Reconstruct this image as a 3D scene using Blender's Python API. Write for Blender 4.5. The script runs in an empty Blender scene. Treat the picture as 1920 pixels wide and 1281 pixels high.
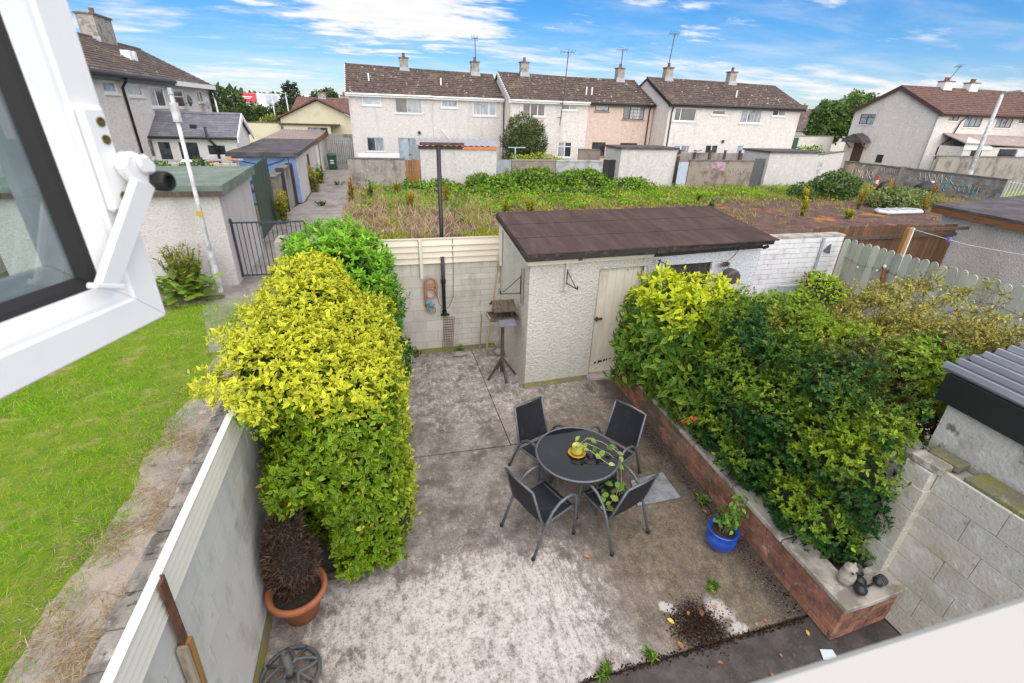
import bpy, bmesh, math, random
import numpy as np
from mathutils import Vector, Matrix, Euler
random.seed(7); RNG = np.random.default_rng(11)
S = bpy.context.scene; COL = S.collection
# ------------------------------------------------------------------ camera, sky, sun, exposure
EYE = Vector((0, 0, 4.3))
cam = bpy.data.cameras.new('camera'); camo = bpy.data.objects.new('camera', cam); COL.objects.link(camo)
cam.sensor_width = 36; cam.lens = 36 * 884.55 / 1920; cam.clip_start = .05; cam.clip_end = 2000
pt_, ro_, ya_ = .452946, .0317946, .2752
fw = Vector((math.sin(ya_)*math.cos(pt_), math.cos(ya_)*math.cos(pt_), -math.sin(pt_)))
rx = Vector((math.cos(ya_), -math.sin(ya_), 0)); up = rx.cross(fw)
rx, up = rx*math.cos(ro_) + up*math.sin(ro_), -rx*math.sin(ro_) + up*math.cos(ro_)
camo.matrix_world = Matrix(((rx.x, up.x, -fw.x, 0), (rx.y, up.y, -fw.y, 0), (rx.z, up.z, -fw.z, EYE.z), (0, 0, 0, 1)))
cam.dof.use_dof = True; cam.dof.focus_distance = 7.5; cam.dof.aperture_fstop = 5.0
S.camera = camo
S.render.engine = 'CYCLES'
S.view_settings.view_transform = 'Standard'; S.view_settings.look = 'None'
S.view_settings.gamma = 1; S.view_settings.use_curve_mapping = False
S.view_settings.exposure = 1.44
S.cycles.use_denoising = True
S.cycles.max_bounces = 6; S.cycles.transparent_max_bounces = 8

SUN_EL, SUN_AZ = math.radians(48), math.radians(182)     # azimuth clockwise from +Y
W = bpy.data.worlds.new('World'); S.world = W; W.use_nodes = True
def build_world():
    t = W.node_tree; t.nodes.clear(); N = t.nodes.new; L = t.links.new
    def math_(op, a, b=None, c=None, clamp=False):
        n = N('ShaderNodeMath'); n.operation = op; n.use_clamp = clamp
        for i, v in enumerate((a, b, c)):
            if v is None: continue
            if isinstance(v, (int, float)): n.inputs[i].default_value = v
            else: L(v, n.inputs[i])
        return n.outputs[0]
    def sm(v, a, b):
        n = N('ShaderNodeMapRange'); n.interpolation_type = 'SMOOTHSTEP'; L(v, n.inputs[0]); n.inputs[1].default_value = a; n.inputs[2].default_value = b; return n.outputs[0]
    tc = N('ShaderNodeTexCoord'); sep = N('ShaderNodeSeparateXYZ'); L(tc.outputs['Generated'], sep.inputs[0])
    sky = N('ShaderNodeTexSky'); sky.sky_type = 'NISHITA'; sky.sun_disc = False
    sky.sun_elevation = SUN_EL; sky.sun_rotation = SUN_AZ; sky.air_density = 1.0; sky.dust_density = 0.3; sky.ozone_density = 2.5
    # cloud layer: direction projected on a flat ceiling
    zz = math_('MAXIMUM', sep.outputs[2], 0.0); dn = math_('ADD', zz, 0.10)
    cx = math_('DIVIDE', sep.outputs[0], dn); cy = math_('DIVIDE', sep.outputs[1], dn)
    cmb = N('ShaderNodeCombineXYZ'); L(cx, cmb.inputs[0]); L(math_('MULTIPLY', cy, 1.0), cmb.inputs[1])
    mp = N('ShaderNodeMapping'); mp.inputs['Location'].default_value = (3.10, 2.45, 0); mp.inputs['Rotation'].default_value = (0, 0, .12)
    mp.inputs['Scale'].default_value = (.55, 1.0, 1); L(cmb.outputs[0], mp.inputs[0])
    def noise(sc, det, rough, dist=0.):
        n = N('ShaderNodeTexNoise'); n.inputs['Scale'].default_value = sc; n.inputs['Detail'].default_value = det
        n.inputs['Roughness'].default_value = rough; n.inputs['Distortion'].default_value = dist; L(mp.outputs[0], n.inputs['Vector']); return n.outputs[0]
    big = noise(.62, 9, .56, .25); fine = noise(2.4, 10, .62, .3); puff = noise(5.5, 6, .6, .2)
    d = math_('ADD', math_('MULTIPLY', big, .62), math_('ADD', math_('MULTIPLY', fine, .30), math_('MULTIPLY', puff, .14)))
    cov = sm(d, .515, .66)
    # a large cumulus bank over the roofs, direction fixed in the world
    geo = N('ShaderNodeVectorMath'); geo.operation = 'DISTANCE'
    mp2 = N('ShaderNodeMapping'); mp2.inputs['Scale'].default_value = (1, 1, 3.6); L(tc.outputs['Generated'], mp2.inputs[0])
    bank = Vector((.05, .985, .150)).normalized(); L(mp2.outputs[0], geo.inputs[0]); geo.inputs[1].default_value = (bank.x, bank.y, bank.z*3.6)
    lump = math_('ADD', math_('MULTIPLY', math_('SUBTRACT', fine, .5), -.55), math_('MULTIPLY', math_('SUBTRACT', puff, .5), -.30)); bk = sm(math_('ADD', geo.outputs['Value'], lump), .235, .12)
    g2 = N('ShaderNodeVectorMath'); g2.operation = 'DISTANCE'; L(tc.outputs['Generated'], g2.inputs[0]); g2.inputs[1].default_value = (.36, .70, .62)  # second cloud bank, out of view, added for the table top's reflection
    bk2 = sm(math_('ADD', g2.outputs['Value'], math_('MULTIPLY', lump, 2.2)), .50, .25); cov = math_('MAXIMUM', cov, math_('MAXIMUM', bk, math_('MULTIPLY', bk2, .9)))
    veil = math_('MULTIPLY', sm(noise(1.5, 8, .6, .4), .42, .80), .38)
    cov = math_('MAXIMUM', cov, veil)
    hsv = N('ShaderNodeHueSaturation'); hsv.inputs['Saturation'].default_value = 1.45; hsv.inputs['Value'].default_value = 1.; tint = N('ShaderNodeMixRGB'); tint.blend_type = 'MULTIPLY'; tint.inputs[0].default_value = 1; tmx = N('ShaderNodeMixRGB'); L(sm(sep.outputs[2], .0, .22), tmx.inputs[0]); tmx.inputs[1].default_value = (.74, .80, 1, 1); tmx.inputs[2].default_value = (.88, .90, 1, 1); L(tmx.outputs[0], tint.inputs[2]); L(sky.outputs[0], tint.inputs[1]); L(tint.outputs[0], hsv.inputs['Color'])
    white = N('ShaderNodeMixRGB'); white.inputs[1].default_value = (6.4, 6.5, 6.65, 1); white.inputs[2].default_value = (8.2, 8.1, 8.0, 1); L(puff, white.inputs[0])
    mx = N('ShaderNodeMixRGB'); L(cov, mx.inputs[0]); L(hsv.outputs[0], mx.inputs[1]); L(white.outputs[0], mx.inputs[2])
    bg = N('ShaderNodeBackground'); bg.inputs[1].default_value = .05; L(mx.outputs[0], bg.inputs[0])
    o = N('ShaderNodeOutputWorld'); L(bg.outputs[0], o.inputs[0])
build_world()
sun = bpy.data.lights.new('sun', 'SUN'); sun.energy = 2.3; sun.angle = math.radians(118); sun.color = (1, .915, .79)
suno = bpy.data.objects.new('sun', sun); COL.objects.link(suno)
sd = Vector((math.sin(SUN_AZ)*math.cos(SUN_EL), math.cos(SUN_AZ)*math.cos(SUN_EL), math.sin(SUN_EL)))
suno.rotation_euler = sd.to_track_quat('Z', 'Y').to_euler()

# ------------------------------------------------------------------ materials
class G:
    def __init__(s, name):
        s.m = bpy.data.materials.new(name); s.m.use_nodes = True; s.t = s.m.node_tree
        s.b = s.t.nodes['Principled BSDF']; s._pos = None
    def N(s, ty): return s.t.nodes.new(ty)
    def L(s, a, b): s.t.links.new(a, b)
    def pos(s):
        if s._pos is None: s._pos = s.N('ShaderNodeNewGeometry').outputs['Position']
        return s._pos
    def mapv(s, stretch):
        if stretch is None: return s.pos()
        m = s.N('ShaderNodeMapping'); m.inputs['Scale'].default_value = stretch; s.L(s.pos(), m.inputs[0]); return m.outputs[0]
    def noise(s, sc, det=4, rough=.6, stretch=None, dist=0.):
        n = s.N('ShaderNodeTexNoise'); n.inputs['Scale'].default_value = sc; n.inputs['Detail'].default_value = det
        n.inputs['Roughness'].default_value = rough; n.inputs['Distortion'].default_value = dist; s.L(s.mapv(stretch), n.inputs['Vector']); return n.outputs[0]
    def voro(s, sc, feat='F1', stretch=None):
        n = s.N('ShaderNodeTexVoronoi'); n.feature = feat; n.inputs['Scale'].default_value = sc; s.L(s.mapv(stretch), n.inputs['Vector']); return n
    def sm(s, v, a, b, lo=0., hi=1.):
        n = s.N('ShaderNodeMapRange'); n.interpolation_type = 'SMOOTHSTEP'; s.L(v, n.inputs[0])
        n.inputs[1].default_value = a; n.inputs[2].default_value = b; n.inputs[3].default_value = lo; n.inputs[4].default_value = hi; return n.outputs[0]
    def ma(s, op, a, b=None):
        n = s.N('ShaderNodeMath'); n.operation = op
        for i, v in enumerate((a, b)):
            if v is None: continue
            if isinstance(v, (int, float)): n.inputs[i].default_value = v
            else: s.L(v, n.inputs[i])
        return n.outputs[0]
    def xyz(s):
        n = s.N('ShaderNodeSeparateXYZ'); s.L(s.pos(), n.inputs[0]); return n.outputs
    def mix(s, f, a, b, mode='MIX'):
        n = s.N('ShaderNodeMixRGB'); n.blend_type = mode
        for i, v in enumerate((f, a, b)):
            if isinstance(v, (int, float)): n.inputs[i].default_value = v
            elif isinstance(v, tuple): n.inputs[i].default_value = v if len(v) == 4 else (*v, 1)
            else: s.L(v, n.inputs[i])
        return n.outputs[0]
    def col(s, c):
        if isinstance(c, tuple): s.b.inputs['Base Color'].default_value = (*c, 1)
        else: s.L(c, s.b.inputs['Base Color'])
    def bump(s, h, strength=.5, dist=.01):
        n = s.N('ShaderNodeBump'); n.inputs['Strength'].default_value = strength; n.inputs['Distance'].default_value = dist
        s.L(h, n.inputs['Height']); s.L(n.outputs[0], s.b.inputs['Normal'])
def surf(name, base, layers=(), rough=.8, bump=None, rnd=0., metal=0., spec=None, coat=0.):
    """base colour, then layers (colour, scale, lo, hi, stretch, opacity) mixed over it by noise"""
    g = G(name); c = base
    for l in layers:
        col, sc, lo, hi = l[:4]; st = l[4] if len(l) > 4 else None; op = l[5] if len(l) > 5 else 1.
        f = g.sm(g.noise(sc, 6, .65, st), lo, hi, 0, op); c = g.mix(f, c, col)
    if rnd:
        oi = g.N('ShaderNodeObjectInfo'); f = g.sm(oi.outputs['Random'], 0, 1, 1-rnd, 1+rnd*.6)
        cb = g.N('ShaderNodeCombineXYZ')
        for i in range(3): g.L(f, cb.inputs[i])
        c = g.mix(1., c, cb.outputs[0], 'MULTIPLY')
    g.col(c); g.b.inputs['Roughness'].default_value = rough; g.b.inputs['Metallic'].default_value = metal
    if spec is not None: g.b.inputs['Specular IOR Level'].default_value = spec
    if coat: g.b.inputs['Coat Weight'].default_value = coat
    if bump:
        kind, sc, st, di = bump[:4]; str_ = bump[4] if len(bump) > 4 else None
        h = g.noise(sc, 5, .6, str_) if kind == 'n' else g.voro(sc, 'F1', str_).outputs['Distance']
        g.bump(h, st, di)
    return g.m
def leafmat(name, rough=.45, trans=.25):
    g = G(name); a = g.N('ShaderNodeAttribute'); a.attribute_name = 'Col'
    oi = g.N('ShaderNodeObjectInfo'); f = g.sm(oi.outputs['Random'], 0, 1, .82, 1.12)
    cb = g.N('ShaderNodeCombineXYZ')
    for i in range(3): g.L(f, cb.inputs[i])
    c = g.mix(1., a.outputs['Color'], cb.outputs[0], 'MULTIPLY')
    g.col(c); g.b.inputs['Roughness'].default_value = rough; g.b.inputs['Specular IOR Level'].default_value = .22
    tr = g.N('ShaderNodeBsdfTranslucent'); g.L(c, tr.inputs['Color'])
    mx = g.N('ShaderNodeMixShader'); mx.inputs[0].default_value = trans
    g.L(g.b.outputs[0], mx.inputs[1]); g.L(tr.outputs[0], mx.inputs[2])
    g.L(mx.outputs[0], g.t.nodes['Material Output'].inputs['Surface']); return g.m
M = {}
M['leaf'] = leafmat('leaf'); M['grass'] = leafmat('grass_blade', .7, .42)
M['twig'] = surf('twig', (.09, .06, .04), [((.16, .12, .085), 30, .4, .6)], .9)
M['dark_green_brown'] = surf('dark_green_brown', (.020, .034, .008), [((.06, .085, .018), 26, .45, .6), ((.03, .022, .012), 9, .52, .66)], 1., ('n', 40, 1., .05))  # colour of the dark filler inside the shrubs, also of the weed tufts
M['pebble'] = surf('pebbledash_cream', (.66, .64, .57), [((.48, .46, .41), 30, .52, .64), ((.76, .74, .67), 34, .55, .68), ((.42, .41, .36), .9, .45, .75, (1, 1, .35), .5)], .85, ('n', 26, 1., .05))
M['pebble_white'] = surf('pebbledash_white', (.70, .71, .73), [((.40, .40, .41), 32, .54, .66), ((.26, .26, .27), 16, .60, .70, None, .6)], .85, ('n', 28, .9, .04))
M['pebble_grey'] = surf('pebbledash_grey', (.57, .54, .52), [((.44, .41, .385), 26, .50, .64), ((.68, .65, .62), 30, .55, .68), ((.36, .33, .30), .8, .45, .7, (1, 1, .4), .5)], .9, ('n', 24, .8, .04))
def house_wall(name, c, dark):
    return surf(name, c, [(tuple(x*.72 for x in c), 9, .46, .70), (dark, 1.1, .50, .78, (1.6, 1.6, .28), .55), (tuple(min(1, x*1.12) for x in c), 3, .5, .7)], .9, ('n', 30, .5, .03))
M['house_grey'] = house_wall('roughcast_grey', (.63, .595, .565), (.34, .325, .30))
M['house_cream'] = house_wall('roughcast_cream', (.68, .635, .59), (.42, .385, .35))
M['house_peach'] = house_wall('roughcast_peach', (.62, .475, .39), (.45, .35, .29))
M['house_yellow'] = surf('painted_yellow', (.66, .60, .42), [((.5, .44, .3), 1.2, .5, .8)], .9)
M['shed_render'] = house_wall('roughcast_shed', (.58, .56, .53), (.36, .335, .30))
M['tile'] = surf('roof_tile', (.070, .052, .047), [((.145, .096, .080), 5, .42, .62, (1, .6, 1)), ((.060, .042, .034), 2.2, .46, .66), ((.20, .17, .085), .75, .54, .74, (1, 1, 1), .75), ((.50, .45, .39), 3.4, .60, .68, (1, .7, 1)), ((.46, .42, .36), 8, .61, .69)], .95, ('n', 14, .7, .05, (1, .4, .4)))
M['tile_red'] = surf('roof_tile_red', (.115, .062, .050), [((.19, .11, .09), 5, .45, .62), ((.06, .035, .03), 2, .5, .7), ((.30, .24, .19), 3.5, .63, .74)], .95, ('n', 14, .6, .05))
M['slate'] = surf('slate', (.115, .115, .135), [((.18, .18, .205), 3, .4, .7)], .6, rnd=.1)
M['pvc'] = surf('white_pvc', (.80, .80, .79), [((.66, .66, .63), 2.5, .55, .8, None, .5)], .35)
M['pvc_clean'] = surf('white_pvc_clean', (.80, .80, .81), [((.74, .74, .74), 9, .5, .8, None, .4)], .28, coat=.2)
M['own_sill'] = surf('blurred_white_sill', (.47, .455, .43), [((.42, .405, .38), 5, .5, .75)], .8)
M['sillstone'] = surf('painted_sill', (.74, .73, .68), [((.62, .6, .54), 6, .5, .75), ((.45, .43, .36), 22, .66, .76)], .7, ('n', 60, .25, .004))
M['black'] = surf('black_plastic', (.018, .018, .02), (), .4)
M['rubber'] = surf('black_rubber', (.012, .012, .013), (), .65)
M['brown_paint'] = surf('brown_paint', (.07, .03, .025), [((.11, .05, .04), 8, .4, .7)], .6)
M['darkwood'] = surf('dark_wood', (.035, .028, .026), [((.07, .055, .05), 6, .4, .7, (4, 4, .4))], .8)
M['win_dark'] = surf('pane_dark', (.022, .027, .033), [((.07, .08, .09), 1.6, .45, .6)], .07, spec=.8)
M['win_pale'] = surf('pane_net_curtain', (.25, .28, .31), [((.46, .48, .50), 7, .46, .62, (3, 3, .15)), ((.10, .12, .14), 2, .52, .66)], .10, spec=.7)
M['win_blue'] = surf('pane_blue', (.28, .36, .44), [((.45, .52, .58), 2, .4, .7)], .1, spec=.7)
M['blue_door'] = surf('pale_blue_paint', (.36, .44, .52), [((.46, .52, .58), 3, .4, .7)], .55)
M['gutter_grey'] = surf('grey_lead', (.28, .29, .31), [((.4, .41, .42), 6, .4, .7)], .6)
M['chimney'] = surf('chimney_render', (.36, .33, .29), [((.20, .18, .155), 4, .44, .66), ((.50, .47, .43), 7, .55, .7), ((.13, .10, .08), 1.6, .55, .75)], .95, ('n', 25, .5, .03))
M['terracotta_pot'] = surf('chimney_pot_clay', (.26, .11, .07), [((.12, .06, .045), 6, .45, .7)], .9)
M['rustwire'] = surf('aerial_metal', (.10, .085, .08), (), .6, metal=.4)
M['galv'] = surf('galvanised_steel', (.40, .42, .44), [((.52, .54, .55), 4, .4, .65, (3, 3, .5))], .5, metal=.35)
M['lampwhite'] = surf('lamp_post_paint', (.42, .43, .44), [((.66, .66, .65), 5, .4, .65), ((.30, .25, .2), 9, .64, .74)], .6)
M['wallgrey'] = surf('blockwork_grey', (.33, .295, .26), [((.15, .13, .11), 1.6, .45, .7, (1, 1, .5)), ((.38, .355, .325), 5, .52, .7), ((.11, .095, .075), .9, .55, .78, (1, 1, .3))], .95, ('n', 22, .6, .03), rnd=.12)
M['wallgrey2'] = surf('blockwork_painted_grey', (.46, .46, .46), [((.24, .24, .24), 2, .45, .7), ((.42, .42, .42), 6, .55, .7)], .95, ('n', 22, .5, .03), rnd=.08)
M['wallbrown'] = surf('blockwork_brown', (.29, .245, .20), [((.13, .105, .085), 1.8, .45, .7), ((.32, .29, .25), 5, .55, .7)], .95, ('n', 22, .6, .03), rnd=.12)
M['capstone'] = surf('capstone', (.17, .155, .135), [((.09, .08, .07), 3, .45, .65), ((.28, .27, .25), 7, .55, .7)], .95, ('n', 20, .5, .03))
M['block_left'] = surf('painted_block_left', (.56, .555, .53), [((.33, .335, .315), 2.2, .46, .72, (1, 1, .5)), ((.25, .25, .22), 9, .62, .74, (1, .6, 1), .8), ((.56, .57, .55), 5, .5, .7)], .85, ('n', 40, .35, .006), rnd=.05)
M['block_right'] = surf('painted_block_right', (.50, .48, .415), [((.40, .38, .31), 1.6, .45, .7), ((.36, .30, .14), 2.2, .56, .74, (1, 1, .6), .7), ((.62, .61, .56), 6, .5, .7), ((.2, .18, .14), 24, .63, .72), ((.27, .25, .20), 5, .60, .74)], .85, ('n', 30, .8, .012), rnd=.07)
M['block_lean'] = surf('weathered_render', (.50,.48,.44), [((.30,.28,.25), 1.8, .48, .70), ((.58,.56,.52), 5, .5, .7), ((.17,.15,.12), 3.5, .61, .70)], .95, ('n', 22, .7, .02))
M['block_back'] = surf('painted_block_back', (.62, .59, .52), [((.38, .36, .30), 1.5, .45, .72, (1, 1, .4)), ((.60, .58, .52), 4, .5, .7), ((.24, .22, .16), 7, .64, .76, (1, 1, .4), .8)], .85, ('n', 45, .4, .006), rnd=.06)
M['brick_white'] = surf('painted_brick_white', (.66, .66, .67), [((.5, .5, .5), 4, .5, .7), ((.22, .22, .22), 9, .64, .70)], .85, ('n', 45, .4, .006), rnd=.04)
M['mortar'] = surf('mortar_dark', (.20, .19, .16), [((.12, .11, .09), 6, .45, .65)], .95)  # dark mortar for the joints
M['mortar_pale'] = surf('mortar_pale', (.36, .35, .31), [((.25, .24, .21), 6, .45, .65)], .95)
M['mortar_cream'] = surf('painted_joint', (.40, .375, .32), [((.36, .34, .29), 6, .45, .65)], .9)
M['mortar_white'] = surf('mortar_white', (.42, .42, .42), [((.25, .25, .25), 6, .45, .65)], .95)
M['coping_old'] = surf('old_wall_top', (.30, .275, .24), [((.13, .115, .10), 5, .42, .60, (1, .5, 1)), ((.42, .39, .34), 9, .55, .68), ((.055, .05, .045), 11, .56, .66), ((.16, .15, .06), 4, .60, .74)], .95, ('n', 60, .8, .012), rnd=.15)
M['mossledge'] = surf('mossy_ledge', (.16, .15, .10), [((.20, .19, .05), 5, .42, .6), ((.36, .34, .28), 7, .58, .7), ((.07, .065, .04), 9, .6, .7)], .95, ('n', 40, .7, .02))
M['brick'] = surf('red_brick', (.31, .135, .085), [((.15, .072, .055), 6, .42, .66), ((.38, .20, .13), 8, .56, .72), ((.14, .115, .085), 1.8, .44, .68), ((.42, .36, .30), 9, .60, .72)], .9, ('n', 60, .5, .006), rnd=.28)
M['coping'] = surf('concrete_coping', (.42, .39, .34), [((.22, .195, .16), 3.5, .44, .64), ((.56, .54, .50), 6, .55, .7), ((.10, .095, .07), 5, .62, .74), ((.20, .20, .10), 1.8, .58, .76)], .95, ('n', 50, .5, .008))
M['cladding'] = surf('cream_cladding', (.66, .60, .47), [((.58, .52, .40), 3, .45, .7, (.3, 1, 1)), ((.4, .33, .24), 12, .67, .78, (1, 1, .3))], .45)
M['cladding_white'] = surf('ivory_cladding', (.74, .72, .64), [((.62, .60, .52), 4, .5, .75, (1, .3, 1)), ((.36, .33, .26), 16, .68, .76)], .4)
M['felt'] = surf('brown_roof_felt', (.074, .049, .043), [((.105, .073, .065), 2.6, .40, .70, (2.6, .5, 1)), ((.054, .038, .034), 1.1, .46, .74), ((.16, .12, .105), 14, .56, .78, (4, .30, 1), .4), ((.040, .028, .025), 9, .52, .74, (6, .16, 1), .5), ((.26, .235, .225), 2.2, .70, .76)], .9, ('n', 60, .5, .01), spec=.12)
M['felt_edge'] = surf('felt_edge', (.028, .024, .021), [((.075, .06, .05), 7, .5, .68), ((.012, .011, .01), 5, .55, .7)], .9, ('n', 40, .6, .02))
M['felt_black'] = surf('black_roof_felt', (.062, .055, .056), [((.11, .10, .10), 2, .42, .66), ((.16, .12, .11), 7, .6, .74)], .85)
M['felt_green'] = surf('green_roof_felt', (.13, .175, .14), [((.20, .24, .20), 2.5, .42, .65), ((.08, .10, .08), 5, .52, .7), ((.30, .32, .28), 9, .64, .74)], .9)
M['fascia_cream'] = surf('fascia_cream', (.66, .62, .52), [((.5, .45, .35), 7, .55, .72)], .6)
M['fascia_brown'] = surf('fascia_brown', (.20, .085, .03), [((.13, .05, .02), 4, .45, .7, (.5, 1, 3))], .7)
M['door'] = surf('cream_door_paint', (.78, .70, .58), [((.52, .46, .38), 3, .48, .72, (1, 1, .3)), ((.68, .63, .55), 5, .5, .7), ((.42, .33, .26), 22, .68, .76, (1, 1, .4))], .55, ('n', 30, .15, .004, (4, 4, .3)))
M['peel'] = surf('peeled_black', (.02, .018, .017), [((.08, .05, .035), 20, .5, .7)], .9)
M['rust'] = surf('rusty_iron', (.13, .052, .028), [((.06, .03, .022), 9, .45, .65), ((.22, .10, .05), 14, .55, .7)], .85, ('n', 60, .4, .004))
M['oldwood'] = surf('weathered_wood', (.090, .066, .050), [((.05, .036, .028), 7, .45, .66, (3, 3, .5)), ((.17, .135, .105), 10, .56, .7, (3, 3, .4))], .9, ('n', 30, .4, .006, (4, 4, .5)))
M['oldwood_pale'] = surf('pale_weathered_wood', (.34, .29, .22), [((.2, .165, .12), 7, .45, .66, (3, 3, .5))], .9)
M['freshwood'] = surf('orange_timber', (.36, .19, .06), [((.24, .12, .04), 5, .45, .7, (3, 3, .4))], .75)
M['picket'] = surf('grey_green_picket', (.42, .435, .355), [((.31, .33, .265), 2.2, .42, .66, (3, 3, .4)), ((.48, .46, .30), 1.8, .52, .74, (2, 2, .5)), ((.55, .565, .50), 7, .6, .72, (4, 4, .25))], .85, ('n', 30, .3, .004, (6, 6, .3)), rnd=.22)
M['brownboard'] = surf('brown_stained_board', (.135, .066, .032), [((.085, .04, .02), 5, .45, .66, (4, 4, .25)), ((.20, .11, .055), 8, .58, .7, (4, 4, .2))], .85, rnd=.25)
M['orangeboard'] = surf('orange_stained_board', (.30,.135,.045), [((.19,.08,.03), 5, .45, .66, (4,4,.25)), ((.40,.21,.08), 8, .56, .7, (4,4,.2))], .8, rnd=.2)
M['greenboard'] = surf('green_stained_board', (.055, .085, .062), [((.035, .055, .04), 5, .45, .66, (4, 4, .25)), ((.10, .13, .10), 7, .58, .7, (4, 4, .2))], .85, rnd=.2)
M['blackboard_'] = surf('black_stained_board', (.030, .029, .031), [((.055, .053, .055), 6, .5, .7, (4, 4, .25))], .85, rnd=.25)
M['greyboard'] = surf('grey_steel_sheet', (.25, .29, .33), [((.33, .37, .40), 3, .45, .7), ((.2, .17, .15), 6, .64, .75)], .6)
M['lightblue'] = surf('light_blue_sheet', (.42, .49, .57), [((.33, .38, .45), 3, .45, .7)], .6)
M['blue_wall'] = surf('blue_painted_wall', (.22, .32, .52), [((.15, .23, .40), 2, .45, .7), ((.36, .43, .56), 6, .58, .72)], .85)
M['railing'] = surf('dark_blue_railing', (.035, .042, .058), [((.07, .075, .09), 9, .5, .7)], .55)
M['chairframe'] = surf('grey_powder_coat', (.105, .115, .13), [((.14, .15, .165), 20, .4, .6)], .38, metal=.35)
M['sling'] = surf('black_sling_mesh', (.016, .017, .021), [((.032, .033, .038), 7, .5, .75)], .55, ('n', 400, .2, .001), spec=.35)
M['tableglass'] = surf('black_table_glass', (.009, .010, .013), [((.02, .021, .025), 4, .5, .8)], .035, spec=.55)
M['yellow_pot'] = surf('yellow_glaze', (.52, .46, .03), [((.38, .40, .05), 14, .45, .6)], .18, coat=.5)
M['amber_saucer'] = surf('amber_saucer', (.48, .29, .03), [((.36, .20, .02), 12, .45, .6)], .25, coat=.4)
M['blue_glaze'] = surf('blue_glaze', (.010, .055, .33), [((.02, .09, .45), 5, .45, .7)], .16, coat=.6)
M['clay'] = surf('terracotta', (.35, .125, .05), [((.29, .095, .04), 6, .45, .7), ((.45, .20, .10), 9, .6, .75)], .75)
M['soil'] = surf('soil', (.032, .023, .016), [((.07, .05, .035), 30, .5, .65)], 1., ('n', 50, .9, .03))
M['castiron'] = surf('grey_cast_iron', (.085, .088, .092), [((.125, .125, .125), 14, .45, .65), ((.07, .05, .04), 9, .6, .72)], .6, ('n', 120, .3, .003))
M['stone'] = surf('pale_stone', (.36, .33, .28), [((.22, .2, .17), 12, .45, .66)], .9, ('n', 30, .5, .01))
M['slabgrey'] = surf('grey_slab', (.26, .27, .29), [((.17, .175, .185), 5, .42, .64), ((.38, .39, .40), 12, .56, .7), ((.10, .09, .08), 4, .64, .76)], .9, ('n', 40, .6, .01))
M['orange_hose'] = surf('orange_plastic', (.44, .19, .10), [((.36, .16, .1), 9, .4, .7)], .6)
M['teal'] = surf('teal_plastic', (.12, .30, .36), (), .6)
M['binbag'] = surf('black_bin_bag', (.012, .012, .014), (), .25, ('n', 14, .9, .05))
M['bin_green'] = surf('green_bin', (.012, .075, .04), [((.02, .10, .055), 6, .45, .7)], .4)
M['white_paint'] = surf('white_paint', (.74, .74, .74), (), .5)
M['red_paint'] = surf('red_paint', (.58, .045, .04), (), .45)
M['red_sign'] = surf('red_sign', (.62, .035, .07), (), .5)
M['orange_sign'] = surf('orange_sign', (.70, .20, .06), (), .5)
M['ret_white'] = surf('white_cladding', (.68, .70, .74), [((.60, .63, .67), 1, .45, .7, (1, 1, .2))], .5)
M['tub'] = surf('grey_white_fibreglass', (.52, .55, .57), [((.38, .40, .42), 4, .5, .7)], .4)
M['corr'] = surf('white_corrugated', (.55, .57, .60), [((.30, .32, .34), 2, .45, .66, (.3, 3, 1)), ((.68, .70, .72), 5, .56, .7, (.3, 3, 1))], .35)
M['roof_rib'] = surf('rib_sky_sheen', (.20,.21,.235), [((.30,.31,.34), 3, .45, .7, (3,.3,1))], .3)  # sky reflection on the ribs put into a paler colour than the sheet
M['roof_dark'] = surf('anthracite_sheet', (.055,.058,.068), [((.10,.105,.12), 3, .45, .7, (3,.3,1))], .4)
M['corr_brown'] = surf('weathered_corrugated', (.30, .24, .22), [((.42, .37, .34), 2, .45, .7), ((.2, .13, .10), 4, .55, .7)], .8)
M['pipe'] = surf('black_pipe', (.016, .014, .014), [((.06, .03, .02), 8, .6, .75)], .45)
M['tan'] = surf('bamboo', (.40, .33, .19), [((.27, .2, .11), 9, .45, .65)], .7)
M['brass'] = surf('brass_screw', (.30, .20, .06), [((.12, .08, .03), 300, .45, .6)], .35, metal=.8)
M['paper'] = surf('pale_blue_paper', (.60, .68, .74), (), .7)
M['dryleaf'] = surf('dry_leaf', (.30, .12, .05), [((.42, .2, .07), 40, .4, .6)], .8, rnd=.35)
M['yellowleaf'] = surf('yellow_leaf', (.55, .38, .05), (), .8, rnd=.2)
M['purple'] = surf('purple_plastic', (.16, .13, .45), (), .5)
M['orange_net'] = surf('orange_net', (.75, .20, .04), (), .6)

def glass_mat():
    g = G('window_glass'); g.b.inputs['Base Color'].default_value = (.9, .96, .97, 1); g.b.inputs['Roughness'].default_value = .01
    g.b.inputs['IOR'].default_value = 1.5
    tr = g.N('ShaderNodeBsdfTransparent'); tr.inputs[0].default_value = (.80, .88, .88, 1)
    gl = g.N('ShaderNodeBsdfGlossy'); gl.inputs['Roughness'].default_value = .01
    fr = g.N('ShaderNodeFresnel'); fr.inputs[0].default_value = 1.42
    mx = g.N('ShaderNodeMixShader'); g.L(fr.outputs[0], mx.inputs[0]); g.L(tr.outputs[0], mx.inputs[1]); g.L(gl.outputs[0], mx.inputs[2])
    g.L(mx.outputs[0], g.t.nodes['Material Output'].inputs['Surface']); return g.m
M['glass'] = glass_mat()

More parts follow.
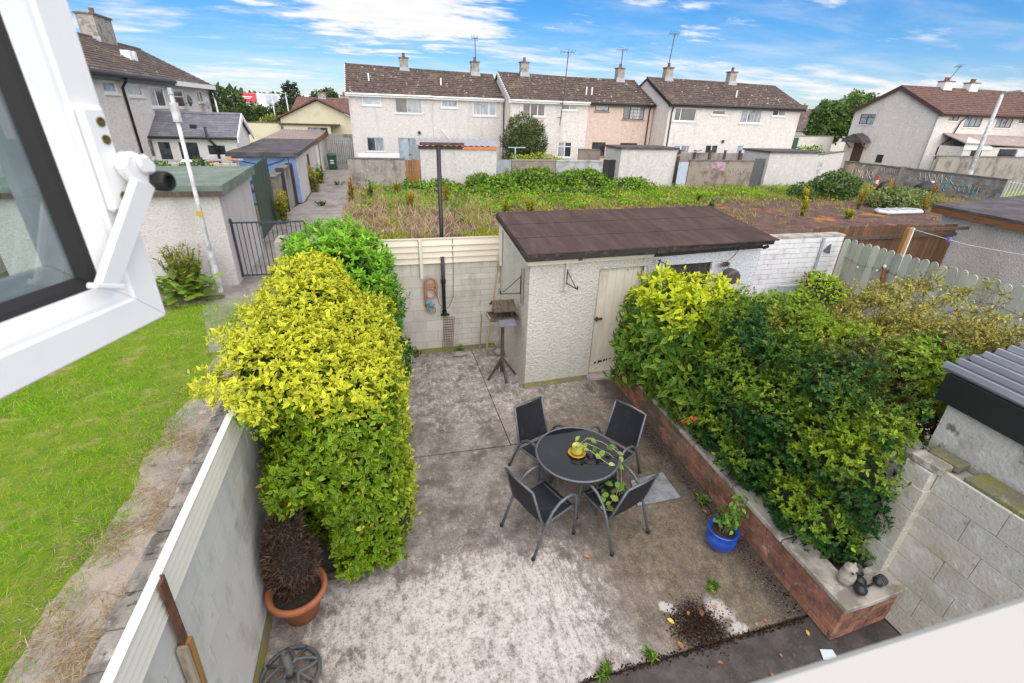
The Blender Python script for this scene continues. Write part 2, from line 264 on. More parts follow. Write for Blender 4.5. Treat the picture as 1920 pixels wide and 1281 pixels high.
def patio_mat(name, dark=False):
    g = G(name); x, y, z = g.xyz()
    nb = g.noise(1.1, 7, .62); nm = g.noise(4.5, 7, .68); nf = g.noise(38, 5, .75); ng = g.noise(110, 3, .7)
    st = g.noise(7, 6, .7, (3.2, .40, 1), .6)
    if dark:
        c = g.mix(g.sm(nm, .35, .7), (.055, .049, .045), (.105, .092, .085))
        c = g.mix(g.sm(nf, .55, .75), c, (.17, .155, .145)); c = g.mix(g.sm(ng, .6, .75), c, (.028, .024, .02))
    else:
        fb = g.noise(2.6, 13, .76, None, .25); fb2 = g.noise(1.7, 12, .74, (1, .8, 1), .4); fb3 = g.noise(8.5, 12, .84, (1.25, .8, 1))
        c = g.mix(g.sm(fb, .34, .66), (.125, .107, .093), (.37, .328, .300))
        dx = g.ma('ABSOLUTE', g.ma('SUBTRACT', x, .42)); dy = g.ma('ABSOLUTE', g.ma('SUBTRACT', y, 2.62))
        rr = g.ma('MAXIMUM', g.ma('MULTIPLY', dx, .66), g.ma('MULTIPLY', dy, .95)); rr = g.ma('ADD', rr, g.ma('MULTIPLY', g.ma('SUBTRACT', fb2, .5), 1.3))
        bl = g.sm(rr, 1.05, .55)
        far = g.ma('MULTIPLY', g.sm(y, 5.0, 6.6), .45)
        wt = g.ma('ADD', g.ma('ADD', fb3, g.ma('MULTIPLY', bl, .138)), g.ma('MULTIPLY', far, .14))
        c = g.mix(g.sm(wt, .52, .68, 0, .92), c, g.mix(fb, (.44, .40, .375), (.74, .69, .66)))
        # grime away from the scrubbed area
        gx_ = g.ma('ADD', x, g.ma('MULTIPLY', g.ma('SUBTRACT', fb2, .5), 2.4))
        gf = g.ma('MULTIPLY', g.sm(gx_, 1.60, 2.5, 0, .86), g.sm(y, 7.4, 4.8))
        c = g.mix(gf, c, g.mix(g.sm(fb3, .36, .66), (.060, .047, .026), (.235, .190, .125)))
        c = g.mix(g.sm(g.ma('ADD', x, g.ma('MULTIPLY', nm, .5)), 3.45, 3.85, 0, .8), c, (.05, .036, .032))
        bw_ = g.ma('MULTIPLY', g.sm(x, .9, 1.4), g.sm(x, 2.7, 2.2)); c = g.mix(g.ma('MULTIPLY', g.ma('MULTIPLY', g.sm(st, .47, .66, 0, .55), bw_), g.sm(y, 4.4, 3.4)), c, (.12, .10, .082))
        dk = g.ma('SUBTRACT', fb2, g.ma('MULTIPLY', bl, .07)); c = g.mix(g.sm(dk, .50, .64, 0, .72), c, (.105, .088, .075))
        c = g.mix(g.sm(g.noise(5.2, 11, .8), .60, .68, 0, .6), c, (.09, .075, .064))
        rr2 = g.ma('SQRT', g.ma('ADD', g.ma('POWER', g.ma('SUBTRACT', x, 2.54), 2.), g.ma('POWER', g.ma('SUBTRACT', y, 2.25), 2.)))
        c = g.mix(g.sm(g.ma('ADD', rr2, g.ma('MULTIPLY', g.ma('SUBTRACT', nm, .5), .5)), .36, .16, 0, .92), c, (.035, .022, .015))
        for qx, qy, qr in ((2.83, 2.33, .15), (2.90, 2.12, .11), (2.36, 2.48, .09)):
            r3 = g.ma('SQRT', g.ma('ADD', g.ma('POWER', g.ma('SUBTRACT', x, qx), 2.), g.ma('POWER', g.ma('SUBTRACT', y, qy), 2.))); c = g.mix(g.sm(g.ma('ADD', r3, g.ma('MULTIPLY', g.ma('SUBTRACT', nm, .5), .3)), qr, qr*.5, 0, .75), c, (.60, .56, .54))
        c = g.mix(g.sm(g.noise(30, 7, .8), .51, .61, 0, .70), c, (.125, .104, .088)); c = g.mix(g.sm(ng, .55, .68, 0, .6), c, (.06, .048, .04)); c = g.mix(g.sm(g.noise(64, 5, .8), .56, .66, 0, .5), c, (.66, .62, .59))
        c = g.mix(g.sm(g.noise(52, 4, .7), .60, .74, 0, .55), c, (.62, .60, .58))
    g.col(c); g.b.inputs['Roughness'].default_value = .88; g.b.inputs['Specular IOR Level'].default_value = .2; g.bump(g.ma('ADD', nf, g.ma('MULTIPLY', st, .15)), .4, .004); return g.m
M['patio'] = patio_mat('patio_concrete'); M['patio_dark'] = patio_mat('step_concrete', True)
M['lane'] = surf('lane_concrete', (.26, .235, .22), [((.16, .14, .125), 1.0, .45, .68), ((.36, .335, .32), 2.5, .5, .7), ((.10, .085, .07), 3, .6, .74)], .95, ('n', 20, .4, .02))
M['path'] = surf('dirt_path', (.40, .335, .265), [((.30, .285, .265), .9, .46, .60), ((.25, .21, .17), 3, .42, .64), ((.48, .42, .34), 6, .55, .7), ((.13, .11, .09), 9, .6, .7)], .95, ('n', 40, .7, .02))
M['terrain'] = surf('terrain_grass', (.12, .14, .05), [((.18, .16, .07), .6, .42, .66), ((.07, .09, .035), 2, .5, .7)], 1.)
M['lawnsoil'] = surf('lawn_ground', (.15, .23, .010), [((.32, .27, .10), 2.2, .52, .66), ((.09, .18, .006), 5, .45, .65)], 1., ('n', 30, .7, .03))
M['tarmac'] = surf('mossy_tarmac', (.100, .052, .041), [((.165, .09, .07), 2.2, .42, .66), ((.045, .03, .026), 1.3, .47, .66), ((.36, .125, .015), .55, .56, .66), ((.22, .20, .17), 26, .64, .72), ((.15, .15, .045), .9, .58, .74), ((.30, .26, .19), 1.5, .66, .76)], .95, ('n', 30, .6, .02))
def graffiti_mat():
    g = G('graffiti_block'); nm = g.noise(3, 6, .65); c = g.mix(g.sm(nm, .4, .68), (.20, .185, .165), (.36, .34, .31))
    c = g.mix(g.sm(g.noise(.9, 6, .7), .5, .68), c, (.13, .12, .105))
    y = g.xyz()[1]
    c = g.mix(g.ma('MULTIPLY', g.sm(g.noise(1.1, 4, .5, (1, 1, 1.6), 1.), .54, .60, 0, .7), g.sm(y, 27.6, 26.8)), c, (.15, .32, .36))
    c = g.mix(g.ma('MULTIPLY', g.sm(g.noise(.8, 3, .5, (1, .7, .8), 1.2), .56, .62, 0, .75), g.sm(y, 27.5, 29)), c, (.50, .40, .27))
    g.col(c); g.b.inputs['Roughness'].default_value = .95; g.bump(nm, .4, .03); return g.m
M['graffiti'] = graffiti_mat()

# ------------------------------------------------------------------ mesh helpers
def wloc(o):
    v = Vector((0, 0, 0))
    while o: v = v + o.location; o = o.parent
    return v
class MB:
    def __init__(s): s.v = []; s.f = []
    def add(s, vs, fs):
        b = len(s.v); s.v += [tuple(v) for v in vs]; s.f += [tuple(b+i for i in f) for f in fs]; return s
    def box(s, x0, y0, z0, x1, y1, z1):
        return s.add([(x0,y0,z0),(x1,y0,z0),(x1,y1,z0),(x0,y1,z0),(x0,y0,z1),(x1,y0,z1),(x1,y1,z1),(x0,y1,z1)],
                     [(0,3,2,1),(4,5,6,7),(0,1,5,4),(1,2,6,5),(2,3,7,6),(3,0,4,7)])
    def hexa(s, lo, hi):                   # four bottom points, four top points
        return s.add(list(lo)+list(hi), [(3,2,1,0),(4,5,6,7),(0,1,5,4),(1,2,6,5),(2,3,7,6),(3,0,4,7)])
    def beam(s, p, q, w, h, upv=(0,0,1)):  # rectangular bar from p to q
        p, q = Vector(p), Vector(q); d = (q-p).normalized(); u = Vector(upv)
        if abs(d.dot(u)) > .98: u = Vector((1,0,0))
        sx = d.cross(u).normalized()*w/2; sy = sx.cross(d).normalized()*h/2
        return s.hexa([p-sx-sy, p+sx-sy, p+sx+sy, p-sx+sy], [q-sx-sy, q+sx-sy, q+sx+sy, q-sx+sy])
    def tube(s, pts, r, n=8, cap=True):
        pts = [Vector(p) for p in pts]; rs = r if isinstance(r, (list, tuple)) else [r]*len(pts)
        b = len(s.v); prev = None
        for i, p in enumerate(pts):
            d = (pts[min(i+1, len(pts)-1)]-pts[max(i-1, 0)]).normalized()
            if prev is None:
                u = Vector((0,0,1)) if abs(d.z) < .9 else Vector((1,0,0)); a = d.cross(u).normalized()
            else: a = (prev-d*prev.dot(d)).normalized()
            prev = a; c = d.cross(a)
            for k in range(n):
                t = 2*math.pi*k/n; s.v.append(tuple(p+(a*math.cos(t)+c*math.sin(t))*rs[i]))
        for i in range(len(pts)-1):
            for k in range(n):
                k2 = (k+1) % n; s.f.append((b+i*n+k, b+i*n+k2, b+(i+1)*n+k2, b+(i+1)*n+k))
        if cap:
            s.f.append(tuple(b+k for k in reversed(range(n)))); e = b+(len(pts)-1)*n; s.f.append(tuple(e+k for k in range(n)))
        return s
    def lathe(s, prof, c, n=24):           # (r, z) pairs from the bottom up, closed at r = 0 ends
        b = len(s.v)
        for r, z in prof:
            for k in range(n):
                t = 2*math.pi*k/n; s.v.append((c[0]+r*math.cos(t), c[1]+r*math.sin(t), c[2]+z))
        for i in range(len(prof)-1):
            for k in range(n):
                k2 = (k+1) % n; s.f.append((b+i*n+k, b+i*n+k2, b+(i+1)*n+k2, b+(i+1)*n+k))
        s.f.append(tuple(b+k for k in reversed(range(n)))); e = b+(len(prof)-1)*n; s.f.append(tuple(e+k for k in range(n)))
        return s
    def prism(s, poly, vec):
        n = len(poly); v = Vector(vec); b = [Vector(p) for p in poly]
        return s.add(b+[p+v for p in b], [tuple(reversed(range(n))), tuple(range(n, 2*n))]+[(i, (i+1) % n, n+(i+1) % n, n+i) for i in range(n)])
    def quad(s, a, b, c, d): return s.add([a, b, c, d], [(0,1,2,3)])
    def ball(s, c, rx_, ry_, rz_, n=10, m=7, jit=0.):
        prof = []
        b = len(s.v)
        for i in range(m+1):
            ph = -math.pi/2+math.pi*i/m
            for k in range(n):
                t = 2*math.pi*k/n; j = 1+random.uniform(-jit, jit)
                s.v.append((c[0]+rx_*j*math.cos(ph)*math.cos(t), c[1]+ry_*j*math.cos(ph)*math.sin(t), c[2]+rz_*j*math.sin(ph)))
        for i in range(m):
            for k in range(n):
                k2 = (k+1) % n; s.f.append((b+i*n+k, b+i*n+k2, b+(i+1)*n+k2, b+(i+1)*n+k))
        return s
    def build(s, name, mat, parent=None, smooth=False, bevel=0., fix=True):
        o3 = None
        if parent is None:
            a = np.array(s.v); o3 = Vector(((a[:,0].min()+a[:,0].max())/2, (a[:,1].min()+a[:,1].max())/2, a[:,2].min()))
        else: o3 = wloc(parent)
        me = bpy.data.meshes.new(name); me.from_pydata([(v[0]-o3.x, v[1]-o3.y, v[2]-o3.z) for v in s.v], [], s.f)
        if fix or bevel:
            bm = bmesh.new(); bm.from_mesh(me)
            if fix: bmesh.ops.remove_doubles(bm, verts=bm.verts, dist=1e-5); bmesh.ops.recalc_face_normals(bm, faces=bm.faces)
            if bevel: bmesh.ops.bevel(bm, geom=bm.edges[:]+bm.verts[:], offset=bevel, segments=1, affect='EDGES', clamp_overlap=True)
            bm.to_mesh(me); bm.free()
        if smooth: me.shade_smooth()
        me.materials.append(M[mat]); o = bpy.data.objects.new(name, me); COL.objects.link(o)
        if parent is not None: o.parent = parent
        else: o.location = o3
        return o
def tag(o, label=None, cat=None, group=None, kind=None):
    if label: o['label'] = label
    if cat: o['category'] = cat
    if group: o['group'] = group
    if kind: o['kind'] = kind
    return o
def thing(name, label, cat, loc=(0,0,0), group=None):
    o = bpy.data.objects.new(name, None); o.location = loc; o.empty_display_size = .2; COL.objects.link(o); return tag(o, label, cat, group)
def copy_tree(o, parent=None):
    c = o.copy(); COL.objects.link(c)
    if parent: c.parent = parent
    for ch in list(o.children): copy_tree(ch, c)
    return c
_unit = {}
def unit_block(mat, bev=.03):
    k = (mat, bev)
    if k not in _unit:
        bm = bmesh.new(); bmesh.ops.create_cube(bm, size=1); bmesh.ops.bevel(bm, geom=bm.edges[:], offset=bev, segments=1, affect='EDGES')
        me = bpy.data.meshes.new('block'); bm.to_mesh(me); bm.free(); me.materials.append(M[mat]); _unit[k] = me
    return _unit[k]
def piece(name, mat, c, size, parent, rz=0., bev=.03, tilt=0.):
    o = bpy.data.objects.new(name, unit_block(mat, bev)); COL.objects.link(o); o.parent = parent
    o.location = Vector(c)-wloc(parent); o.scale = size; o.rotation_euler = (tilt, 0, rz); return o
def courses(parent, p0, p1, z0, rows, bh, bl, dep, mat, name='block', joint=.012, off=.5, jit=.003, mm=None, bev=.03, skip=None):
    """single blocks laid in courses from p0 to p1; the outer face looks to the right-hand side of p0->p1"""
    p0, p1 = Vector((*p0, 0)), Vector((*p1, 0)); Ln = (p1-p0).length; d = (p1-p0)/Ln; nrm = Vector((d.y, -d.x, 0)); rz = math.atan2(d.y, d.x)
    for r in range(rows):
        s = -(off*bl if r % 2 else 0)
        while s < Ln-.02:
            a, b = max(s, 0), min(s+bl, Ln)
            if b-a > .04 and not (skip and skip((a+b)/2, z0+(r+.5)*bh)):
                c = p0+d*((a+b)/2)-nrm*(dep/2+random.uniform(0, jit)); c.z = z0+(r+.5)*bh
                piece(name, mat, c, (b-a-joint, dep, bh-joint), parent, rz, bev)
            s += bl
def foliage(name, parent, P, D, Nn, Lw, ratio, mid, edge, mat='leaf', kind=None, hi=False, fold=.18):
    """one mesh of many leaves: P base points, D along, Nn face normals, Lw lengths, colours at midrib and margin"""
    n = len(P); D = D/np.linalg.norm(D, axis=1, keepdims=True); Sx = np.cross(D, Nn); Sx /= np.linalg.norm(Sx, axis=1, keepdims=True)+1e-9
    Nn = np.cross(Sx, D); Lw = Lw[:, None]; Wd = Lw*ratio*.5; up_ = Nn*Wd*fold*2; dr = -Nn*Lw*.10
    o = wloc(parent) if parent is not None else Vector(P.mean(0))
    P = P-np.array(o)
    if hi:
        vs = [P, P+D*Lw*.34-up_*.4, P+D*Lw*.68-up_*.3+dr*.4, P+D*Lw+dr*1.6,
              P+D*Lw*.24+Sx*Wd*.92, P+D*Lw*.60+Sx*Wd*.86+dr*.5, P+D*Lw*.24-Sx*Wd*.92, P+D*Lw*.60-Sx*Wd*.86+dr*.5]
        fs = [(0,4,1),(1,4,5,2),(2,5,3),(0,1,6),(1,2,7,6),(2,3,7)]; isedge = [.5,0,0,1,1,1,1,1]
    else:
        vs = [P, P+D*Lw*.5-up_*.35, P+D*Lw+dr, P+D*Lw*.42+Sx*Wd, P+D*Lw*.42-Sx*Wd]
        fs = [(0,3,1),(1,3,2),(0,1,4),(1,2,4)]; isedge = [.4,0,1,1,1]
    k = len(vs); V = np.stack(vs, 1).reshape(-1, 3)
    e = np.array(isedge)[None, :, None]; C = mid[:, None, :]*(1-e)+edge[:, None, :]*e; C = np.concatenate([C, np.ones((n, k, 1))], 2).reshape(-1, 4)
    loops = np.concatenate([np.array(f) for f in fs]); tot = np.array([len(f) for f in fs])
    LI = (loops[None, :]+np.arange(n)[:, None]*k).ravel(); LT = np.tile(tot, n); LS = np.concatenate([[0], np.cumsum(LT)[:-1]])
    me = bpy.data.meshes.new(name); me.vertices.add(n*k); me.vertices.foreach_set('co', V.astype('f').ravel())
    me.loops.add(len(LI)); me.loops.foreach_set('vertex_index', LI.astype('i')); me.polygons.add(len(LT))
    me.polygons.foreach_set('loop_start', LS.astype('i')); me.polygons.foreach_set('loop_total', LT.astype('i')); me.update(calc_edges=True)
    ca = me.color_attributes.new('Col', 'FLOAT_COLOR', 'POINT'); ca.data.foreach_set('color', C.astype('f').ravel())
    me.materials.append(M[mat]); ob = bpy.data.objects.new(name, me); COL.objects.link(ob)
    if parent is not None: ob.parent = parent
    else: ob.location = o
    if kind: ob['kind'] = kind
    return ob
def wob(P, k=1., seed=0.):      # cheap smooth noise in -1..1
    x, y, z = P[:, 0]*k+seed, P[:, 1]*k+seed*1.7, P[:, 2]*k-seed
    return (np.sin(2.1*x+1.3*np.sin(1.7*y))+np.sin(2.7*y+1.1*np.sin(2.3*z))+np.sin(3.1*z+1.4*np.sin(1.9*x))+.6*np.sin(5.3*x+4.1*y)+.6*np.sin(6.1*z-4.7*y+2*x))/4.2
def shell(lobes, n, depth, wobble=.1, k=2., seed=0., keep=None):
    """n points in the outer shell of a union of rounded boxes (centre, semi-axes, exponent); returns points and outward normals"""
    lobes = [(np.array(c, float), np.array(a, float), float(e)) for c, a, e in lobes]
    lo = np.min([c-a*1.25 for c, a, e in lobes], 0); hi = np.max([c+a*1.25 for c, a, e in lobes], 0)
    def f(P):
        v = np.full(len(P), 9.)
        for c, a, e in lobes: v = np.minimum(v, ((np.abs((P-c)/a)**e).sum(1)**(1/e)-1)*a.min())
        return v+wob(P, k, seed)*wobble
    out = []; got = 0
    while got < n:
        P = RNG.uniform(lo, hi, (n*4, 3)); q = f(P); P = P[(q < 0) & (q > -depth*RNG.random(len(q))**1.6)]
        if keep is not None: P = P[keep(P)]
        out.append(P); got += len(P)
    P = np.concatenate(out)[:n]; h = .02
    g = np.stack([f(P+np.eye(3)[i]*h)-f(P-np.eye(3)[i]*h) for i in range(3)], 1); g /= np.linalg.norm(g, axis=1, keepdims=True)+1e-9
    return P, g, -f(P)
def rnd3(n): v = RNG.normal(size=(n, 3)); return v/np.linalg.norm(v, axis=1, keepdims=True)
def lerp(a, b, t): return np.array(a)[None]*(1-t[:, None])+np.array(b)[None]*t[:, None]
def sstep(v, a, b): t = np.clip((v-a)/(b-a), 0, 1); return t*t*(3-2*t)
def core(parent, lobes, k=.78, mat='dark_green_brown', name='dark_core'):  # solid dark filler, added to stop light passing through the leaves
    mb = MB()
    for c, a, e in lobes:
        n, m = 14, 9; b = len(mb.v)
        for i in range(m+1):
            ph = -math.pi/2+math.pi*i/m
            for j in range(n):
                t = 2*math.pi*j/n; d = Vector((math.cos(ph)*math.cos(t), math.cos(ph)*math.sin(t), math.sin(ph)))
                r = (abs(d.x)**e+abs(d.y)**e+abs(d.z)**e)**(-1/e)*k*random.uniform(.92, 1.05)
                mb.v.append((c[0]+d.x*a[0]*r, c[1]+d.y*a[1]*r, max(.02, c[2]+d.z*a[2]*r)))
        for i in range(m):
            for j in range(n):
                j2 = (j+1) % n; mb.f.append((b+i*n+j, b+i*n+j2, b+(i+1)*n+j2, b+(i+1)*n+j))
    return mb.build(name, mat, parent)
def leaf_parts(parent, P, D, Nn, Lw, ratio, mid, edge):
    """the leaves that show largest, each an object of its own; six shared meshes"""
    tm = []
    od = np.argsort(mid[:,0]+edge[:,0]); rk = np.empty(len(P), int); rk[od] = np.arange(len(P))*10//len(P)
    for i in range(10):
        j = od[min(len(P)-1, int((i+.5)*len(P)/10))]; o = foliage('leaf', None, np.zeros((1, 3)), np.array([[0, 1., 0]]), np.array([[0, 0, 1.]]), np.array([1.]), ratio, mid[j:j+1], edge[j:j+1], hi=True)
        tm.append(o.data); bpy.data.objects.remove(o)
    w = wloc(parent)
    for i in range(len(P)):
        y = Vector(D[i]).normalized(); x = y.cross(Vector(Nn[i])).normalized(); z = x.cross(y)
        o = bpy.data.objects.new('leaf', tm[rk[i]]); COL.objects.link(o); o.parent = parent
        m = Matrix((x, y, z)).transposed().to_4x4()*1; m = Matrix.Translation(Vector(P[i])-w) @ m @ Matrix.Scale(float(Lw[i]), 4); o.matrix_basis = m
def tree(name, label, cat, base, lobes, n, leaf, cols, trunk=None, group=None, depth=.9, wobble=.35, k=.8, seed=0., corek=.6):
    t = thing(name, label, cat, base, group)
    P, g, dp = shell(lobes, n, depth, wobble, k, seed); D = g*.4+rnd3(n); Nn = g+rnd3(n)*.7+np.array([0, 0, .5])
    v = np.clip(.5+.5*wob(P, 1.7, seed+3)+RNG.normal(0, .22, n), 0, 1); c = lerp(cols[0], cols[1], v)
    foliage('crown', t, P, D, Nn, leaf*RNG.uniform(.7, 1.3, n), .6, c*.9, c, kind=None)
    core(t, lobes, corek)
    if trunk:
        mb = MB(); bx, by, bz = base; h = trunk[1]
        mb.tube([(bx, by, bz), (bx+.05, by, bz+h*.5), (bx, by+.05, bz+h)], [trunk[0], trunk[0]*.75, trunk[0]*.4], 8)
        for a in range(4):
            t_ = a*1.7+seed; mb.tube([(bx, by, bz+h*.6), (bx+math.cos(t_)*h*.35, by+math.sin(t_)*h*.35, bz+h*1.1)], [trunk[0]*.45, trunk[0]*.15], 6)
        mb.build('trunk', 'twig', t)
    return t

# ------------------------------------------------------------------ the ground
def sheet(name, poly, z, mat, thick=0.05):
    mb = MB(); mb.prism([(x, y, z-thick) for x, y in poly], (0, 0, thick)); return tag(mb.build(name, mat), kind='structure')
sheet('ground', [(-400,-60),(500,-60),(500,700),(-400,700)], -.06, 'terrain', .3)
sheet('lawn', [(-9,-1),(-1.62,-1),(-1.62,9),(-4.4,12.4),(-9,12.4)], -.004, 'lawnsoil')
sheet('path', [(-1.63,-1),(-1.63,9.0),(-3.0,9.25),(-3.25,8.9)]+[(-3.28+.05*math.sin(i*.11)+.03*math.sin(i*.31+1)+random.uniform(-.02,.02), 8.6-i*.05) for i in range(193)], .006, 'path')
sheet('lane', [(-6.5,11.3),(-4.3,12.0),(-3.4,9.2),(-1.62,8.9),(-1.5,17),(-1.55,30.2),(-1.7,45),(-4.0,45),(-3.5,26),(-6.5,13)], .008, 'lane')
sheet('waste_ground', [(-1.6,8.7),(38,8.7),(38,33.5),(-1.6,30.5)], .004, 'tarmac')
sheet('neighbour_yard', [(4.6,-1),(9.9,-1),(9.9,8.3),(4.6,8.3)], -.002, 'lane')
# patio: slabs with open joints
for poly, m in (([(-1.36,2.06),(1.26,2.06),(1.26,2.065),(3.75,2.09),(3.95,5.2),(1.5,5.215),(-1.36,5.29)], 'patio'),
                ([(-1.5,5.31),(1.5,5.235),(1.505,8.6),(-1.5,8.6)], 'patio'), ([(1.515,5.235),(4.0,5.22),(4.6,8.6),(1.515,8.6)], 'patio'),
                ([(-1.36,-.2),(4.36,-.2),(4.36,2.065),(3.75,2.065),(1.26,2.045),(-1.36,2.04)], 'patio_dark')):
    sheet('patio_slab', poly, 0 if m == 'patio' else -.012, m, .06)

# ------------------------------------------------------------------ own yard: left wall
lw = thing('yard_wall', 'long grey painted block wall left of the patio with ivory cladding on top', 'wall', (-1.49, 4, 0))
MB().box(-1.61, -.3, 0, -1.341, 8.3, 1.745).build('wall_core', 'mortar_cream', lw)
courses(lw, (-1.335, -.3), (-1.335, 8.3), 0, 8, .218, .44, .02, 'block_left', joint=.007, jit=.002, bev=.02, skip=lambda s, z: s < 1.3)
for i in range(30):        # rough concrete blocks along the top of the wall
    y = .6+i*.225
    piece('coping_block', 'coping_old', (-1.54+random.uniform(-.012,.012), y, 1.742+random.uniform(0, .012)), (.155+random.uniform(-.02,.02), .216, .03), lw, random.uniform(-.03,.03), .10)
for i, (z0, z1) in enumerate(((1.76,1.81),(1.818,1.868),(1.876,1.926),(1.934,1.984))):
    MB().prism([(-1.334,.5,z0),(-1.318,.5,z0),(-1.330,.5,z1),(-1.345,.5,z1)], (0,7.6,0)).build('cladding_board', 'cladding_white', lw)
MB().box(-1.372, .5, 1.984, -1.318, 8.1, 2.0).build('cap_strip', 'cladding_white', lw)
MB().box(-1.372, .5, 1.76, -1.347, 8.1, 1.984).build('backing_board', 'cladding_white', lw)
MB().prism([(-1.332,-.3,0),(-1.30,-.3,0),(-1.332,-.3,.10)], (0,8.3,0)).build('mortar_fillet', 'mossledge', lw)
br = thing('post_bracket', 'rusty dark angle iron post fixed over the ivory cladding of the left wall', 'bracket', (-1.3, 1.9, 1.4))
MB().beam((-1.300,2.10,2.005),(-1.300,2.08,1.50),.012,.055,(0,1,0)).build('angle_flange', 'rust', br)
MB().beam((-1.312,2.145,2.005),(-1.312,2.12,1.50),.012,.020,(1,0,0)).build('angle_web', 'rust', br)
MB().beam((-1.296,2.09,1.52),(-1.296,2.03,.95),.05,.05,(0,1,0)).build('broken_stake', 'freshwood', br)
MB().beam((-1.296,2.035,1.54),(-1.296,1.985,.95),.05,.028,(0,1,0)).build('split_stake', 'oldwood_pale', br)

# ------------------------------------------------------------------ own yard: back wall with cladding
bw = thing('back_wall', 'cream block wall across the back of the yard below beige cladding boards', 'wall', (.3, 8.5, 0))
MB().box(-1.6, 8.383, 0, 2.1, 8.62, 1.79).build('wall_core', 'mortar_cream', bw)
courses(bw, (-1.6, 8.375), (.98, 8.375), 0, 8, .223, .45, .03, 'block_back', joint=.006, jit=.002, bev=.02)
courses(bw, (.985, 8.375), (2.1, 8.375), 0, 16, .1115, .36, .03, 'block_back', joint=.008, jit=.003, bev=.02)
for i in range(4):
    z0 = 1.80+i*.108
    for x0, x1 in ((-1.6, .585), (.645, 2.06)):
        MB().prism([(x0,8.33,z0),(x0,8.36,z0+.004),(x0,8.385,z0+.106),(x0,8.362,z0+.106)], (x1-x0,0,0)).build('cladding_board', 'cladding', bw)
MB().box(-1.6, 8.345, 2.232, 2.06, 8.40, 2.25).build('cap_strip', 'cladding', bw)
MB().box(-1.6, 8.39, 1.80, 2.06, 8.42, 2.232).build('backing_board', 'cladding', bw)
MB().box(.59, 8.30, 1.53, .64, 8.36, 2.25).build('cover_strip', 'fascia_cream', bw)
MB().prism([(-1.6,8.37,0),(-1.6,8.31,0),(-1.6,8.37,.08)], (3.6,0,0)).build('mortar_fillet', 'mossledge', bw)
for x in (.2, .5, 1.25):
    MB().tube([(x,8.32,.0),(x+.02,8.30,.07)], .012, 5).build('weed_tuft', 'dark_green_brown', bw)
vb = MB().box(-.06, 8.325, 1.13, .19, 8.374, 1.25).build('vent_block', 'block_back', bevel=.008); tag(vb, 'small cream block standing proud of the back wall left of the orange reel', 'vent')
cp = MB().box(-1.72, 8.32, 0, -1.60, 8.75, 2.30).build('wall_pier', 'wallgrey', bevel=.01); tag(cp, 'grey concrete pier closing the left end of the back wall behind the hedges', 'pier')
dp = thing('drain_pipe', 'short black pipe fixed upright on the back wall under the boards', 'pipe', (1.0, 8.32, .75))
MB().tube([(1.0,8.325,.80),(1.0,8.325,1.92)], .034, 10).build('pipe', 'pipe', dp, True)
for z in (.80, 1.42): MB().lathe([(.0,0),(.046,0),(.046,.07),(0,.07)], (1.0,8.325,z), 10).build('collar', 'pipe', dp)
MB().box(.93,8.30,.775,1.09,8.36,.80).build('foot_clamp', 'pipe', dp)
hr = thing('hose_reel', 'faded orange hose reel hanging on the back wall beside the black pipe', 'hose reel', (.74, 8.3, .9))
pts = [(.66+.0*k, 8.31, 1.0+.09*k) for k in range(5)]+[(.665+.10*(1-math.cos(a)), 8.31, 1.40+.14*math.sin(a)) for a in [i*math.pi/8 for i in range(9)]]+[(.865,8.31,1.32),(.86,8.31,1.2)]
MB().tube(pts, .022, 8).build('handle_loop', 'orange_hose', hr, True)
MB().box(.665,8.30,1.38,.86,8.325,1.41).build('cross_bar', 'orange_hose', hr)
MB().tube([(.765+.09*math.cos(a), 8.305, 1.24+.10*math.sin(a)) for a in [i*math.pi/9 for i in range(19)]], .016, 6).build('ring', 'orange_hose', hr, True)
MB().box(.66,8.315,.87,.685,8.345,1.3).build('back_plate', 'orange_hose', hr)
MB().ball((.70,8.30,1.07),.05,.03,.045,8,5,.3).build('hose_clip', 'teal', hr); MB().ball((.77,8.30,1.02),.06,.03,.05,8,5,.3).build('hose_clip', 'teal', hr); MB().ball((.73,8.30,.92),.03,.02,.05,8,5,.3).build('hose_clip', 'teal', hr)
MB().box(.72,8.29,.86,.84,8.345,.95).build('wall_plate', 'oldwood_pale', hr)
MB().tube([(.86,8.32,1.25),(.9,8.30,1.05),(.97,8.29,.92),(1.08,8.29,.95),(1.17,8.30,1.15),(1.19,8.33,1.5),(1.19,8.34,2.24)], .006, 5).build('cord', 'twig', hr)
ms = thing('wire_mesh', 'rolled square wire mesh leaning on the back wall under the black pipe', 'mesh', (1.05, 8.25, .12))
mb = MB()
for k in range(7): mb.tube([(.93+.033*k, 8.27, .14), (.99+.033*k, 8.31, .74)], .004, 4)
for k in range(13): mb.tube([(.93+k*.005, 8.27+k*.0033, .14+k*.05), (1.13+k*.005, 8.27+k*.0033, .14+k*.05)], .004, 4)
mb.build('mesh_grid', 'rust', ms)
tag(MB().tube([(1.72,7.95,.0),(1.9,8.15,1.0),(2.05,8.31,1.95)], .016, 6).build('bamboo_cane', 'tan'), 'long bamboo cane leaning into the corner between back wall and shed', 'cane')
tag(MB().tube([(1.66,8.22,.0),(1.72,8.32,.75)], .012, 6).build('wooden_stake', 'oldwood_pale'), 'short pale stick leaning on the back wall beside the long cane', 'stick')
tag(MB().ball((1.24,8.1,.035),.14,.08,.05,10,6,.12).build('flat_stone', 'stone'), 'flat pale stone lying on the patio in front of the back wall', 'stone')
tag(MB().ball((2.0,8.0,.06),.10,.09,.07,9,6,.12).build('round_stone', 'stone'), 'round pale stone on the patio against the shed corner behind the bird table', 'stone')
pole = thing('clothesline_pole', 'tall black pole with a short crossbar behind the back wall', 'pole', (1.14, 9.5, 0))
MB().tube([(1.14,9.5,0),(1.14,9.5,3.72)], .042, 10).build('post', 'pipe', pole, True)
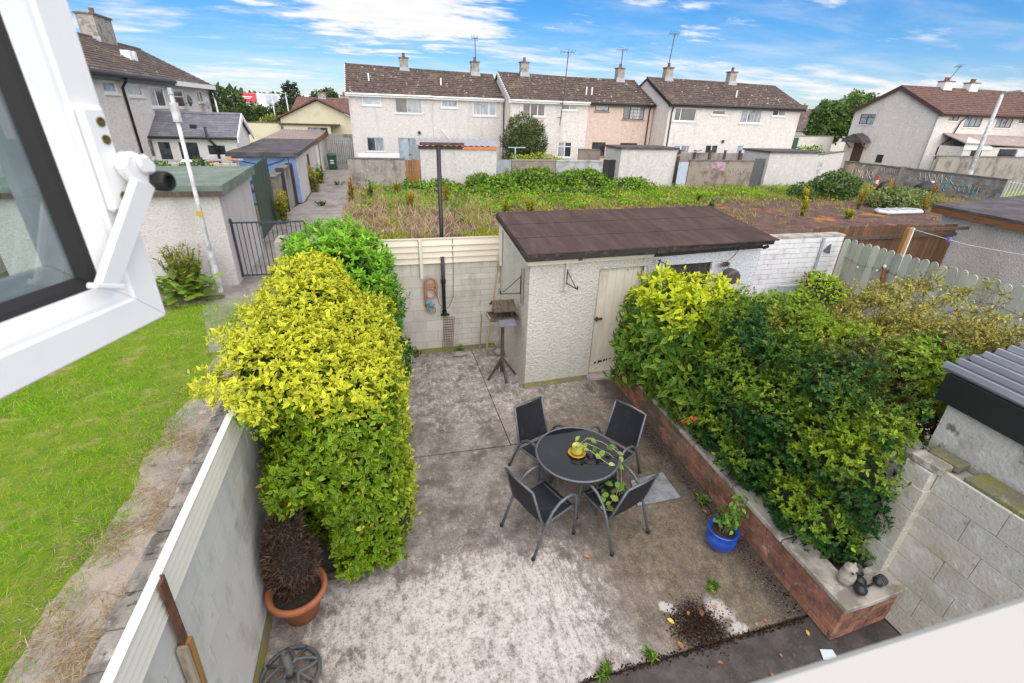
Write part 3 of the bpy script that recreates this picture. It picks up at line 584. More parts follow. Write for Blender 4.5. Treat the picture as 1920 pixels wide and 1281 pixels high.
MB().box(.80,9.46,3.70,1.62,9.54,3.75).build('crossbar', 'rust', pole)
# ------------------------------------------------------------------ own shed
sh = thing('garden_shed', 'cream pebbledashed shed with brown felt roof and cream door', 'shed', (3.2, 7.6, 0))
def panel(mb, o, ud, inw, a0, a1, z0, z1, holes, dep, top=None):
    """wall face from o along ud, with rectangular holes (a0,z0,a1,z1) and reveals going inward"""
    o, ud, inw = Vector((*o, 0)), Vector((*ud, 0)), Vector((*inw, 0))
    A = sorted({a0, a1, *[h[0] for h in holes], *[h[2] for h in holes]}); Z = sorted({z0, z1, *[h[1] for h in holes], *[h[3] for h in holes]})
    p = lambda a, z, d=0: o+ud*a+inw*d+Vector((0, 0, z))
    for i in range(len(A)-1):
        for j in range(len(Z)-1):
            ca, cz = (A[i]+A[i+1])/2, (Z[j]+Z[j+1])/2
            if any(h[0] < ca < h[2] and h[1] < cz < h[3] for h in holes): continue
            mb.quad(p(A[i],Z[j]), p(A[i+1],Z[j]), p(A[i+1],Z[j+1]), p(A[i],Z[j+1]))
    for h in holes:
        q = [(h[0],h[1]),(h[2],h[1]),(h[2],h[3]),(h[0],h[3])]
        for i in range(4):
            a, b = q[i], q[(i+1) % 4]; mb.quad(p(*a), p(*a, dep), p(*b, dep), p(*b))
        mb.quad(*[p(*c, dep+.01) for c in q])
    return mb
mb = MB(); panel(mb, (2.15, 6.72), (.9989, .047), (-.047, .9989), 0, 2.25, 0, 2.27, [(1.21, .02, 2.12, 2.04)], .14)
mb.quad((2.15,6.72,0),(2.10,8.45,0),(2.10,8.45,2.52),(2.15,6.72,2.27)); mb.quad((2.1,8.45,0),(4.35,8.5,0),(4.35,8.5,2.52),(2.1,8.45,2.52))
mb.build('wall', 'pebble', sh)
MB().prism([(2.13,6.72,0),(2.13,6.66,0),(2.13,6.72,.07)], (1.2,.056,0)).build('plinth', 'mossledge', sh)
dr = MB().prism([(3.41,6.87,.045),(4.20,6.905,.045),(4.20,6.905,2.02),(3.41,6.87,2.02)], (-.002,.04,0)).build('door', 'door', sh)
for i in range(5): MB().box(3.41+i*.158,6.868+i*.0073-.006,.05,3.412+i*.158,6.868+i*.0073+.01,2.01).build('board_joint', 'fascia_cream', dr)
MB().box(3.40,6.84,1.10,3.545,6.866,1.135).build('bolt', 'rust', dr); MB().box(3.43,6.835,1.075,3.455,6.862,1.16).build('bolt', 'rust', dr)
MB().lathe([(0,0),(.012,0),(.012,.01),(0,.01)], (3.93,6.886,1.96), 8).build('hole', 'peel', dr)
for (x, z, w, h) in ((3.52,.24,.05,.05),(3.585,.25,.035,.09),(3.63,.26,.06,.05),(3.70,.27,.045,.06),(3.75,.28,.03,.05),(3.82,.29,.04,.03),(3.99,.52,.03,.05),(3.99,.44,.03,.035),(3.99,.37,.03,.03),(3.99,.31,.025,.04),(3.80,.64,.022,.05),(3.55,.12,.02,.015),(3.47,.20,.03,.015)):
    yy = 6.868+(x-3.41)*.0443; t = random.uniform(-.3, .3)
    MB().prism([(x-w/2,yy-w*.022,z-h*.4),(x-w*.1,yy-w*.004,z-h/2),(x+w/2,yy+w*.022,z-h*.1),(x+w*.3,yy+w*.013,z+h/2),(x-w*.35,yy-w*.015,z+h*.3)], (0,-.0025,0)).build('paint_chip', 'peel', dr)
MB().prism([(4.205,6.84,.03),(4.265,6.843,.03),(4.265,6.843,2.03),(4.205,6.84,2.03)], (0,.06,0)).build('door_frame', 'fascia_cream', sh)
MB().prism([(4.196,6.836,.03),(4.204,6.836,.03),(4.204,6.836,2.03),(4.196,6.836,2.03)], (0,.02,0)).build('door_gap', 'peel', sh)
MB().box(3.37,6.66,0,4.24,6.90,.04).build('door_sill', 'coping', sh)
rf = MB().hexa([(2.02,6.53,2.285),(4.22,6.56,2.305),(4.22,8.58,2.535),(2.02,8.52,2.535)], [(2.02,6.53,2.39),(4.22,6.56,2.41),(4.22,8.58,2.63),(2.02,8.52,2.63)]).build('roof_board', 'felt_edge', sh, bevel=.015)
def felt_strips(parent, xa, xb, y0, y1, z0, z1, n=3, slope=.02):
    for i in range(n):
        a, b = i/n, (i+1)/n; ya, yb = y0+(y1-y0)*a-.02, y0+(y1-y0)*b; za, zb = z0+(z1-z0)*a, z0+(z1-z0)*b; o = .006+.005*(n-i)
        MB().hexa([(xa,ya,za+.002),(xb,ya+.03,za+slope+.002),(xb,yb+.03,zb+slope+.002),(xa,yb,zb+.002)], [(xa,ya,za+o),(xb,ya+.03,za+slope+o),(xb,yb+.03,zb+slope+o),(xa,yb,zb+o)]).build('felt_sheet', 'felt', parent)
        if i: MB().hexa([(xa,ya-.012,za+o),(xb,ya+.018,za+slope+o),(xb,ya+.034,zb*0+za+slope+o),(xa,ya+.004,za+o)], [(xa,ya-.012,za+o+.007),(xb,ya+.018,za+slope+o+.007),(xb,ya+.034,za+slope+o+.007),(xa,ya+.004,za+o+.007)]).build('felt_seam', 'felt_edge', parent)
felt_strips(sh, 2.035, 4.22, 6.55, 8.53, 2.392, 2.632)
MB().hexa([(2.12,6.655,2.19),(4.3,6.755,2.20),(4.3,6.775,2.20),(2.12,6.675,2.19)], [(2.12,6.645,2.285),(4.3,6.745,2.30),(4.3,6.775,2.30),(2.12,6.675,2.285)]).build('fascia', 'fascia_cream', sh)
MB().hexa([(2.085,6.72,2.19),(2.10,6.66,2.19),(2.12,6.66,2.19),(2.08,8.45,2.42)], [(2.085,6.72,2.285),(2.10,6.66,2.285),(2.12,6.66,2.285),(2.08,8.45,2.53)]).build('side_fascia', 'fascia_cream', sh)
tag(MB().box(2.04,8.26,1.72,2.09,8.33,2.44).build('corner_post', 'fascia_cream'), 'short cream post where the back wall cladding meets the shed', 'post')
MB().box(2.93,6.655,2.235,2.985,6.70,2.275).build('number_plate', 'terracotta_pot', sh)
for lab, p, dx, dy in (('black iron hanging bracket on a board on the left side of the shed', (2.115, 6.98), 0, 1), ('black iron hanging bracket on the shed front left of the door', (2.77, 6.735), 1, 0)):
    t = thing('hanging_bracket', lab, 'bracket', (p[0], p[1], 1.6), 'iron hanging basket brackets on the shed')
    x, y = p
    if dy: 
        MB().box(x-.02,y-.03,1.45,x+.01,y+.03,2.05).build('backboard', 'oldwood_pale', t)
        ar = [(x-.03,y,1.64),(x-.36,y+.02,1.64)]; st = [(x-.03,y,1.92),(x-.32,y+.02,1.66)]
    else:
        MB().box(x-.03,y-.025,1.72,x+.03,y,2.22).build('backboard', 'pebble', t)
        ar = [(x,y-.03,1.86),(x+.06,y-.34,1.86)]; st = [(x,y-.03,2.06),(x+.05,y-.30,1.87)]
    MB().tube(ar, .009, 6).build('arm', 'black', t); MB().tube(st, .007, 6).build('brace', 'black', t)
    e = ar[1]; MB().tube([e,(e[0],e[1],e[2]+.05)], .012, 6).build('hook', 'black', t)
    MB().tube([(ar[0][0],ar[0][1],1.62 if dy else 1.84),(ar[0][0],ar[0][1],1.95 if dy else 2.09)], .008, 6).build('mount', 'black', t)
# neighbour's half of the shed row
ns = thing('neighbour_shed', 'white pebbledashed shed adjoining the cream one with a boarded window', 'shed', (5.4, 7.6, 0))
mb = MB(); panel(mb, (4.40, 6.83), (.9985, .055), (-.055, .9985), 0, 2.2, 0, 2.30, [(.30, 1.05, 1.18, 2.02)], .10)
mb.quad((6.6,6.95,0),(6.6,8.5,0),(6.6,8.5,2.55),(6.6,6.95,2.3)); mb.build('wall', 'pebble_white', ns)
for i in range(6): MB().box(4.71+i*.147,6.90+i*.008,1.06,4.85+i*.147,6.93+i*.008,2.01).build('window_board', 'darkwood', ns)
MB().hexa([(4.225,6.56,2.305),(6.62,6.70,2.34),(6.68,8.66,2.56),(4.225,8.58,2.535)], [(4.225,6.56,2.41),(6.62,6.70,2.43),(6.68,8.66,2.65),(4.225,8.58,2.63)]).build('roof_board', 'felt_edge', ns, bevel=.015)
felt_strips(ns, 4.225, 6.60, 6.59, 8.59, 2.412, 2.634, slope=.02)
MB().hexa([(4.32,6.765,2.20),(6.55,6.885,2.23),(6.55,6.91,2.23),(4.32,6.79,2.20)], [(4.32,6.755,2.30),(6.55,6.875,2.335),(6.55,6.91,2.335),(4.32,6.79,2.30)]).build('fascia', 'darkwood', ns)
MB().tube([(6.5,6.80,2.26),(6.62,6.84,2.27)], .03, 8).build('fascia_end', 'felt_edge', ns)
rl = thing('round_lantern', 'round metal lantern hanging on the white pebbledashed shed wall', 'lantern', (5.92, 6.8, 1.6))
mb = MB(); 
for k in range(1): 
    prof = [(0,0),(.12,0),(.135,.03),(.135,.16),(.09,.20),(0,.20)]
    m2 = MB().lathe(prof, (0,0,0), 18); mb.add([(5.92+v[0], 6.86-v[2], 1.78+v[1]) for v in m2.v], m2.f)
mb.build('drum', 'castiron', rl)
m2 = MB().lathe([(0,0),(.105,0),(.105,.012),(0,.012)], (0,0,0), 18); MB().add([(5.92+v[0], 6.66-v[2], 1.78+v[1]) for v in m2.v], m2.f).build('lid', 'oldwood', rl)
MB().tube([(5.86,6.80,1.92),(5.80,6.8,2.05),(5.9,6.8,2.12),(6.05,6.84,2.28)], .007, 5).build('wire', 'twig', rl)
MB().ball((5.80,6.83,1.99),.10,.03,.04,8,5,.4).build('dead_sprig', 'oldwood', rl)
tr = thing('trellis', 'small brown wooden trellis tilted against the white shed beside the door', 'trellis', (4.5, 6.75, 1.5))
mb_ = [((4.36,6.74,1.70),(4.42,6.74,2.17)),((4.50,6.75,1.66),(4.56,6.75,2.12)),((4.64,6.76,1.60),(4.70,6.76,2.05))]
for a, b in mb_: MB().beam(a, b, .022, .015).build('slat', 'oldwood', tr)
for a, b in (((4.37,6.73,2.16),(4.98,6.76,1.86)),((4.39,6.73,1.98),(4.98,6.76,1.68)),((4.37,6.73,1.80),(4.9,6.76,1.52))): MB().beam(a, b, .022, .015).build('slat', 'oldwood', tr)
# white painted brick wall of the neighbour's yard
wb = thing('white_brick_wall', 'white painted brick wall behind the neighbouring yard beside the picket fence', 'wall', (8.2, 8.3, 0))
MB().box(6.6, 8.225, 0, 9.95, 8.42, 2.02).build('wall_core', 'mortar_white', wb)
courses(wb, (6.6, 8.20), (9.95, 8.20), .56, 13, .112, .45, .03, 'brick_white', 'brick', .008, bev=.02)
MB().box(6.6, 8.19, 2.022, 9.95, 8.45, 2.06).build('cap', 'coping', wb)
MB().box(9.34, 8.165, .6, 9.40, 8.20, 2.0).build('pilaster_joint', 'gutter_grey', wb)
gb = MB().prism([(9.46,8.16,1.72),(9.64,8.16,1.64),(9.60,8.16,1.86)], (0,.03,0)).build('wall_plaque', 'castiron'); tag(gb, 'small dark grey triangular plaque on the white brick wall', 'plaque')
tag(MB().tube([(9.35+.17*math.cos(a), 8.10, 1.08+.17*math.sin(a)) for a in [i*math.pi/10 for i in range(21)]], .028, 8).build('wheel_hoop', 'rubber', smooth=True), 'black rubber hoop hanging at the foot of the white brick wall', 'hoop')
fc = thing('folding_chair', 'pale grey folded garden chair leaning on the white brick wall', 'chair', (8.6, 7.9, 0))
MB().box(8.3,7.92,.35,8.85,7.97,1.0).build('backrest', 'greyboard', fc); MB().beam((8.25,7.9,0),(8.3,7.95,1.05),.04,.03).build('frame_side', 'galv', fc); MB().beam((8.88,7.9,0),(8.88,7.95,1.05),.04,.03).build('frame_side', 'galv', fc); MB().beam((8.26,7.94,1.03),(8.9,7.94,1.03),.05,.04).build('frame_top', 'galv', fc)
tag(MB().prism([(6.75,7.6,.0),(6.95,7.6,.0),(6.75,7.62,1.35),(6.6,7.62,1.3)], (0,.03,0)).build('white_plank', 'white_paint'), 'white plank propped against the end of the white shed', 'plank')

# picket fence on the far side of the neighbour's yard
pf = thing('picket_fence', 'grey green fence of tall round topped boards beyond the neighbouring yard', 'fence', (9.9, 5.5, 0))
y = 8.12; k = 0
while y > 1.2:
    w = .148; h = 2.0+random.uniform(-.02, .02)-.0*k
    prof = [(9.88,y,.05),(9.88,y-w,.05)]+[(9.88, y-w/2-w/2*math.cos(a), h-.075+.075*math.sin(a)) for a in [i*math.pi/6 for i in range(7)]]
    MB().prism(prof, (.022,0,0)).build('picket', 'picket', pf); y -= .168; k += 1
for z in (.45, 1.55): MB().box(9.905,1.2,z,9.95,8.1,z+.08).build('rail', 'picket', pf)
ba = thing('bulb_string', 'string of small clear bulbs drooping along the picket fence', 'light string', (9.85, 5.5, 1.5))
bp = [(9.86, 8.0-i*.42, 1.62-.09*math.sin(i*1.3)**2-.0*i) for i in range(14)]
MB().tube(bp, .003, 4).build('cable', 'black', ba)
for p in bp[1:]: MB().ball((p[0]-.015,p[1],p[2]-.045),.018,.018,.03,8,6).build('bulb', 'white_paint', ba, True)
wo = thing('wall_ornament', 'brown and white lizard shaped ornament hung on the picket fence', 'ornament', (9.85, 7.0, 1.3))
MB().tube([(9.85,6.92,1.26),(9.84,6.98,1.45),(9.85,7.02,1.62)], [.02,.05,.03], 7).build('body', 'fascia_brown', wo)
for a, b in (((6.99,1.55),(7.09,1.66)),((7.0,1.55),(6.92,1.64)),((6.96,1.36),(7.05,1.28)),((6.96,1.36),(6.87,1.30))): MB().tube([(9.85,a[0],a[1]),(9.85,b[0],b[1])], .014, 6).build('leg', 'fascia_brown', wo)
MB().ball((9.84,7.03,1.68),.02,.035,.04,8,6).build('head', 'white_paint', wo); MB().ball((9.84,6.9,1.2),.015,.025,.03,8,6).build('tail_tip', 'white_paint', wo)
# brown fence, timbers, washing line, pebbledashed shed at the right
bf = thing('brown_fence', 'low brown stained board fence between the picket fence and the grey shed', 'fence', (12, 9.1, 0))
x = 9.95
while x < 14.6:
    MB().box(x,9.0,.02,x+.145,9.022,2.02+random.uniform(-.015,.02)-(.03 if x > 13 else 0)).build('board', 'brownboard', bf); x += .15
for z in (.6, 1.70): MB().box(9.95,8.94,z,14.6,9.0,z+.08).build('rail', 'oldwood', bf)
tp = thing('timber_post', 'orange timber post with white face standing in front of the brown fence', 'post', (12.2, 8.6, 0))
MB().beam((12.3,8.55,0),(12.3,8.55,2.05),.11,.09,(0,1,0)).build('post', 'freshwood', tp); MB().beam((12.37,8.53,.6),(12.37,8.53,2.06),.03,.09,(0,1,0)).build('white_edge', 'white_paint', tp)
MB().beam((12.35,8.62,2.0),(14.6,8.75,1.94),.05,.07).build('top_rail', 'oldwood', tp)
wl = thing('washing_line', 'thin washing line strung from the orange timber post with one purple peg', 'line', (13, 8.2, 1.6))
MB().tube([(12.36,8.5,2.03),(12.9,7.6,1.86),(13.6,6.6,1.80),(14.6,5.4,1.95)], .006, 4).build('line', 'galv', wl); MB().box(12.70,7.88,1.87,12.78,7.94,1.97).build('peg', 'purple', wl)
gs = thing('grey_shed', 'grey pebbledashed shed with dark felt roof beyond the picket fence', 'shed', (16.5, 7.5, 0))
MB().box(14.75,4.2,0,19.5,9.55,2.14).build('wall', 'pebble_grey', gs)
MB().hexa([(14.55,4.0,2.19),(19.8,4.0,2.5),(19.8,9.75,2.62),(14.55,9.75,2.31)], [(14.55,4.0,2.25),(19.8,4.0,2.56),(19.8,9.75,2.68),(14.55,9.75,2.37)]).build('roof', 'felt_black', gs)
MB().hexa([(14.52,4.0,2.04),(14.55,4.0,2.04),(14.55,9.75,2.16),(14.52,9.75,2.16)], [(14.52,4.0,2.19),(14.55,4.0,2.19),(14.55,9.75,2.31),(14.52,9.75,2.31)]).build('fascia', 'fascia_brown', gs)
MB().hexa([(14.51,4.0,2.195),(14.548,4.0,2.195),(14.548,9.75,2.315),(14.51,9.75,2.315)], [(14.51,4.0,2.255),(14.548,4.0,2.255),(14.548,9.75,2.375),(14.51,9.75,2.375)]).build('felt_trim', 'felt_black', gs)

# ------------------------------------------------------------------ raised bed
bd = thing('raised_bed', 'long raised bed of red brick with concrete coping under the green shrubs', 'planter', (4.0, 4.2, 0))
B0, B1 = (3.64, 1.82), (3.76, 6.5)
MB().prism([(3.665,1.84,0),(4.35,1.88,0),(4.35,6.5,0),(3.785,6.5,0)], (0,0,.41)).build('soil_bed', 'soil', bd)
MB().prism([(3.655,1.835,0),(3.80,1.84,0),(3.92,6.5,0),(3.775,6.5,0)], (0,0,.418)).build('wall_core', 'mortar_pale', bd)
courses(bd, (3.76,6.5), (3.64,1.82), 0, 5, .083, .232, .06, 'brick', 'brick', .010, bev=.05, jit=.005)
courses(bd, (3.702,1.822), (4.355,1.86), 0, 5, .083, .232, .06, 'brick', 'brick', .010, bev=.05, jit=.005)
for i in range(6):
    t0, t1 = i/6, (i+1)/6-.003; f = lambda t, o: (3.62+.12*t+o, 1.80+4.7*t)
    a, b, c, d = f(t0, 0), f(t1, 0), f(t1, .27), f(t0, .27)
    MB().prism([(*a,.42),(*d,.42),(*c,.42),(*b,.42)], (0,0,.055+random.uniform(0,.006))).build('coping_stone', 'coping', bd, bevel=.008)
MB().prism([(3.89,1.80,.42),(4.36,1.83,.42),(4.36,2.12,.42),(3.90,2.09,.42)], (0,0,.058)).build('coping_stone', 'coping', bd, bevel=.008)
# ------------------------------------------------------------------ right boundary wall, pier, lean-to next door
rw = thing('boundary_wall', 'cream painted block wall on the right of the yard with mossy ledge on top', 'wall', (4.5, 1.5, 0))
MB().box(4.372, -.6, 0, 4.62, 6.7, 1.66).build('wall_core', 'mortar_cream', rw)
courses(rw, (4.36, 2.04), (4.36, -.6), 0, 7, .243, .50, .03, 'block_right', joint=.005, off=.35, bev=.012, jit=.003)
MB().box(4.40, -.6, 1.662, 4.645, 1.9, 1.735).build('ledge', 'mossledge', rw, bevel=.012)
pr_ = MB().box(4.285,2.045,.0,4.50,2.26,1.66).build('pier', 'block_right', rw, bevel=.006)
for i in range(6): piece('block', 'block_right', (4.39, 2.15, .14+i*.243), (.225, .235, .232), rw, 0, .02)
for i in range(2): piece('cap_stone', 'mossledge' if i else 'coping', (4.37+i*.16, 2.13-i*.02, 1.70+.015*i), (.16, .25, .07), rw, .1, .1)
courses(rw, (4.365, 6.6), (4.365, 2.27), .3, 6, .228, .46, .03, 'block_right', joint=.009, bev=.03)
ln = thing('lean_to', 'pale rendered lean-to next door with white corrugated roof and dark fascia', 'outbuilding', (5.8, 1, 0))
MB().box(4.67,-.8,0,7.4,2.36,2.1).build('wall', 'block_lean', ln)
MB().hexa([(4.62,-.8,2.02),(4.66,-.8,2.02),(4.66,2.45,2.12),(4.62,2.45,2.12)], [(4.62,-.8,2.28),(4.66,-.8,2.28),(4.66,2.45,2.37),(4.62,2.45,2.37)]).build('fascia', 'black', ln)
MB().hexa([(4.64,-.8,2.30),(7.6,-.8,2.62),(7.6,2.5,2.70),(4.64,2.5,2.38)], [(4.64,-.8,2.312),(7.6,-.8,2.632),(7.6,2.5,2.712),(4.64,2.5,2.392)]).build('roof_sheet', 'roof_dark', ln)
for i in range(22):
    x = 4.66+i*.15; z = lambda y, x=x: 2.312+.108*(x-4.64)+.0245*(y+.8)
    MB().hexa([(x,-.8,z(-.8)),(x+.062,-.8,z(-.8)+.007),(x+.062,2.53,z(2.53)+.007),(x,2.53,z(2.53))], [(x+.016,-.8,z(-.8)+.042),(x+.040,-.8,z(-.8)+.045),(x+.040,2.53,z(2.53)+.045),(x+.016,2.53,z(2.53)+.042)]).build('roof_rib', 'roof_rib', ln)
MB().box(4.9,2.52,2.0,7.6,2.56,2.44).build('end_flashing', 'roof_dark', ln)

# ------------------------------------------------------------------ houses
def window(parent, o, ud, inw, a0, z0, a1, z1, lights, fmat='pvc', panes='win_dark', sill='sillstone', transom=None, fw_=.055, dep=.08, grid=False, sl=.06):
    """frame set back in its opening; lights = mullion fractions; panes and sill are children of the frame"""
    o, ud, inw = Vector((*o, 0)), Vector((*ud, 0)), Vector((*inw, 0)); p = lambda a, z, d: o+ud*a+inw*d+Vector((0, 0, z))
    def bar(mb, x0, y0, x1, y1, d0, d1): mb.hexa([p(x0,y0,d0),p(x1,y0,d0),p(x1,y0,d1),p(x0,y0,d1)], [p(x0,y1,d0),p(x1,y1,d0),p(x1,y1,d1),p(x0,y1,d1)]); return mb
    mb = MB(); e = fw_
    bar(mb, a0, z0, a1, z0+e, dep-.05, dep); bar(mb, a0, z1-e, a1, z1, dep-.05, dep)
    bar(mb, a0, z0+e, a0+e, z1-e, dep-.05, dep); bar(mb, a1-e, z0+e, a1, z1-e, dep-.05, dep)
    xs = [a0+e*.5]+[a0+(a1-a0)*t for t in lights]+[a1-e*.5]
    for x in xs[1:-1]: bar(mb, x-e*.6, z0+e, x+e*.6, z1-e, dep-.048, dep)
    if transom: bar(mb, a0+e, z0+(z1-z0)*transom-.025, a1-e, z0+(z1-z0)*transom+.025, dep-.046, dep)
    if grid:
        for t in (.25, .5, .75):
            zz = z0+(z1-z0)*t; bar(mb, xs[-2], zz-.012, a1-e, zz+.012, dep-.03, dep-.012)
            xx = xs[-2]+(a1-xs[-2])*t; bar(mb, xx-.012, z0+e, xx+.012, z1-e, dep-.03, dep-.012)
    w = mb.build('window', fmat, parent)
    pl = panes if isinstance(panes, (list, tuple)) else [panes]*(len(xs)-1)
    for i in range(len(xs)-1): bar(MB(), xs[i]+e*.55, z0+e*.9, xs[i+1]-e*.55, z1-e*.9, dep-.025, dep-.015).build('pane', pl[i % len(pl)], w)
    if sill: bar(MB(), a0-.09, z0-.09, a1+.09, z0-.005, -sl, dep).build('sill', sill, w)
    return w
def roof_slope(parent, xa, xb, ya, za0, za1, yb, zb0, zb1, mat='tile', n=13, lift=.075):
    """stepped courses of tiles from the eave (ya) to the ridge (yb); heights given at both ends"""
    mb = MB()
    for i in range(n):
        t0, t1 = i/n, (i+1.15)/n if i < n-1 else 1.
        q = lambda x, t, dz, k: (x, ya+(yb-ya)*t, (za0 if k == 0 else za1)*(1-t)+(zb0 if k == 0 else zb1)*t+dz)
        a, b, c, d = q(xa,t0,lift,0), q(xb,t0,lift,1), q(xb,t1,.004,1), q(xa,t1,.004,0)
        mb.quad(a, b, c, d); mb.quad(q(xa,t0,-.02,0), q(xb,t0,-.02,1), b, a)
        mb.quad(q(xa,t0,-.02,0), a, d, q(xa,t1,-.02,0)); mb.quad(q(xb,t0,-.02,1), q(xb,t1,-.02,1), c, b)
    mb.quad((xa,yb,zb0),(xb,yb,zb1),(xb,2*yb-ya,za1),(xa,2*yb-ya,za0))
    r = mb.build('roof', mat, parent, fix=False)
    nr = max(6, int((xb-xa)/.45))
    m2 = MB(); m2.tube([(xa,yb,zb0-.0),(xb,yb,zb1-.0)], .09, 8); m2.build('ridge_tile', mat, r)
    return r
def chimney(parent, x, y, z0, z1, w=.62, d=.55, pots=1, mat='chimney', potmat='terracotta_pot'):
    c = MB().box(x-w/2,y-d/2,z0,x+w/2,y+d/2,z1).build('chimney', mat, parent)
    MB().box(x-w/2-.06,y-d/2-.06,z1+.002,x+w/2+.06,y+d/2+.06,z1+.08).build('cap', 'capstone', c)
    MB().prism([(x-w/2-.1,y-d/2-.12,z0+.02),(x+w/2+.1,y-d/2-.12,z0+.02),(x+w/2+.03,y-d/2-.02,z0+.38),(x-w/2-.03,y-d/2-.02,z0+.38)], (0,.02,.0)).build('flashing', 'gutter_grey', c)
    for i in range(pots): MB().lathe([(.10,0),(.13,.05),(.11,.12),(.12,.30),(.10,.30),(.0,.26)], (x+(i-(pots-1)/2)*.34,y,z1+.08), 10).build('chimney_pot', potmat, c)
def house(label, x0, x1, yw, ez, rz0, rz1, wmat, wins, chim, fasc='pvc', gl=True, gr=True, pipes=(), vents=(), group='terraced houses behind the waste ground', half=3.7, zb=0., roofmat='tile'):
    h = thing('terraced_house', label, 'house', ((x0+x1)/2, yw+3, 0), group); yb = yw+half; yr = yw+2*half
    mb = MB(); panel(mb, (x0, yw), (1, 0), (0, 1), 0, x1-x0, zb, ez+.05, [(w['r'][0]-x0, w['r'][1], w['r'][2]-x0, w['r'][3]) for w in wins], .16)
    mb.add([(x0,yw,zb),(x0,yr,zb),(x0,yr,ez+.05),(x0,yb,rz0-.06),(x0,yw,ez+.05)], [(0,1,2,3,4)])
    mb.add([(x1,yw,zb),(x1,yr,zb),(x1,yr,ez+.05),(x1,yb,rz1-.06),(x1,yw,ez+.05)], [(0,4,3,2,1)])
    mb.quad((x0,yr,zb),(x1,yr,zb),(x1,yr,ez),(x0,yr,ez)); mb.build('wall', wmat, h)
    for w in wins:
        r = w['r']; window(h, (0, yw), (1, 0), (0, 1), r[0], r[1], r[2], r[3], w.get('l', ()), w.get('f', 'pvc'), w.get('p', 'win_dark'), w.get('s', 'sillstone'), w.get('t'), grid=w.get('g', False))
    ya, za = yw-.32, ez-.06
    roof_slope(h, x0-(.16 if gl else 0), x1+(.16 if gr else 0), ya, za, za, yb, rz0, rz1, roofmat)
    MB().box(x0-(.1 if gl else 0), yw-.27, ez-.26, x1+(.1 if gr else -.0), yw-.02, ez-.07).build('fascia', fasc, h)
    gt = MB().tube([(x0-(.1 if gl else 0), yw-.335, ez-.10), (x1+(.1 if gr else 0), yw-.335, ez-.10)], .06, 8); gt.build('gutter', fasc, h)
    if gl: MB().hexa([(x0-.17,ya-.02,za-.20),(x0-.11,ya-.02,za-.20),(x0-.11,yb,rz0-.20),(x0-.17,yb,rz0-.20)], [(x0-.17,ya-.02,za+.03),(x0-.11,ya-.02,za+.03),(x0-.11,yb,rz0+.05),(x0-.17,yb,rz0+.05)]).build('bargeboard', fasc, h)
    if gr: MB().hexa([(x1+.11,ya-.02,za-.20),(x1+.17,ya-.02,za-.20),(x1+.17,yb,rz1-.20),(x1+.11,yb,rz1-.20)], [(x1+.11,ya-.02,za+.03),(x1+.17,ya-.02,za+.03),(x1+.17,yb,rz1+.05),(x1+.11,yb,rz1+.05)]).build('bargeboard', fasc, h)
    for c in chim: chimney(h, c[0], yb+c[3] if len(c) > 3 else yb, c[1], c[2])
    for px, m in pipes: MB().tube([(px,yw-.33,ez-.12),(px,yw-.12,ez-.38),(px,yw-.06,ez-.6),(px,yw-.06,.1)], .045, 7).build('downpipe', m, h, True)
    for vx, t in vents:                      # white vent pipes on the roof
        y = ya+(yb-ya)*t; z = za+((rz0+rz1)/2-za)*t; MB().tube([(vx,y,z-.1),(vx,y,z+.55)], .055, 7).build('vent_pipe', 'pvc', h)
    return h
D = lambda r, l=(), p='win_dark', **k: dict(r=r, l=l, p=p, **k)
house('grey terraced house at the left end of the row with pale blue back door', -1.5, 4.35, 39, 5.22, 7.15, 7.0, 'house_grey',
      [D((-.57,4.44,.70,4.99), (), 'win_blue'), D((1.70,4.0,3.54,4.99), (.45,), ['win_dark','win_pale'], f='lightblue'), D((-.53,1.38,.66,2.32), (.5,), ['win_dark','win_pale'], f='lightblue'), D((1.70,.1,3.08,2.33), (.5,), ['win_blue','win_pale'], f='lightblue', s=None)],
      [(2.72,6.75,7.72)], gl=True, gr=False, vents=[(.0,.42)])
house('grey terraced house with white gutter left of the round shrub', 4.36, 9.72, 39, 5.20, 7.0, 6.9, 'house_grey',
      [D((4.99,4.45,6.23,4.97), (), 'win_pale'), D((7.38,3.98,9.19,4.98), (.68,), ['win_pale','win_blue'])], [(8.25,6.7,7.72)], gl=False, gr=False, pipes=[(9.5,'pvc')], vents=[(5.2,.40)])
house('cream terraced house with white gutter behind the round shrub', 9.85, 16.0, 37.3, 5.16, 7.0, 6.9, 'house_cream',
      [D((10.78,4.05,12.54,4.94), (.34,.67)), D((13.86,4.54,15.08,4.98), (.5,), ['win_dark','win_pale']), D((13.73,1.2,14.89,2.32), (.5,), ['win_pale','win_dark'], t=.7)], [(11.85,6.75,7.75)], gl=True, gr=False, vents=[])
house('peach terraced house with brown windows between two grey ones', 16.01, 21.55, 37.3, 5.16, 6.9, 6.9, 'house_peach',
      [D((16.56,4.54,17.73,4.98), (), 'win_pale', f='brown_paint', s='wallbrown'), D((18.97,4.02,20.79,4.96), (.33,), ['win_dark','win_pale'], f='brown_paint', s='wallbrown', g=True), D((16.59,1.3,17.74,2.33), (.5,), f='brown_paint', s='wallbrown'), D((19.03,1.3,20.55,2.31), (.5,), f='brown_paint', s='wallbrown')],
      [(20.1,6.7,7.72)], fasc='black', gl=False, gr=False, pipes=[(21.2,'black')], vents=[(16.1,.3),(16.55,.3)])
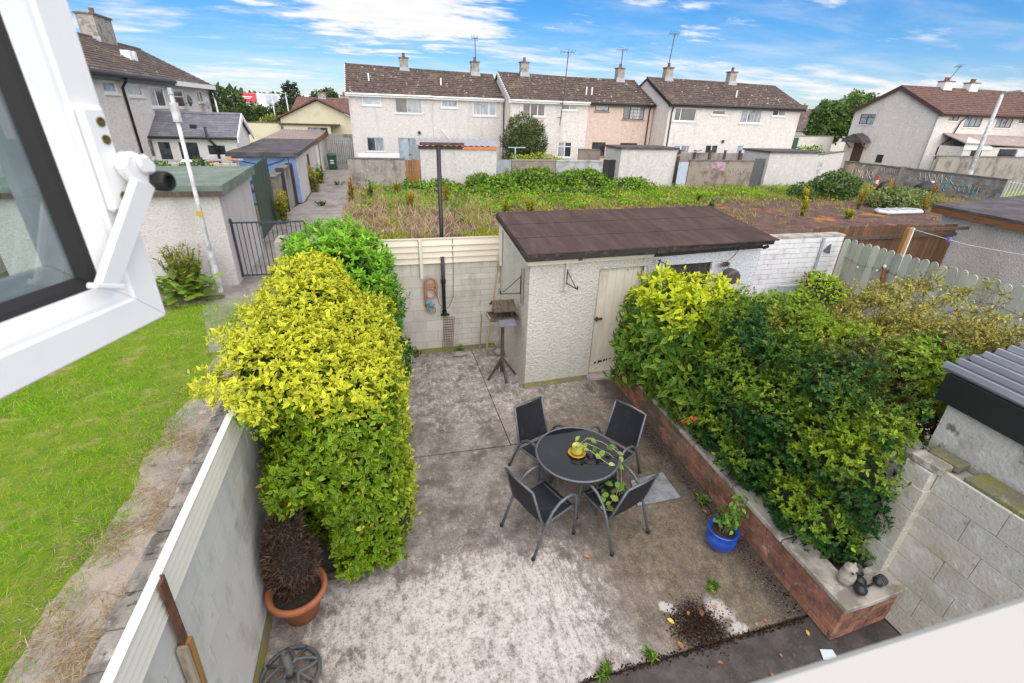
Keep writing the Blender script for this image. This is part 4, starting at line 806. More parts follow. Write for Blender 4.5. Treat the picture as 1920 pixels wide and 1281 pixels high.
house('cream terraced house with black bargeboard facing the camera', 21.65, 28.05, 35.2, 5.24, 7.05, 6.98, 'house_cream',
      [D((22.19,4.03,24.06,4.94), (.28,), ['win_dark','win_dark']), D((25.46,4.54,26.66,4.97), (), 'win_dark', t=.7), D((22.58,1.3,24.04,2.34), (.45,), ['win_blue','win_pale']), D((25.45,1.3,26.63,2.38), (.5,), ['win_dark','win_dark'])], [(23.3,6.8,7.78)], fasc='black', gl=True, gr=False, pipes=[(21.9,'black')])
house('cream terraced house at the right end of the row with hipped looking verge', 28.06, 33.75, 35.2, 5.24, 6.98, 6.9, 'house_cream',
      [D((28.11,4.03,30.09,5.02), (.33,), ['win_pale','win_pale']), D((31.05,4.6,32.32,5.03), (.45,), ['win_dark','win_pale']), D((28.4,1.3,29.06,2.41), (), 'win_blue')], [(29.3,6.75,7.75)], fasc='black', gl=False, gr=True, vents=[(27.9+.25,.35)])
# small wall things on the terrace
for i, (x, y, z) in enumerate(((4.55,38.93,1.9),(6.0,38.93,2.0),(3.3,38.93,2.6),(26.9,35.13,2.55))): tag(MB().box(x-.09,y-.05,z,x+.09,y+.06,z+.2).build('wall_lamp','black'), ('dark wall lamp beside the pale blue back door','dark vent cap on the grey terraced wall','dark wall light above the pale blue door','dark wall lamp on the cream house above the boundary wall')[i], 'lamp')
def aerial(label, pts, arm, els=5):
    a = thing('tv_aerial', label, 'aerial', pts[0], 'television aerials on the terrace roofs')
    MB().tube(pts, .032, 6).build('mast', 'rustwire', a); t = Vector(pts[-1])
    MB().tube([t+Vector((-arm,0,-.05)), t+Vector((arm,.2,.0))], .02, 5).build('boom', 'rustwire', a)
    mb = MB()
    for i in range(els):
        q = t+Vector((-arm+2*arm*i/(els-1),.2*i/(els-1),0)); mb.tube([q+Vector((-.06,-.3,.14)), q+Vector((.06,.3,-.14))], .012, 4)
    mb.build('element', 'rustwire', a)
aerial('tall thin aerial on the chimney left of the white bargeboard', [(8.25,42.3,7.7),(8.2,42.3,9.35)], .25)
a_ = aerial('rusty aerial mast fixed to the cream wall and rising past the roof', [(13.6,36.85,3.5),(13.7,36.7,5.3),(13.85,36.7,8.25)], .55)
tag(MB().beam((13.62,37.28,4.95),(13.62,36.72,4.95),.05,.05).add([], []).beam((13.62,37.28,4.0),(13.62,36.75,4.0),.05,.05).build('mast_bracket','rust'), 'rusty wall brackets holding the aerial mast on the cream house', 'bracket')
aerial('short aerial with wide boom on the peach house chimney', [(20.1,40.9,7.9),(20.1,40.9,9.1)], .5)
aerial('tallest aerial mast on the chimney of the house with black bargeboard', [(23.2,38.8,7.9),(23.35,38.8,10.15)], .45)

# right-hand house, gable towards the left
rh = thing('gable_house', 'white rendered house with brown bargeboards and small black door canopy at the right', 'house', (54, 38, 0), None)
mb = MB()
panel(mb, (47,33.9), (1,0), (0,1), 0, 24, 0, 5.32, [(1.22,4.7,2.44,5.18),(3.27,4.24,5.30,5.17),(7.1,4.27,9.12,5.16),(9.9,4.71,10.99,5.18),(1.26,1.9,2.41,2.56)], .16)
panel(mb, (47,42.1), (0,-1), (1,0), 0, 8.2, 0, 5.32, [(.77,4.18,2.36,5.08),(1.0,.5,2.22,2.58)], .16)
mb.add([(47,33.9,5.32),(47,42.1,5.32),(47,38,7.28)], [(0,1,2)]); mb.build('wall', 'house_cream', rh)
roof_slope(rh, 46.8, 71, 33.55, 5.28, 5.28, 38, 7.42, 7.42, 'tile_red')
for s in (-1, 1): MB().hexa([(46.72,38+s*4.5,5.0),(46.8,38+s*4.5,5.0),(46.8,38,7.15),(46.72,38,7.15)], [(46.72,38+s*4.5,5.32),(46.8,38+s*4.5,5.32),(46.8,38,7.47),(46.72,38,7.47)]).build('bargeboard', 'brown_paint', rh)
MB().box(46.9,33.6,5.02,71,33.88,5.2).build('fascia', 'brown_paint', rh); MB().tube([(46.8,33.5,5.2),(71,33.5,5.2)], .06, 7).build('gutter', 'brown_paint', rh)
for r, l, p, f in (((1.22,4.7,2.44,5.18),(.5,),'win_pale','brown_paint'),((3.27,4.24,5.30,5.17),(.33,.67),'win_pale','black'),((7.1,4.27,9.12,5.16),(.33,.67),'win_pale','brown_paint'),((9.9,4.71,10.99,5.18),(.5,),'win_pale','brown_paint'),((1.26,1.9,2.41,2.56),(.4,.7),'win_dark','black')):
    window(rh, (47,33.9), (1,0), (0,1), *r, l, f, p)
window(rh, (47,42.1), (0,-1), (1,0), .77,4.18,2.36,5.08, (.5,), 'black', 'win_pale', transom=.7)
MB().box(47.05,39.9,.5,47.12,41.08,2.58).build('door', 'brown_paint', rh)
cn = MB().prism([(46.9,39.2,2.62),(46.9,41.8,2.62),(46.9,41.3,3.1),(46.9,40.5,3.42),(46.9,39.7,3.1)], (-1.0,0,-.1)).build('door_canopy', 'felt_black', rh)
for y in (39.6, 41.4): MB().beam((46.97,y,2.0),(46.1,y,2.6),.09,.09).build('canopy_strut', 'freshwood', cn)
MB().box(46.96,37.55,.9,47.02,38.2,1.6).build('vent_panel', 'black', rh)
MB().tube([(46.94,33.9,5.0),(46.94,34.0,.2)], .05, 7).build('downpipe', 'gutter_grey', rh); MB().tube([(49.9,33.5,5.1),(49.7,33.8,4.7),(49.2,33.8,3.2),(48.5,33.75,2.9),(48.3,33.75,1.6)], .05, 7).build('downpipe', 'black', rh, True)
chimney(rh, 52.0, 38, 6.9, 7.95, 1.1, .7, 2, 'sillstone'); chimney(rh, 55.3, 38, 6.9, 7.95, 1.1, .7, 2, 'sillstone')
aerial('slanted aerial on the right-hand white house', [(52.2,38,8.1),(53.0,38,9.3)], .5)
lt = thing('lean_to_shed', 'dark roofed lean-to with white panel behind the right-hand boundary wall', 'outbuilding', (53, 33, 0))
MB().hexa([(48.0,31.6,2.95),(58.5,31.6,2.75),(58.5,33.85,3.5),(48.2,33.85,3.65)], [(48.0,31.6,3.03),(58.5,31.6,2.83),(58.5,33.85,3.58),(48.2,33.85,3.73)]).build('roof', 'corr_brown', lt)
MB().box(48.3,31.8,.2,58.2,33.8,2.72).build('wall', 'house_cream', lt); MB().prism([(48.15,31.72,2.5),(51.5,31.72,2.5),(51.5,31.72,2.75),(48.2,31.72,3.5)], (0,.05,0)).build('gable_panel', 'pvc', lt)
MB().box(49.3,31.70,1.9,50.4,31.79,2.45).build('window', 'win_dark', lt); MB().box(52.6,31.70,1.4,54.6,31.79,2.6).build('opening', 'win_dark', lt)
for i in range(12): MB().box(54.8+i*.28,31.7,1.3,55.05+i*.28,31.78,2.5).build('sheet_rib', 'ret_white', lt)
hh = thing('white_house', 'white house edge with brown roof at the far right margin', 'house', (64, 33, 0)); MB().box(60.5,27,0,74,33,6.1).build('wall', 'house_cream', hh)
MB().prism([(60.2,26.6,6.1),(60.2,33.4,6.1),(60.2,30,7.9)], (14,0,0)).build('roof', 'tile_red', hh); MB().hexa([(60.1,26.5,5.9),(60.2,26.5,5.9),(60.2,30,7.75),(60.1,30,7.75)], [(60.1,26.5,6.15),(60.2,26.5,6.15),(60.2,30,8.0),(60.1,30,8.0)]).build('bargeboard', 'pvc', hh)

# left-hand house
lh = thing('left_house', 'grey roughcast house at the left with brown tiled roof and black gutter', 'house', (-13, 30, 0))
LW = [((24.25,4.52,25.42,4.94),(),'win_pale'),((26.32,4.45,27.88,4.93),(),'win_pale'),((28.51,4.02,30.46,4.9),(.45,),['win_pale','win_dark']),((31.77,4.0,33.27,4.87),(.0001,),'win_dark'),((35.6,4.28,36.8,4.89),(.5,),'win_pale'),((26.9,1.9,28.2,2.7),(.5,),'win_pale')]
mb = MB(); panel(mb, (-10,14), (0,1), (-1,0), 0, 24.1, 0, 5.3, [(r[0]-14,r[1],r[2]-14,r[3]) for r, l, p in LW], .16)
mb.add([(-10,38.1,0),(-16.6,38.1,0),(-16.6,38.1,5.3),(-13.3,38.1,6.95),(-10,38.1,5.3)], [(0,1,2,3,4)]); mb.build('wall', 'house_cream', lh)
for r, l, p in LW: window(lh, (-10,0), (0,1), (-1,0), *r, () if l == (.0001,) else l, 'pvc', p, transom=.6 if l == (.0001,) else None)
mb = MB()
for i in range(15):
    t0, t1 = i/15, min(1, (i+1.15)/15); q = lambda y, t, dz: (-9.65-3.65*t, y, 5.24+1.82*t+dz)
    mb.quad(q(14,t0,.035), q(38.35,t0,.035), q(38.35,t1,.004), q(14,t1,.004)); mb.quad(q(14,t0,-.02), q(38.35,t0,-.02), q(38.35,t0,.035), q(14,t0,.035))
mb.quad((-13.3,14,7.06),(-13.3,38.35,7.06),(-17,38.35,5.24),(-17,14,5.24)); mb.build('roof', 'tile', lh, fix=False)
MB().tube([(-13.3,14,7.06),(-13.3,38.35,7.06)], .09, 7).build('ridge_tile', 'tile', lh)
MB().tube([(-9.6,14,5.18),(-9.6,31.2,5.18)], .075, 8).build('gutter', 'black', lh); MB().box(-9.68,31.3,5.02,-9.58,38.3,5.25).build('fascia', 'pvc', lh)
MB().box(-9.98,14,4.98,-9.7,31.2,5.10).build('soffit', 'black', lh)
MB().tube([(-9.6,25.6,5.15),(-9.75,25.7,4.95),(-9.93,25.75,4.75),(-9.93,25.8,2.2)], .05, 7).build('downpipe', 'black', lh, True); MB().tube([(-9.7,38.0,5.1),(-9.93,38.0,4.8),(-9.93,38.0,3.2)], .05, 7).build('downpipe', 'black', lh, True)
chimney(lh, -13.3, 33.5, 6.75, 8.05, .75, 1.9, 1, 'chimney')
for y in (31.2, 31.75): MB().box(-11.7,y,6.0,-11.3,y+.25,6.5).build('vent_pipe', 'pvc', lh)
for lab, y, z, m, r in (('pale satellite dish on the left house near its corner', 36.1, 4.25, 'galv', .34), ('dark satellite dish on the gable corner of the left house', 38.2, 4.75, 'black', .36), ('dark satellite dish between windows of the left house', 32.9, 4.35, 'castiron', .30)):
    d = thing('satellite_dish', lab, 'dish', (-9.8, y, z), 'satellite dishes on the left house')
    m2 = MB().lathe([(.02,0),(r*.6,.03),(r,.10),(r,.115),(r*.6,.045),(.02,.015)], (0,0,0), 16); MB().add([(-9.6-v[2]+.05, y+v[1]-v[2]*.6, z+v[0]) for v in m2.v], m2.f).build('dish', m, d); MB().beam((-9.98,y,z-.2),(-9.55,y-.2,z-.05),.04,.04).build('arm', 'galv', d)
sr = thing('sunroom', 'slate roofed white extension in front of the left house', 'outbuilding', (-8, 28.6, 0))
mb = MB(); panel(mb, (-9.98,27.25), (1,0), (0,1), 0, 3.55, 0, 2.82, [(.15,1.75,.75,2.62),(1.0,1.2,1.9,2.62),(2.2,1.98,3.05,2.5)], .12)
mb.add([(-6.43,27.25,0),(-6.43,30.1,0),(-6.43,30.1,2.82),(-6.43,28.65,3.7),(-6.43,27.25,2.82)], [(0,1,2,3,4)]); mb.build('wall', 'sillstone', sr)
for r in ((.15,1.75,.75,2.62),(1.0,1.2,1.9,2.62),(2.2,1.98,3.05,2.5)): window(sr, (-9.98,27.25), (1,0), (0,1), *r, (), 'pvc', 'win_dark', None)
roof_slope(sr, -9.98, -6.3, 27.0, 2.80, 2.80, 28.65, 3.78, 3.78, 'slate', 10, .02)
MB().tube([(-9.98,26.97,2.78),(-6.3,26.97,2.78)], .06, 7).build('gutter', 'black', sr)
for s in (-1, 1): MB().hexa([(-6.30,28.65+s*1.7,2.6),(-6.24,28.65+s*1.7,2.6),(-6.24,28.65,3.6),(-6.30,28.65,3.6)], [(-6.30,28.65+s*1.7,2.82),(-6.24,28.65+s*1.7,2.82),(-6.24,28.65,3.84),(-6.30,28.65,3.84)]).build('bargeboard', 'pvc', sr)
MB().tube([(-7.6,27.1,3.25),(-7.55,26.95,2.75),(-7.3,27.18,2.4),(-7.3,27.18,1.5)], .06, 8).build('soil_pipe', 'black', sr, True); MB().box(-8.35,27.55,3.16,-8.1,27.7,3.33).build('roof_vent', 'black', sr)

# ------------------------------------------------------------------ sheds and walls down the left lane
sa = thing('green_roof_shed', 'grey pebbledashed shed with flat green felt roof by the grass', 'shed', (-5.5, 15, 0))
MB().box(-8.5,13.22,0,-3.76,16.5,2.33).build('wall', 'pebble_grey', sa)
MB().hexa([(-8.6,13.08,2.36),(-3.62,13.08,2.36),(-3.62,16.6,2.44),(-8.6,16.6,2.44)], [(-8.6,13.08,2.52),(-3.62,13.08,2.52),(-3.62,16.6,2.60),(-8.6,16.6,2.60)]).build('roof', 'felt_green', sa)
MB().box(-8.6,13.05,2.28,-3.60,13.078,2.40).build('fascia', 'oldwood', sa); MB().hexa([(-3.618,13.06,2.30),(-3.59,13.06,2.30),(-3.59,16.62,2.38),(-3.618,16.62,2.38)], [(-3.618,13.06,2.54),(-3.59,13.06,2.54),(-3.59,16.62,2.62),(-3.618,16.62,2.62)]).build('side_fascia', 'felt_green', sa)
gw = thing('green_board_gate', 'dark green board fence beside the lane left of the hedge', 'fence', (-4.0, 19, 0))
y = 16.55
while y < 21.6: 
    if not 17.2 < y < 18.3: MB().box(-4.03-(y-16.5)*.03,y,.02,-4.0-(y-16.5)*.03,y+.145,2.3+random.uniform(-.02,.02)+(y-16.5)*.03).build('board', 'greenboard', gw)
    y += .15
for z in (.5, 1.9): MB().beam((-4.06,16.5,z),(-4.21,21.6,z+.05),.05,.08).build('rail', 'greenboard', gw)
MB().box(-4.2,17.15,1.62,-4.04,18.4,1.72).build('lintel', 'greenboard', gw); MB().box(-4.3,17.2,0,-4.2,18.35,1.6).build('dark_opening', 'black', gw)
tb = MB().box(-7.6,17.6,2.2,-4.6,17.8,2.42).build('timber_beam', 'mossledge'); tag(tb, 'mossy timber beam behind the green roofed shed', 'beam')
rg = thing('railing', 'dark blue metal railing at the end of the lawn behind the yellow hedge', 'railing', (-2.8, 13.6, 0))
MB().box(-3.78,13.58,1.52,-1.95,13.62,1.56).build('top_rail', 'railing', rg); MB().box(-3.78,13.58,.12,-1.95,13.62,.16).build('bottom_rail', 'railing', rg)
for i in range(16): MB().tube([(-3.72+i*.116,13.6,.1),(-3.72+i*.116,13.6,1.53)], .011 if 0 < i < 15 else .03, 6).build('bar', 'railing', rg)
MB().ball((-3.74,13.6,1.6),.05,.05,.06,8,6).build('finial', 'railing', rg)
for i, (ya, yb, m) in enumerate(((21.7,23.4,'wallbrown'),(23.45,25.3,'wallgrey'))):
    t = thing('lane_wall', ('brown block wall beside the lane next to the green boards', 'grey block wall beside the lane next to the blue shed')[i], 'wall', (-4.0, ya, 0))
    MB().box(-4.25,ya,0,-4.02+.1*i,yb,1.6+.12*i).build('wall_face', m, t); MB().box(-4.28,ya,1.602+.12*i,-3.99+.1*i,yb,1.68+.12*i).build('cap', 'capstone', t); MB().box(-4.2+.1*i,yb-.16,0,-3.9+.1*i,yb,1.85).build('post', 'darkwood', t)
sb = thing('blue_shed', 'shed with blue front wall and dark felt roof along the lane', 'shed', (-5, 29, 0))
MB().box(-6.4,25.65,0,-3.62,34.2,2.1).build('wall', 'pebble_grey', sb); MB().box(-6.38,25.62,0,-3.66,25.645,2.1).build('blue_face', 'blue_wall', sb)
MB().hexa([(-6.55,25.35,2.12),(-3.5,25.35,2.12),(-3.5,34.4,2.22),(-6.55,34.4,2.22)], [(-6.55,25.35,2.30),(-3.5,25.35,2.30),(-3.5,34.4,2.40),(-6.55,34.4,2.40)]).build('roof', 'felt_black', sb)
MB().box(-3.615,29.3,.05,-3.59,30.1,1.9).build('door', 'oldwood', sb); MB().tube([(-6.0,25.6,1.9),(-5.0,25.58,1.7),(-4.2,25.58,1.95),(-4.0,25.58,2.2),(-3.95,25.58,1.5)], .018, 5).build('cable', 'blue_glaze', sb)
sc = thing('corrugated_shed', 'cream shed with brown corrugated roof at the far end of the lane', 'shed', (-5, 40, 0))
MB().box(-6.6,35.0,0,-3.75,44.2,2.15).build('wall', 'house_grey', sc); MB().box(-3.745,35.3,.05,-3.72,36.3,2.0).build('white_door', 'white_paint', sc); MB().box(-3.745,37.2,.05,-3.72,37.4,2.1).build('post', 'brown_paint', sc)
mb = MB()
for i in range(61):
    x = -6.9+3.3*i/60; z = 2.26+.05*math.cos(i*math.pi/2); mb.v += [(x,34.7,z),(x,44.6,z+.25)]
    if i: b = 2*(i-1); mb.f.append((b,b+2,b+3,b+1))
mb.build('roof', 'corr_brown', sc, fix=False); MB().box(-6.9,34.72,2.02,-3.6,34.78,2.2).build('fascia', 'freshwood', sc); MB().box(-3.62,34.7,2.1,-3.56,44.6,2.4).build('side_fascia', 'fascia_brown', sc)
wbn = thing('wheelie_bin', 'dark green wheelie bin in front of the grey metal gates', 'bin', (-3.15, 39.8, 0))
MB().hexa([(-3.42,39.6,.06),(-2.92,39.6,.06),(-2.92,40.1,.06),(-3.42,40.1,.06)], [(-3.5,39.5,1.0),(-2.85,39.5,1.0),(-2.85,40.2,1.0),(-3.5,40.2,1.0)]).build('body', 'bin_green', wbn, bevel=.02)
MB().hexa([(-3.53,39.45,1.0),(-2.82,39.45,1.0),(-2.82,40.25,1.0),(-3.53,40.25,1.0)], [(-3.48,39.5,1.09),(-2.87,39.5,1.09),(-2.87,40.2,1.12),(-3.48,40.2,1.12)]).build('lid', 'bin_green', wbn, bevel=.02)
for x in (-3.45, -2.9): MB().tube([(x-.03,40.2,.1),(x+.03,40.2,.1)], .1, 10).build('wheel', 'rubber', wbn)
MB().box(-3.3,39.53,.62,-3.05,39.56,.7).build('sticker', 'white_paint', wbn); MB().box(-3.3,39.53,.45,-3.05,39.56,.53).build('sticker', 'white_paint', wbn)
gt_ = thing('metal_gate', 'pale grey palisade gate closing the end of the lane', 'gate', (-2.7, 44.4, 0))
for i in range(13): MB().box(-3.6+i*.155,44.38,.1,-3.52+i*.155,44.41,2.0).build('pale', 'galv', gt_)
for z in (.4, 1.6): MB().box(-3.65,44.42,z,-1.6,44.46,z+.06).build('rail', 'galv', gt_)
MB().box(-1.66,44.35,0,-1.54,44.47,2.1).build('gate_post', 'galv', gt_)
bk = thing('end_wall', 'grey capped wall and grass strip beyond the palisade gate', 'wall', (-2.7, 52, 0)); MB().box(-7,52,0,0,52.3,1.9).build('wall_face', 'wallgrey', bk)
ld = thing('ladder', 'aluminium ladder lying on the wall behind the green roofed shed', 'ladder', (-7.5, 22, 1.9))
for dy, dz in ((0,0),(0,.42)): MB().beam((-8.8,22.6,1.75+dz),(-5.4,23.4,1.75+dz),.05,.07).build('side_rail', 'galv', ld)
for i in range(11): MB().beam((-8.6+i*.3,22.65+i*.07,1.75),(-8.6+i*.3,22.65+i*.07,2.17),.03,.03).build('rung', 'galv', ld)
w1 = thing('garden_wall_left', 'cream wall behind the ladder in the left garden', 'wall', (-7, 24, 0)); MB().box(-10,23.8,0,-5.8,24.0,1.95).build('wall_face', 'house_yellow', w1)
w2 = thing('stone_wall_left', 'dark old wall with ivy behind the green roofed shed', 'wall', (-8, 20, 0)); MB().box(-10,20.8,0,-7.4,21.1,2.1).build('wall_face', 'wallbrown', w2)
tag(MB().tube([(-6.6,22.2,1.9),(-6.62,22.25,2.35)], .05, 8).build('stove_pipe','black'), 'black stub pipe standing beyond the green roofed shed', 'pipe')
tag(MB().tube([(-6.75,23.2,2.05),(-6.0,23.3,2.2),(-5.6,23.3,2.15)], .05, 6).build('orange_netting','orange_net'), 'bright orange netting draped beside the ladder', 'netting')
fp = thing('chimney_cowl', 'small white capped flue on a timber post behind the green shed', 'flue', (-5.5, 17.2, 2.2)); MB().box(-5.62,17.15,2.1,-5.45,17.3,2.55).build('post', 'freshwood', fp); MB().lathe([(.04,0),(.04,.12),(.16,.12),(.10,.18),(0,.19)], (-5.53,17.22,2.55), 10).build('cowl', 'pvc', fp)

# street lamps
def lamp(label, pts, r, arm):
    t = thing('street_lamp', label, 'street lamp', (pts[0][0], pts[0][1], 0), 'street lamps'); MB().tube(pts, r, 10).build('post', 'lampwhite', t, True)
    p = Vector(pts[0]); MB().tube([p, p+Vector((0,0,1.05))], r[0]*1.45 if isinstance(r, list) else r*1.4, 10).build('base', 'lampwhite', t)
    q = Vector(pts[-1]); MB().tube([q+Vector((0,0,-.02)), q+Vector((.0,.0,.10))], [.06,.045], 8).build('bracket', 'galv', t)
    if arm is None: MB().tube([q+Vector((0,0,-.55)), q+Vector((0,0,-.18))], .085, 10).build('lantern', 'lampwhite', t); return t
    MB().prism([tuple(q+Vector(v)) for v in ((-.08,-.1,.08),(.08,-.1,.08),(.10,arm,.16),(-.10,arm,.16))], (0,0,.12)).build('lantern', 'galv', t, bevel=.02); return t
l1 = lamp('tall grey lamp post rising beside the green roofed shed', [(-4.09,12.73,0),(-4.08,12.73,2.0),(-4.06,12.73,4.45)], [.058,.047,.038], None)
MB().box(-4.15,12.65,1.9,-4.02,12.68,2.02).build('warning_label', 'yellowleaf', l1)
lamp('tall white lamp post in front of the right-hand house', [(47.3,30,0),(47.3,30,3),(47.25,30,6.6)], [.17,.15,.11], -1.2)
lamp('small distant lamp post beside the far trees at left', [(-14.7,58,0),(-14.8,58,4.9)], [.09,.07], 1.2)
lamp('thin distant pole left of the yellow bungalow', [(-10.9,66,0),(-10.9,66,5.4)], [.08,.07], .3); lamp('thin distant pole nearest the yellow bungalow', [(-9.3,66,0),(-9.4,66,5.3)], [.08,.07], .3)

# ------------------------------------------------------------------ garden walls along the waste ground
def gwall(label, x0, x1, y0, y1, h, mat, cap='capstone', name='garden_wall', cat='wall', th=.22):
    t = thing(name, label, cat, ((x0+x1)/2, (y0+y1)/2, 0)); d = Vector((x1-x0, y1-y0, 0)).normalized(); n = Vector((-d.y, d.x, 0))*th
    MB().prism([(x0,y0,0),(x1,y1,0),(x1+n.x,y1+n.y,0),(x0+n.x,y0+n.y,0)], (0,0,h)).build('wall_face', mat, t)
    if cap: e = n*.18; MB().prism([(x0-e.x,y0-e.y,h+.003),(x1-e.x,y1-e.y,h+.003),(x1+n.x+e.x,y1+n.y+e.y,h+.003),(x0+n.x+e.x,y0+n.y+e.y,h+.003)], (0,0,.07)).build('cap', cap, t)
    return t
def gate(label, x0, x1, y, h, mat, name='board_gate'):
    t = thing(name, label, 'gate', ((x0+x1)/2, y, 0)); n = max(1, round((x1-x0)/.14)) if name == 'board_gate' else 1
    for i in range(n): MB().box(x0+(x1-x0)*i/n,y,.05,x0+(x1-x0)*(i+1)/n-.012,y+.03,h+(random.uniform(-.02,.02) if n > 1 else 0)).build('board' if n > 1 else 'sheet', mat, t)
    for z in (.4, h-.35): MB().box(x0,y+.03,z,x1,y+.06,z+.08).build('rail', mat, t)
    return t
def flat_shed(label, x0, x1, y0, y1, h, mat, tin=False):
    t = thing('yard_shed', label, 'shed', ((x0+x1)/2, (y0+y1)/2, 0), 'white sheds along the waste ground'); MB().box(x0,y0,0,x1,y1,h).build('wall', mat, t)
    if tin:
        mb = MB()
        for i in range(57):
            x = x0-.1+(x1-x0+.2)*i/56; z = h+.10+.03*math.cos(i*math.pi/2); mb.v += [(x,y0-.15,z),(x,y1+.2,z+.28)]
            if i: b = 2*(i-1); mb.f.append((b,b+2,b+3,b+1))
        mb.build('roof', 'gutter_grey', t, fix=False); MB().box(x0-.1,y0-.10,h-.09,x0+2.5,y0-.03,h+.06).build('fascia', 'darkwood', t); MB().box(x0+2.55,y0-.10,h-.09,x1+.05,y0-.03,h+.06).build('orange_fascia', 'orange_sign', t)
    else: MB().box(x0-.1,y0-.12,h+.003,x1+.1,y1+.1,h+.12).build('roof', 'felt_black', t)
    return t
gwall('grey capped block wall left of the brown board gate', -1.6, 1.62, 30.6, 30.3, 1.58, 'wallgrey')
pl = MB().box(-1.0,31.3,1.3,1.4,31.6,1.82).build('hoarding','white_paint'); tag(pl, 'white panel showing above the grey capped wall', 'panel')
gate('orange brown board gate between grey wall and tin roofed shed', 1.66, 2.5, 30.3, 1.58, 'orangeboard')
flat_shed('white shed with tin roof and orange fascia behind the black pole', 2.55, 7.2, 30.3, 32.6, 2.28, 'shed_render', True)
gate('flat blue grey steel gate right of the tin roofed shed', 7.25, 8.15, 30.3, 1.62, 'greyboard', 'steel_gate')
gwall('brown block wall in front of the round shrub', 8.17, 11.1, 30.3, 30.3, 1.55, 'wallbrown', 'wallbrown')
gwall('pale grey painted block wall left of the black gate', 11.13, 14.35, 30.3, 30.3, 1.52, 'wallgrey2', 'wallgrey2')
gate('black board gate beside the white flat roofed shed', 14.38, 15.25, 30.25, 1.65, 'blackboard_')
flat_shed('white flat roofed shed right of the black gate', 15.0+.28, 19.35, 29.7, 32.0, 2.35, 'shed_render')
gate('light blue steel gate right of the middle white shed', 19.4, 20.15, 29.3, 1.62, 'lightblue', 'steel_gate')
wp = gwall('brown block wall with a pink painted patch', 20.18, 23.1, 29.25, 29.2, 1.7, 'wallbrown')
gn = gwall('brown block wall with faint chalk lettering', 23.12, 25.15, 29.2, 29.15, 1.7, 'wallbrown')
gate('dark grey slatted gate left of the right-hand white shed', 25.2, 26.05, 29.1, 1.9, 'castiron')
flat_shed('white flat roofed shed at the right end of the waste ground', 26.1, 30.2, 28.9, 31.5, 2.28, 'shed_render')
gl_ = gwall('pinkish rendered wall with faint white lettering beside the end shed', 30.22, 36.6, 28.95, 32.6, 2.15, 'house_grey')
wb1 = gwall('wooden back fence above the brown walls', 20.5, 26.0, 31.5, 31.4, 2.05, 'wallgrey', None); 
for i in range(5): MB().box(20.6+i*1.25,31.35,0,20.75+i*1.25,31.45,2.25).build('post', 'oldwood', wb1)
og = MB().prism([(19.3,30.0,1.85),(22.5,31.4,2.2),(22.5,31.5,2.2),(19.3,30.1,1.85)], (0,0,.07)).build('clay_ridge', 'corr_brown'); tag(og, 'rusty red roof edge behind the light blue gate', 'roof edge')
gwall('brown end wall beside the peach house garden', 13.4, 14.9, 32.2, 32.0, 2.1, 'wallbrown')
tag(MB().tube([(8.9,32.2,0),(8.9,32.2,2.2)], .05, 6).beam((8.4,32.2,2.2),(9.6,32.2,2.2),.05,.05).build('clothes_prop','lightblue'), 'pale blue washing line post beside the round shrub', 'post')
tag(MB().beam((4.9,38.9,3.0),(5.5,38.9,2.35),.05,.05).build('white_strut','pvc'), 'white angled pipe on the grey terraced wall', 'pipe')
# far wall between terrace and right-hand house, graffiti wall
gwall('cream rendered wall between the terrace and the right-hand house', 34.0, 46.8, 38.6, 43.5, 2.95, 'house_cream')
grn = gate('green gate in the cream wall beyond the terrace', 37.4, 38.3, 39.3, 2.9, 'bin_green', 'steel_gate')
g1 = thing('graffiti_wall', 'long grey block wall covered in faded graffiti', 'wall', (38, 27, 0))
for i, (ya, yb) in enumerate(((33.2,28.3),(28.0,21.6))):
    MB().box(37.62,yb,0,37.85,ya,1.36).build('wall_face', 'mortar_pale', g1); courses(g1, (37.6,ya), (37.6,yb), 0, 6, .225, .45, .05, 'graffiti', joint=.02, bev=.03)
    MB().box(37.55,yb,1.362,37.9,ya,1.44).build('cap', 'capstone', g1)
MB().box(37.5,27.95,0,37.95,28.35,1.5).build('pier', 'wallgrey', g1)
gwall('tall weathered block wall below the right-hand house', 44.6, 62, 30.9, 30.0, 2.0, 'wallgrey')
rl2 = thing('white_railing', 'white railing at the right end of the graffiti wall', 'railing', (37.7, 20.5, 0))
for i in range(22): MB().box(37.68,21.45-i*.17,.05,37.71,21.49-i*.17,1.35).build('bar', 'white_paint', rl2)
for z in (.2, 1.25): MB().box(37.71,17.7,z,37.74,21.5,z+.05).build('rail', 'white_paint', rl2)
vg = sheet('verge', [(38.2,10),(46,10),(46,30),(38.2,30)], .03, 'lawnsoil')

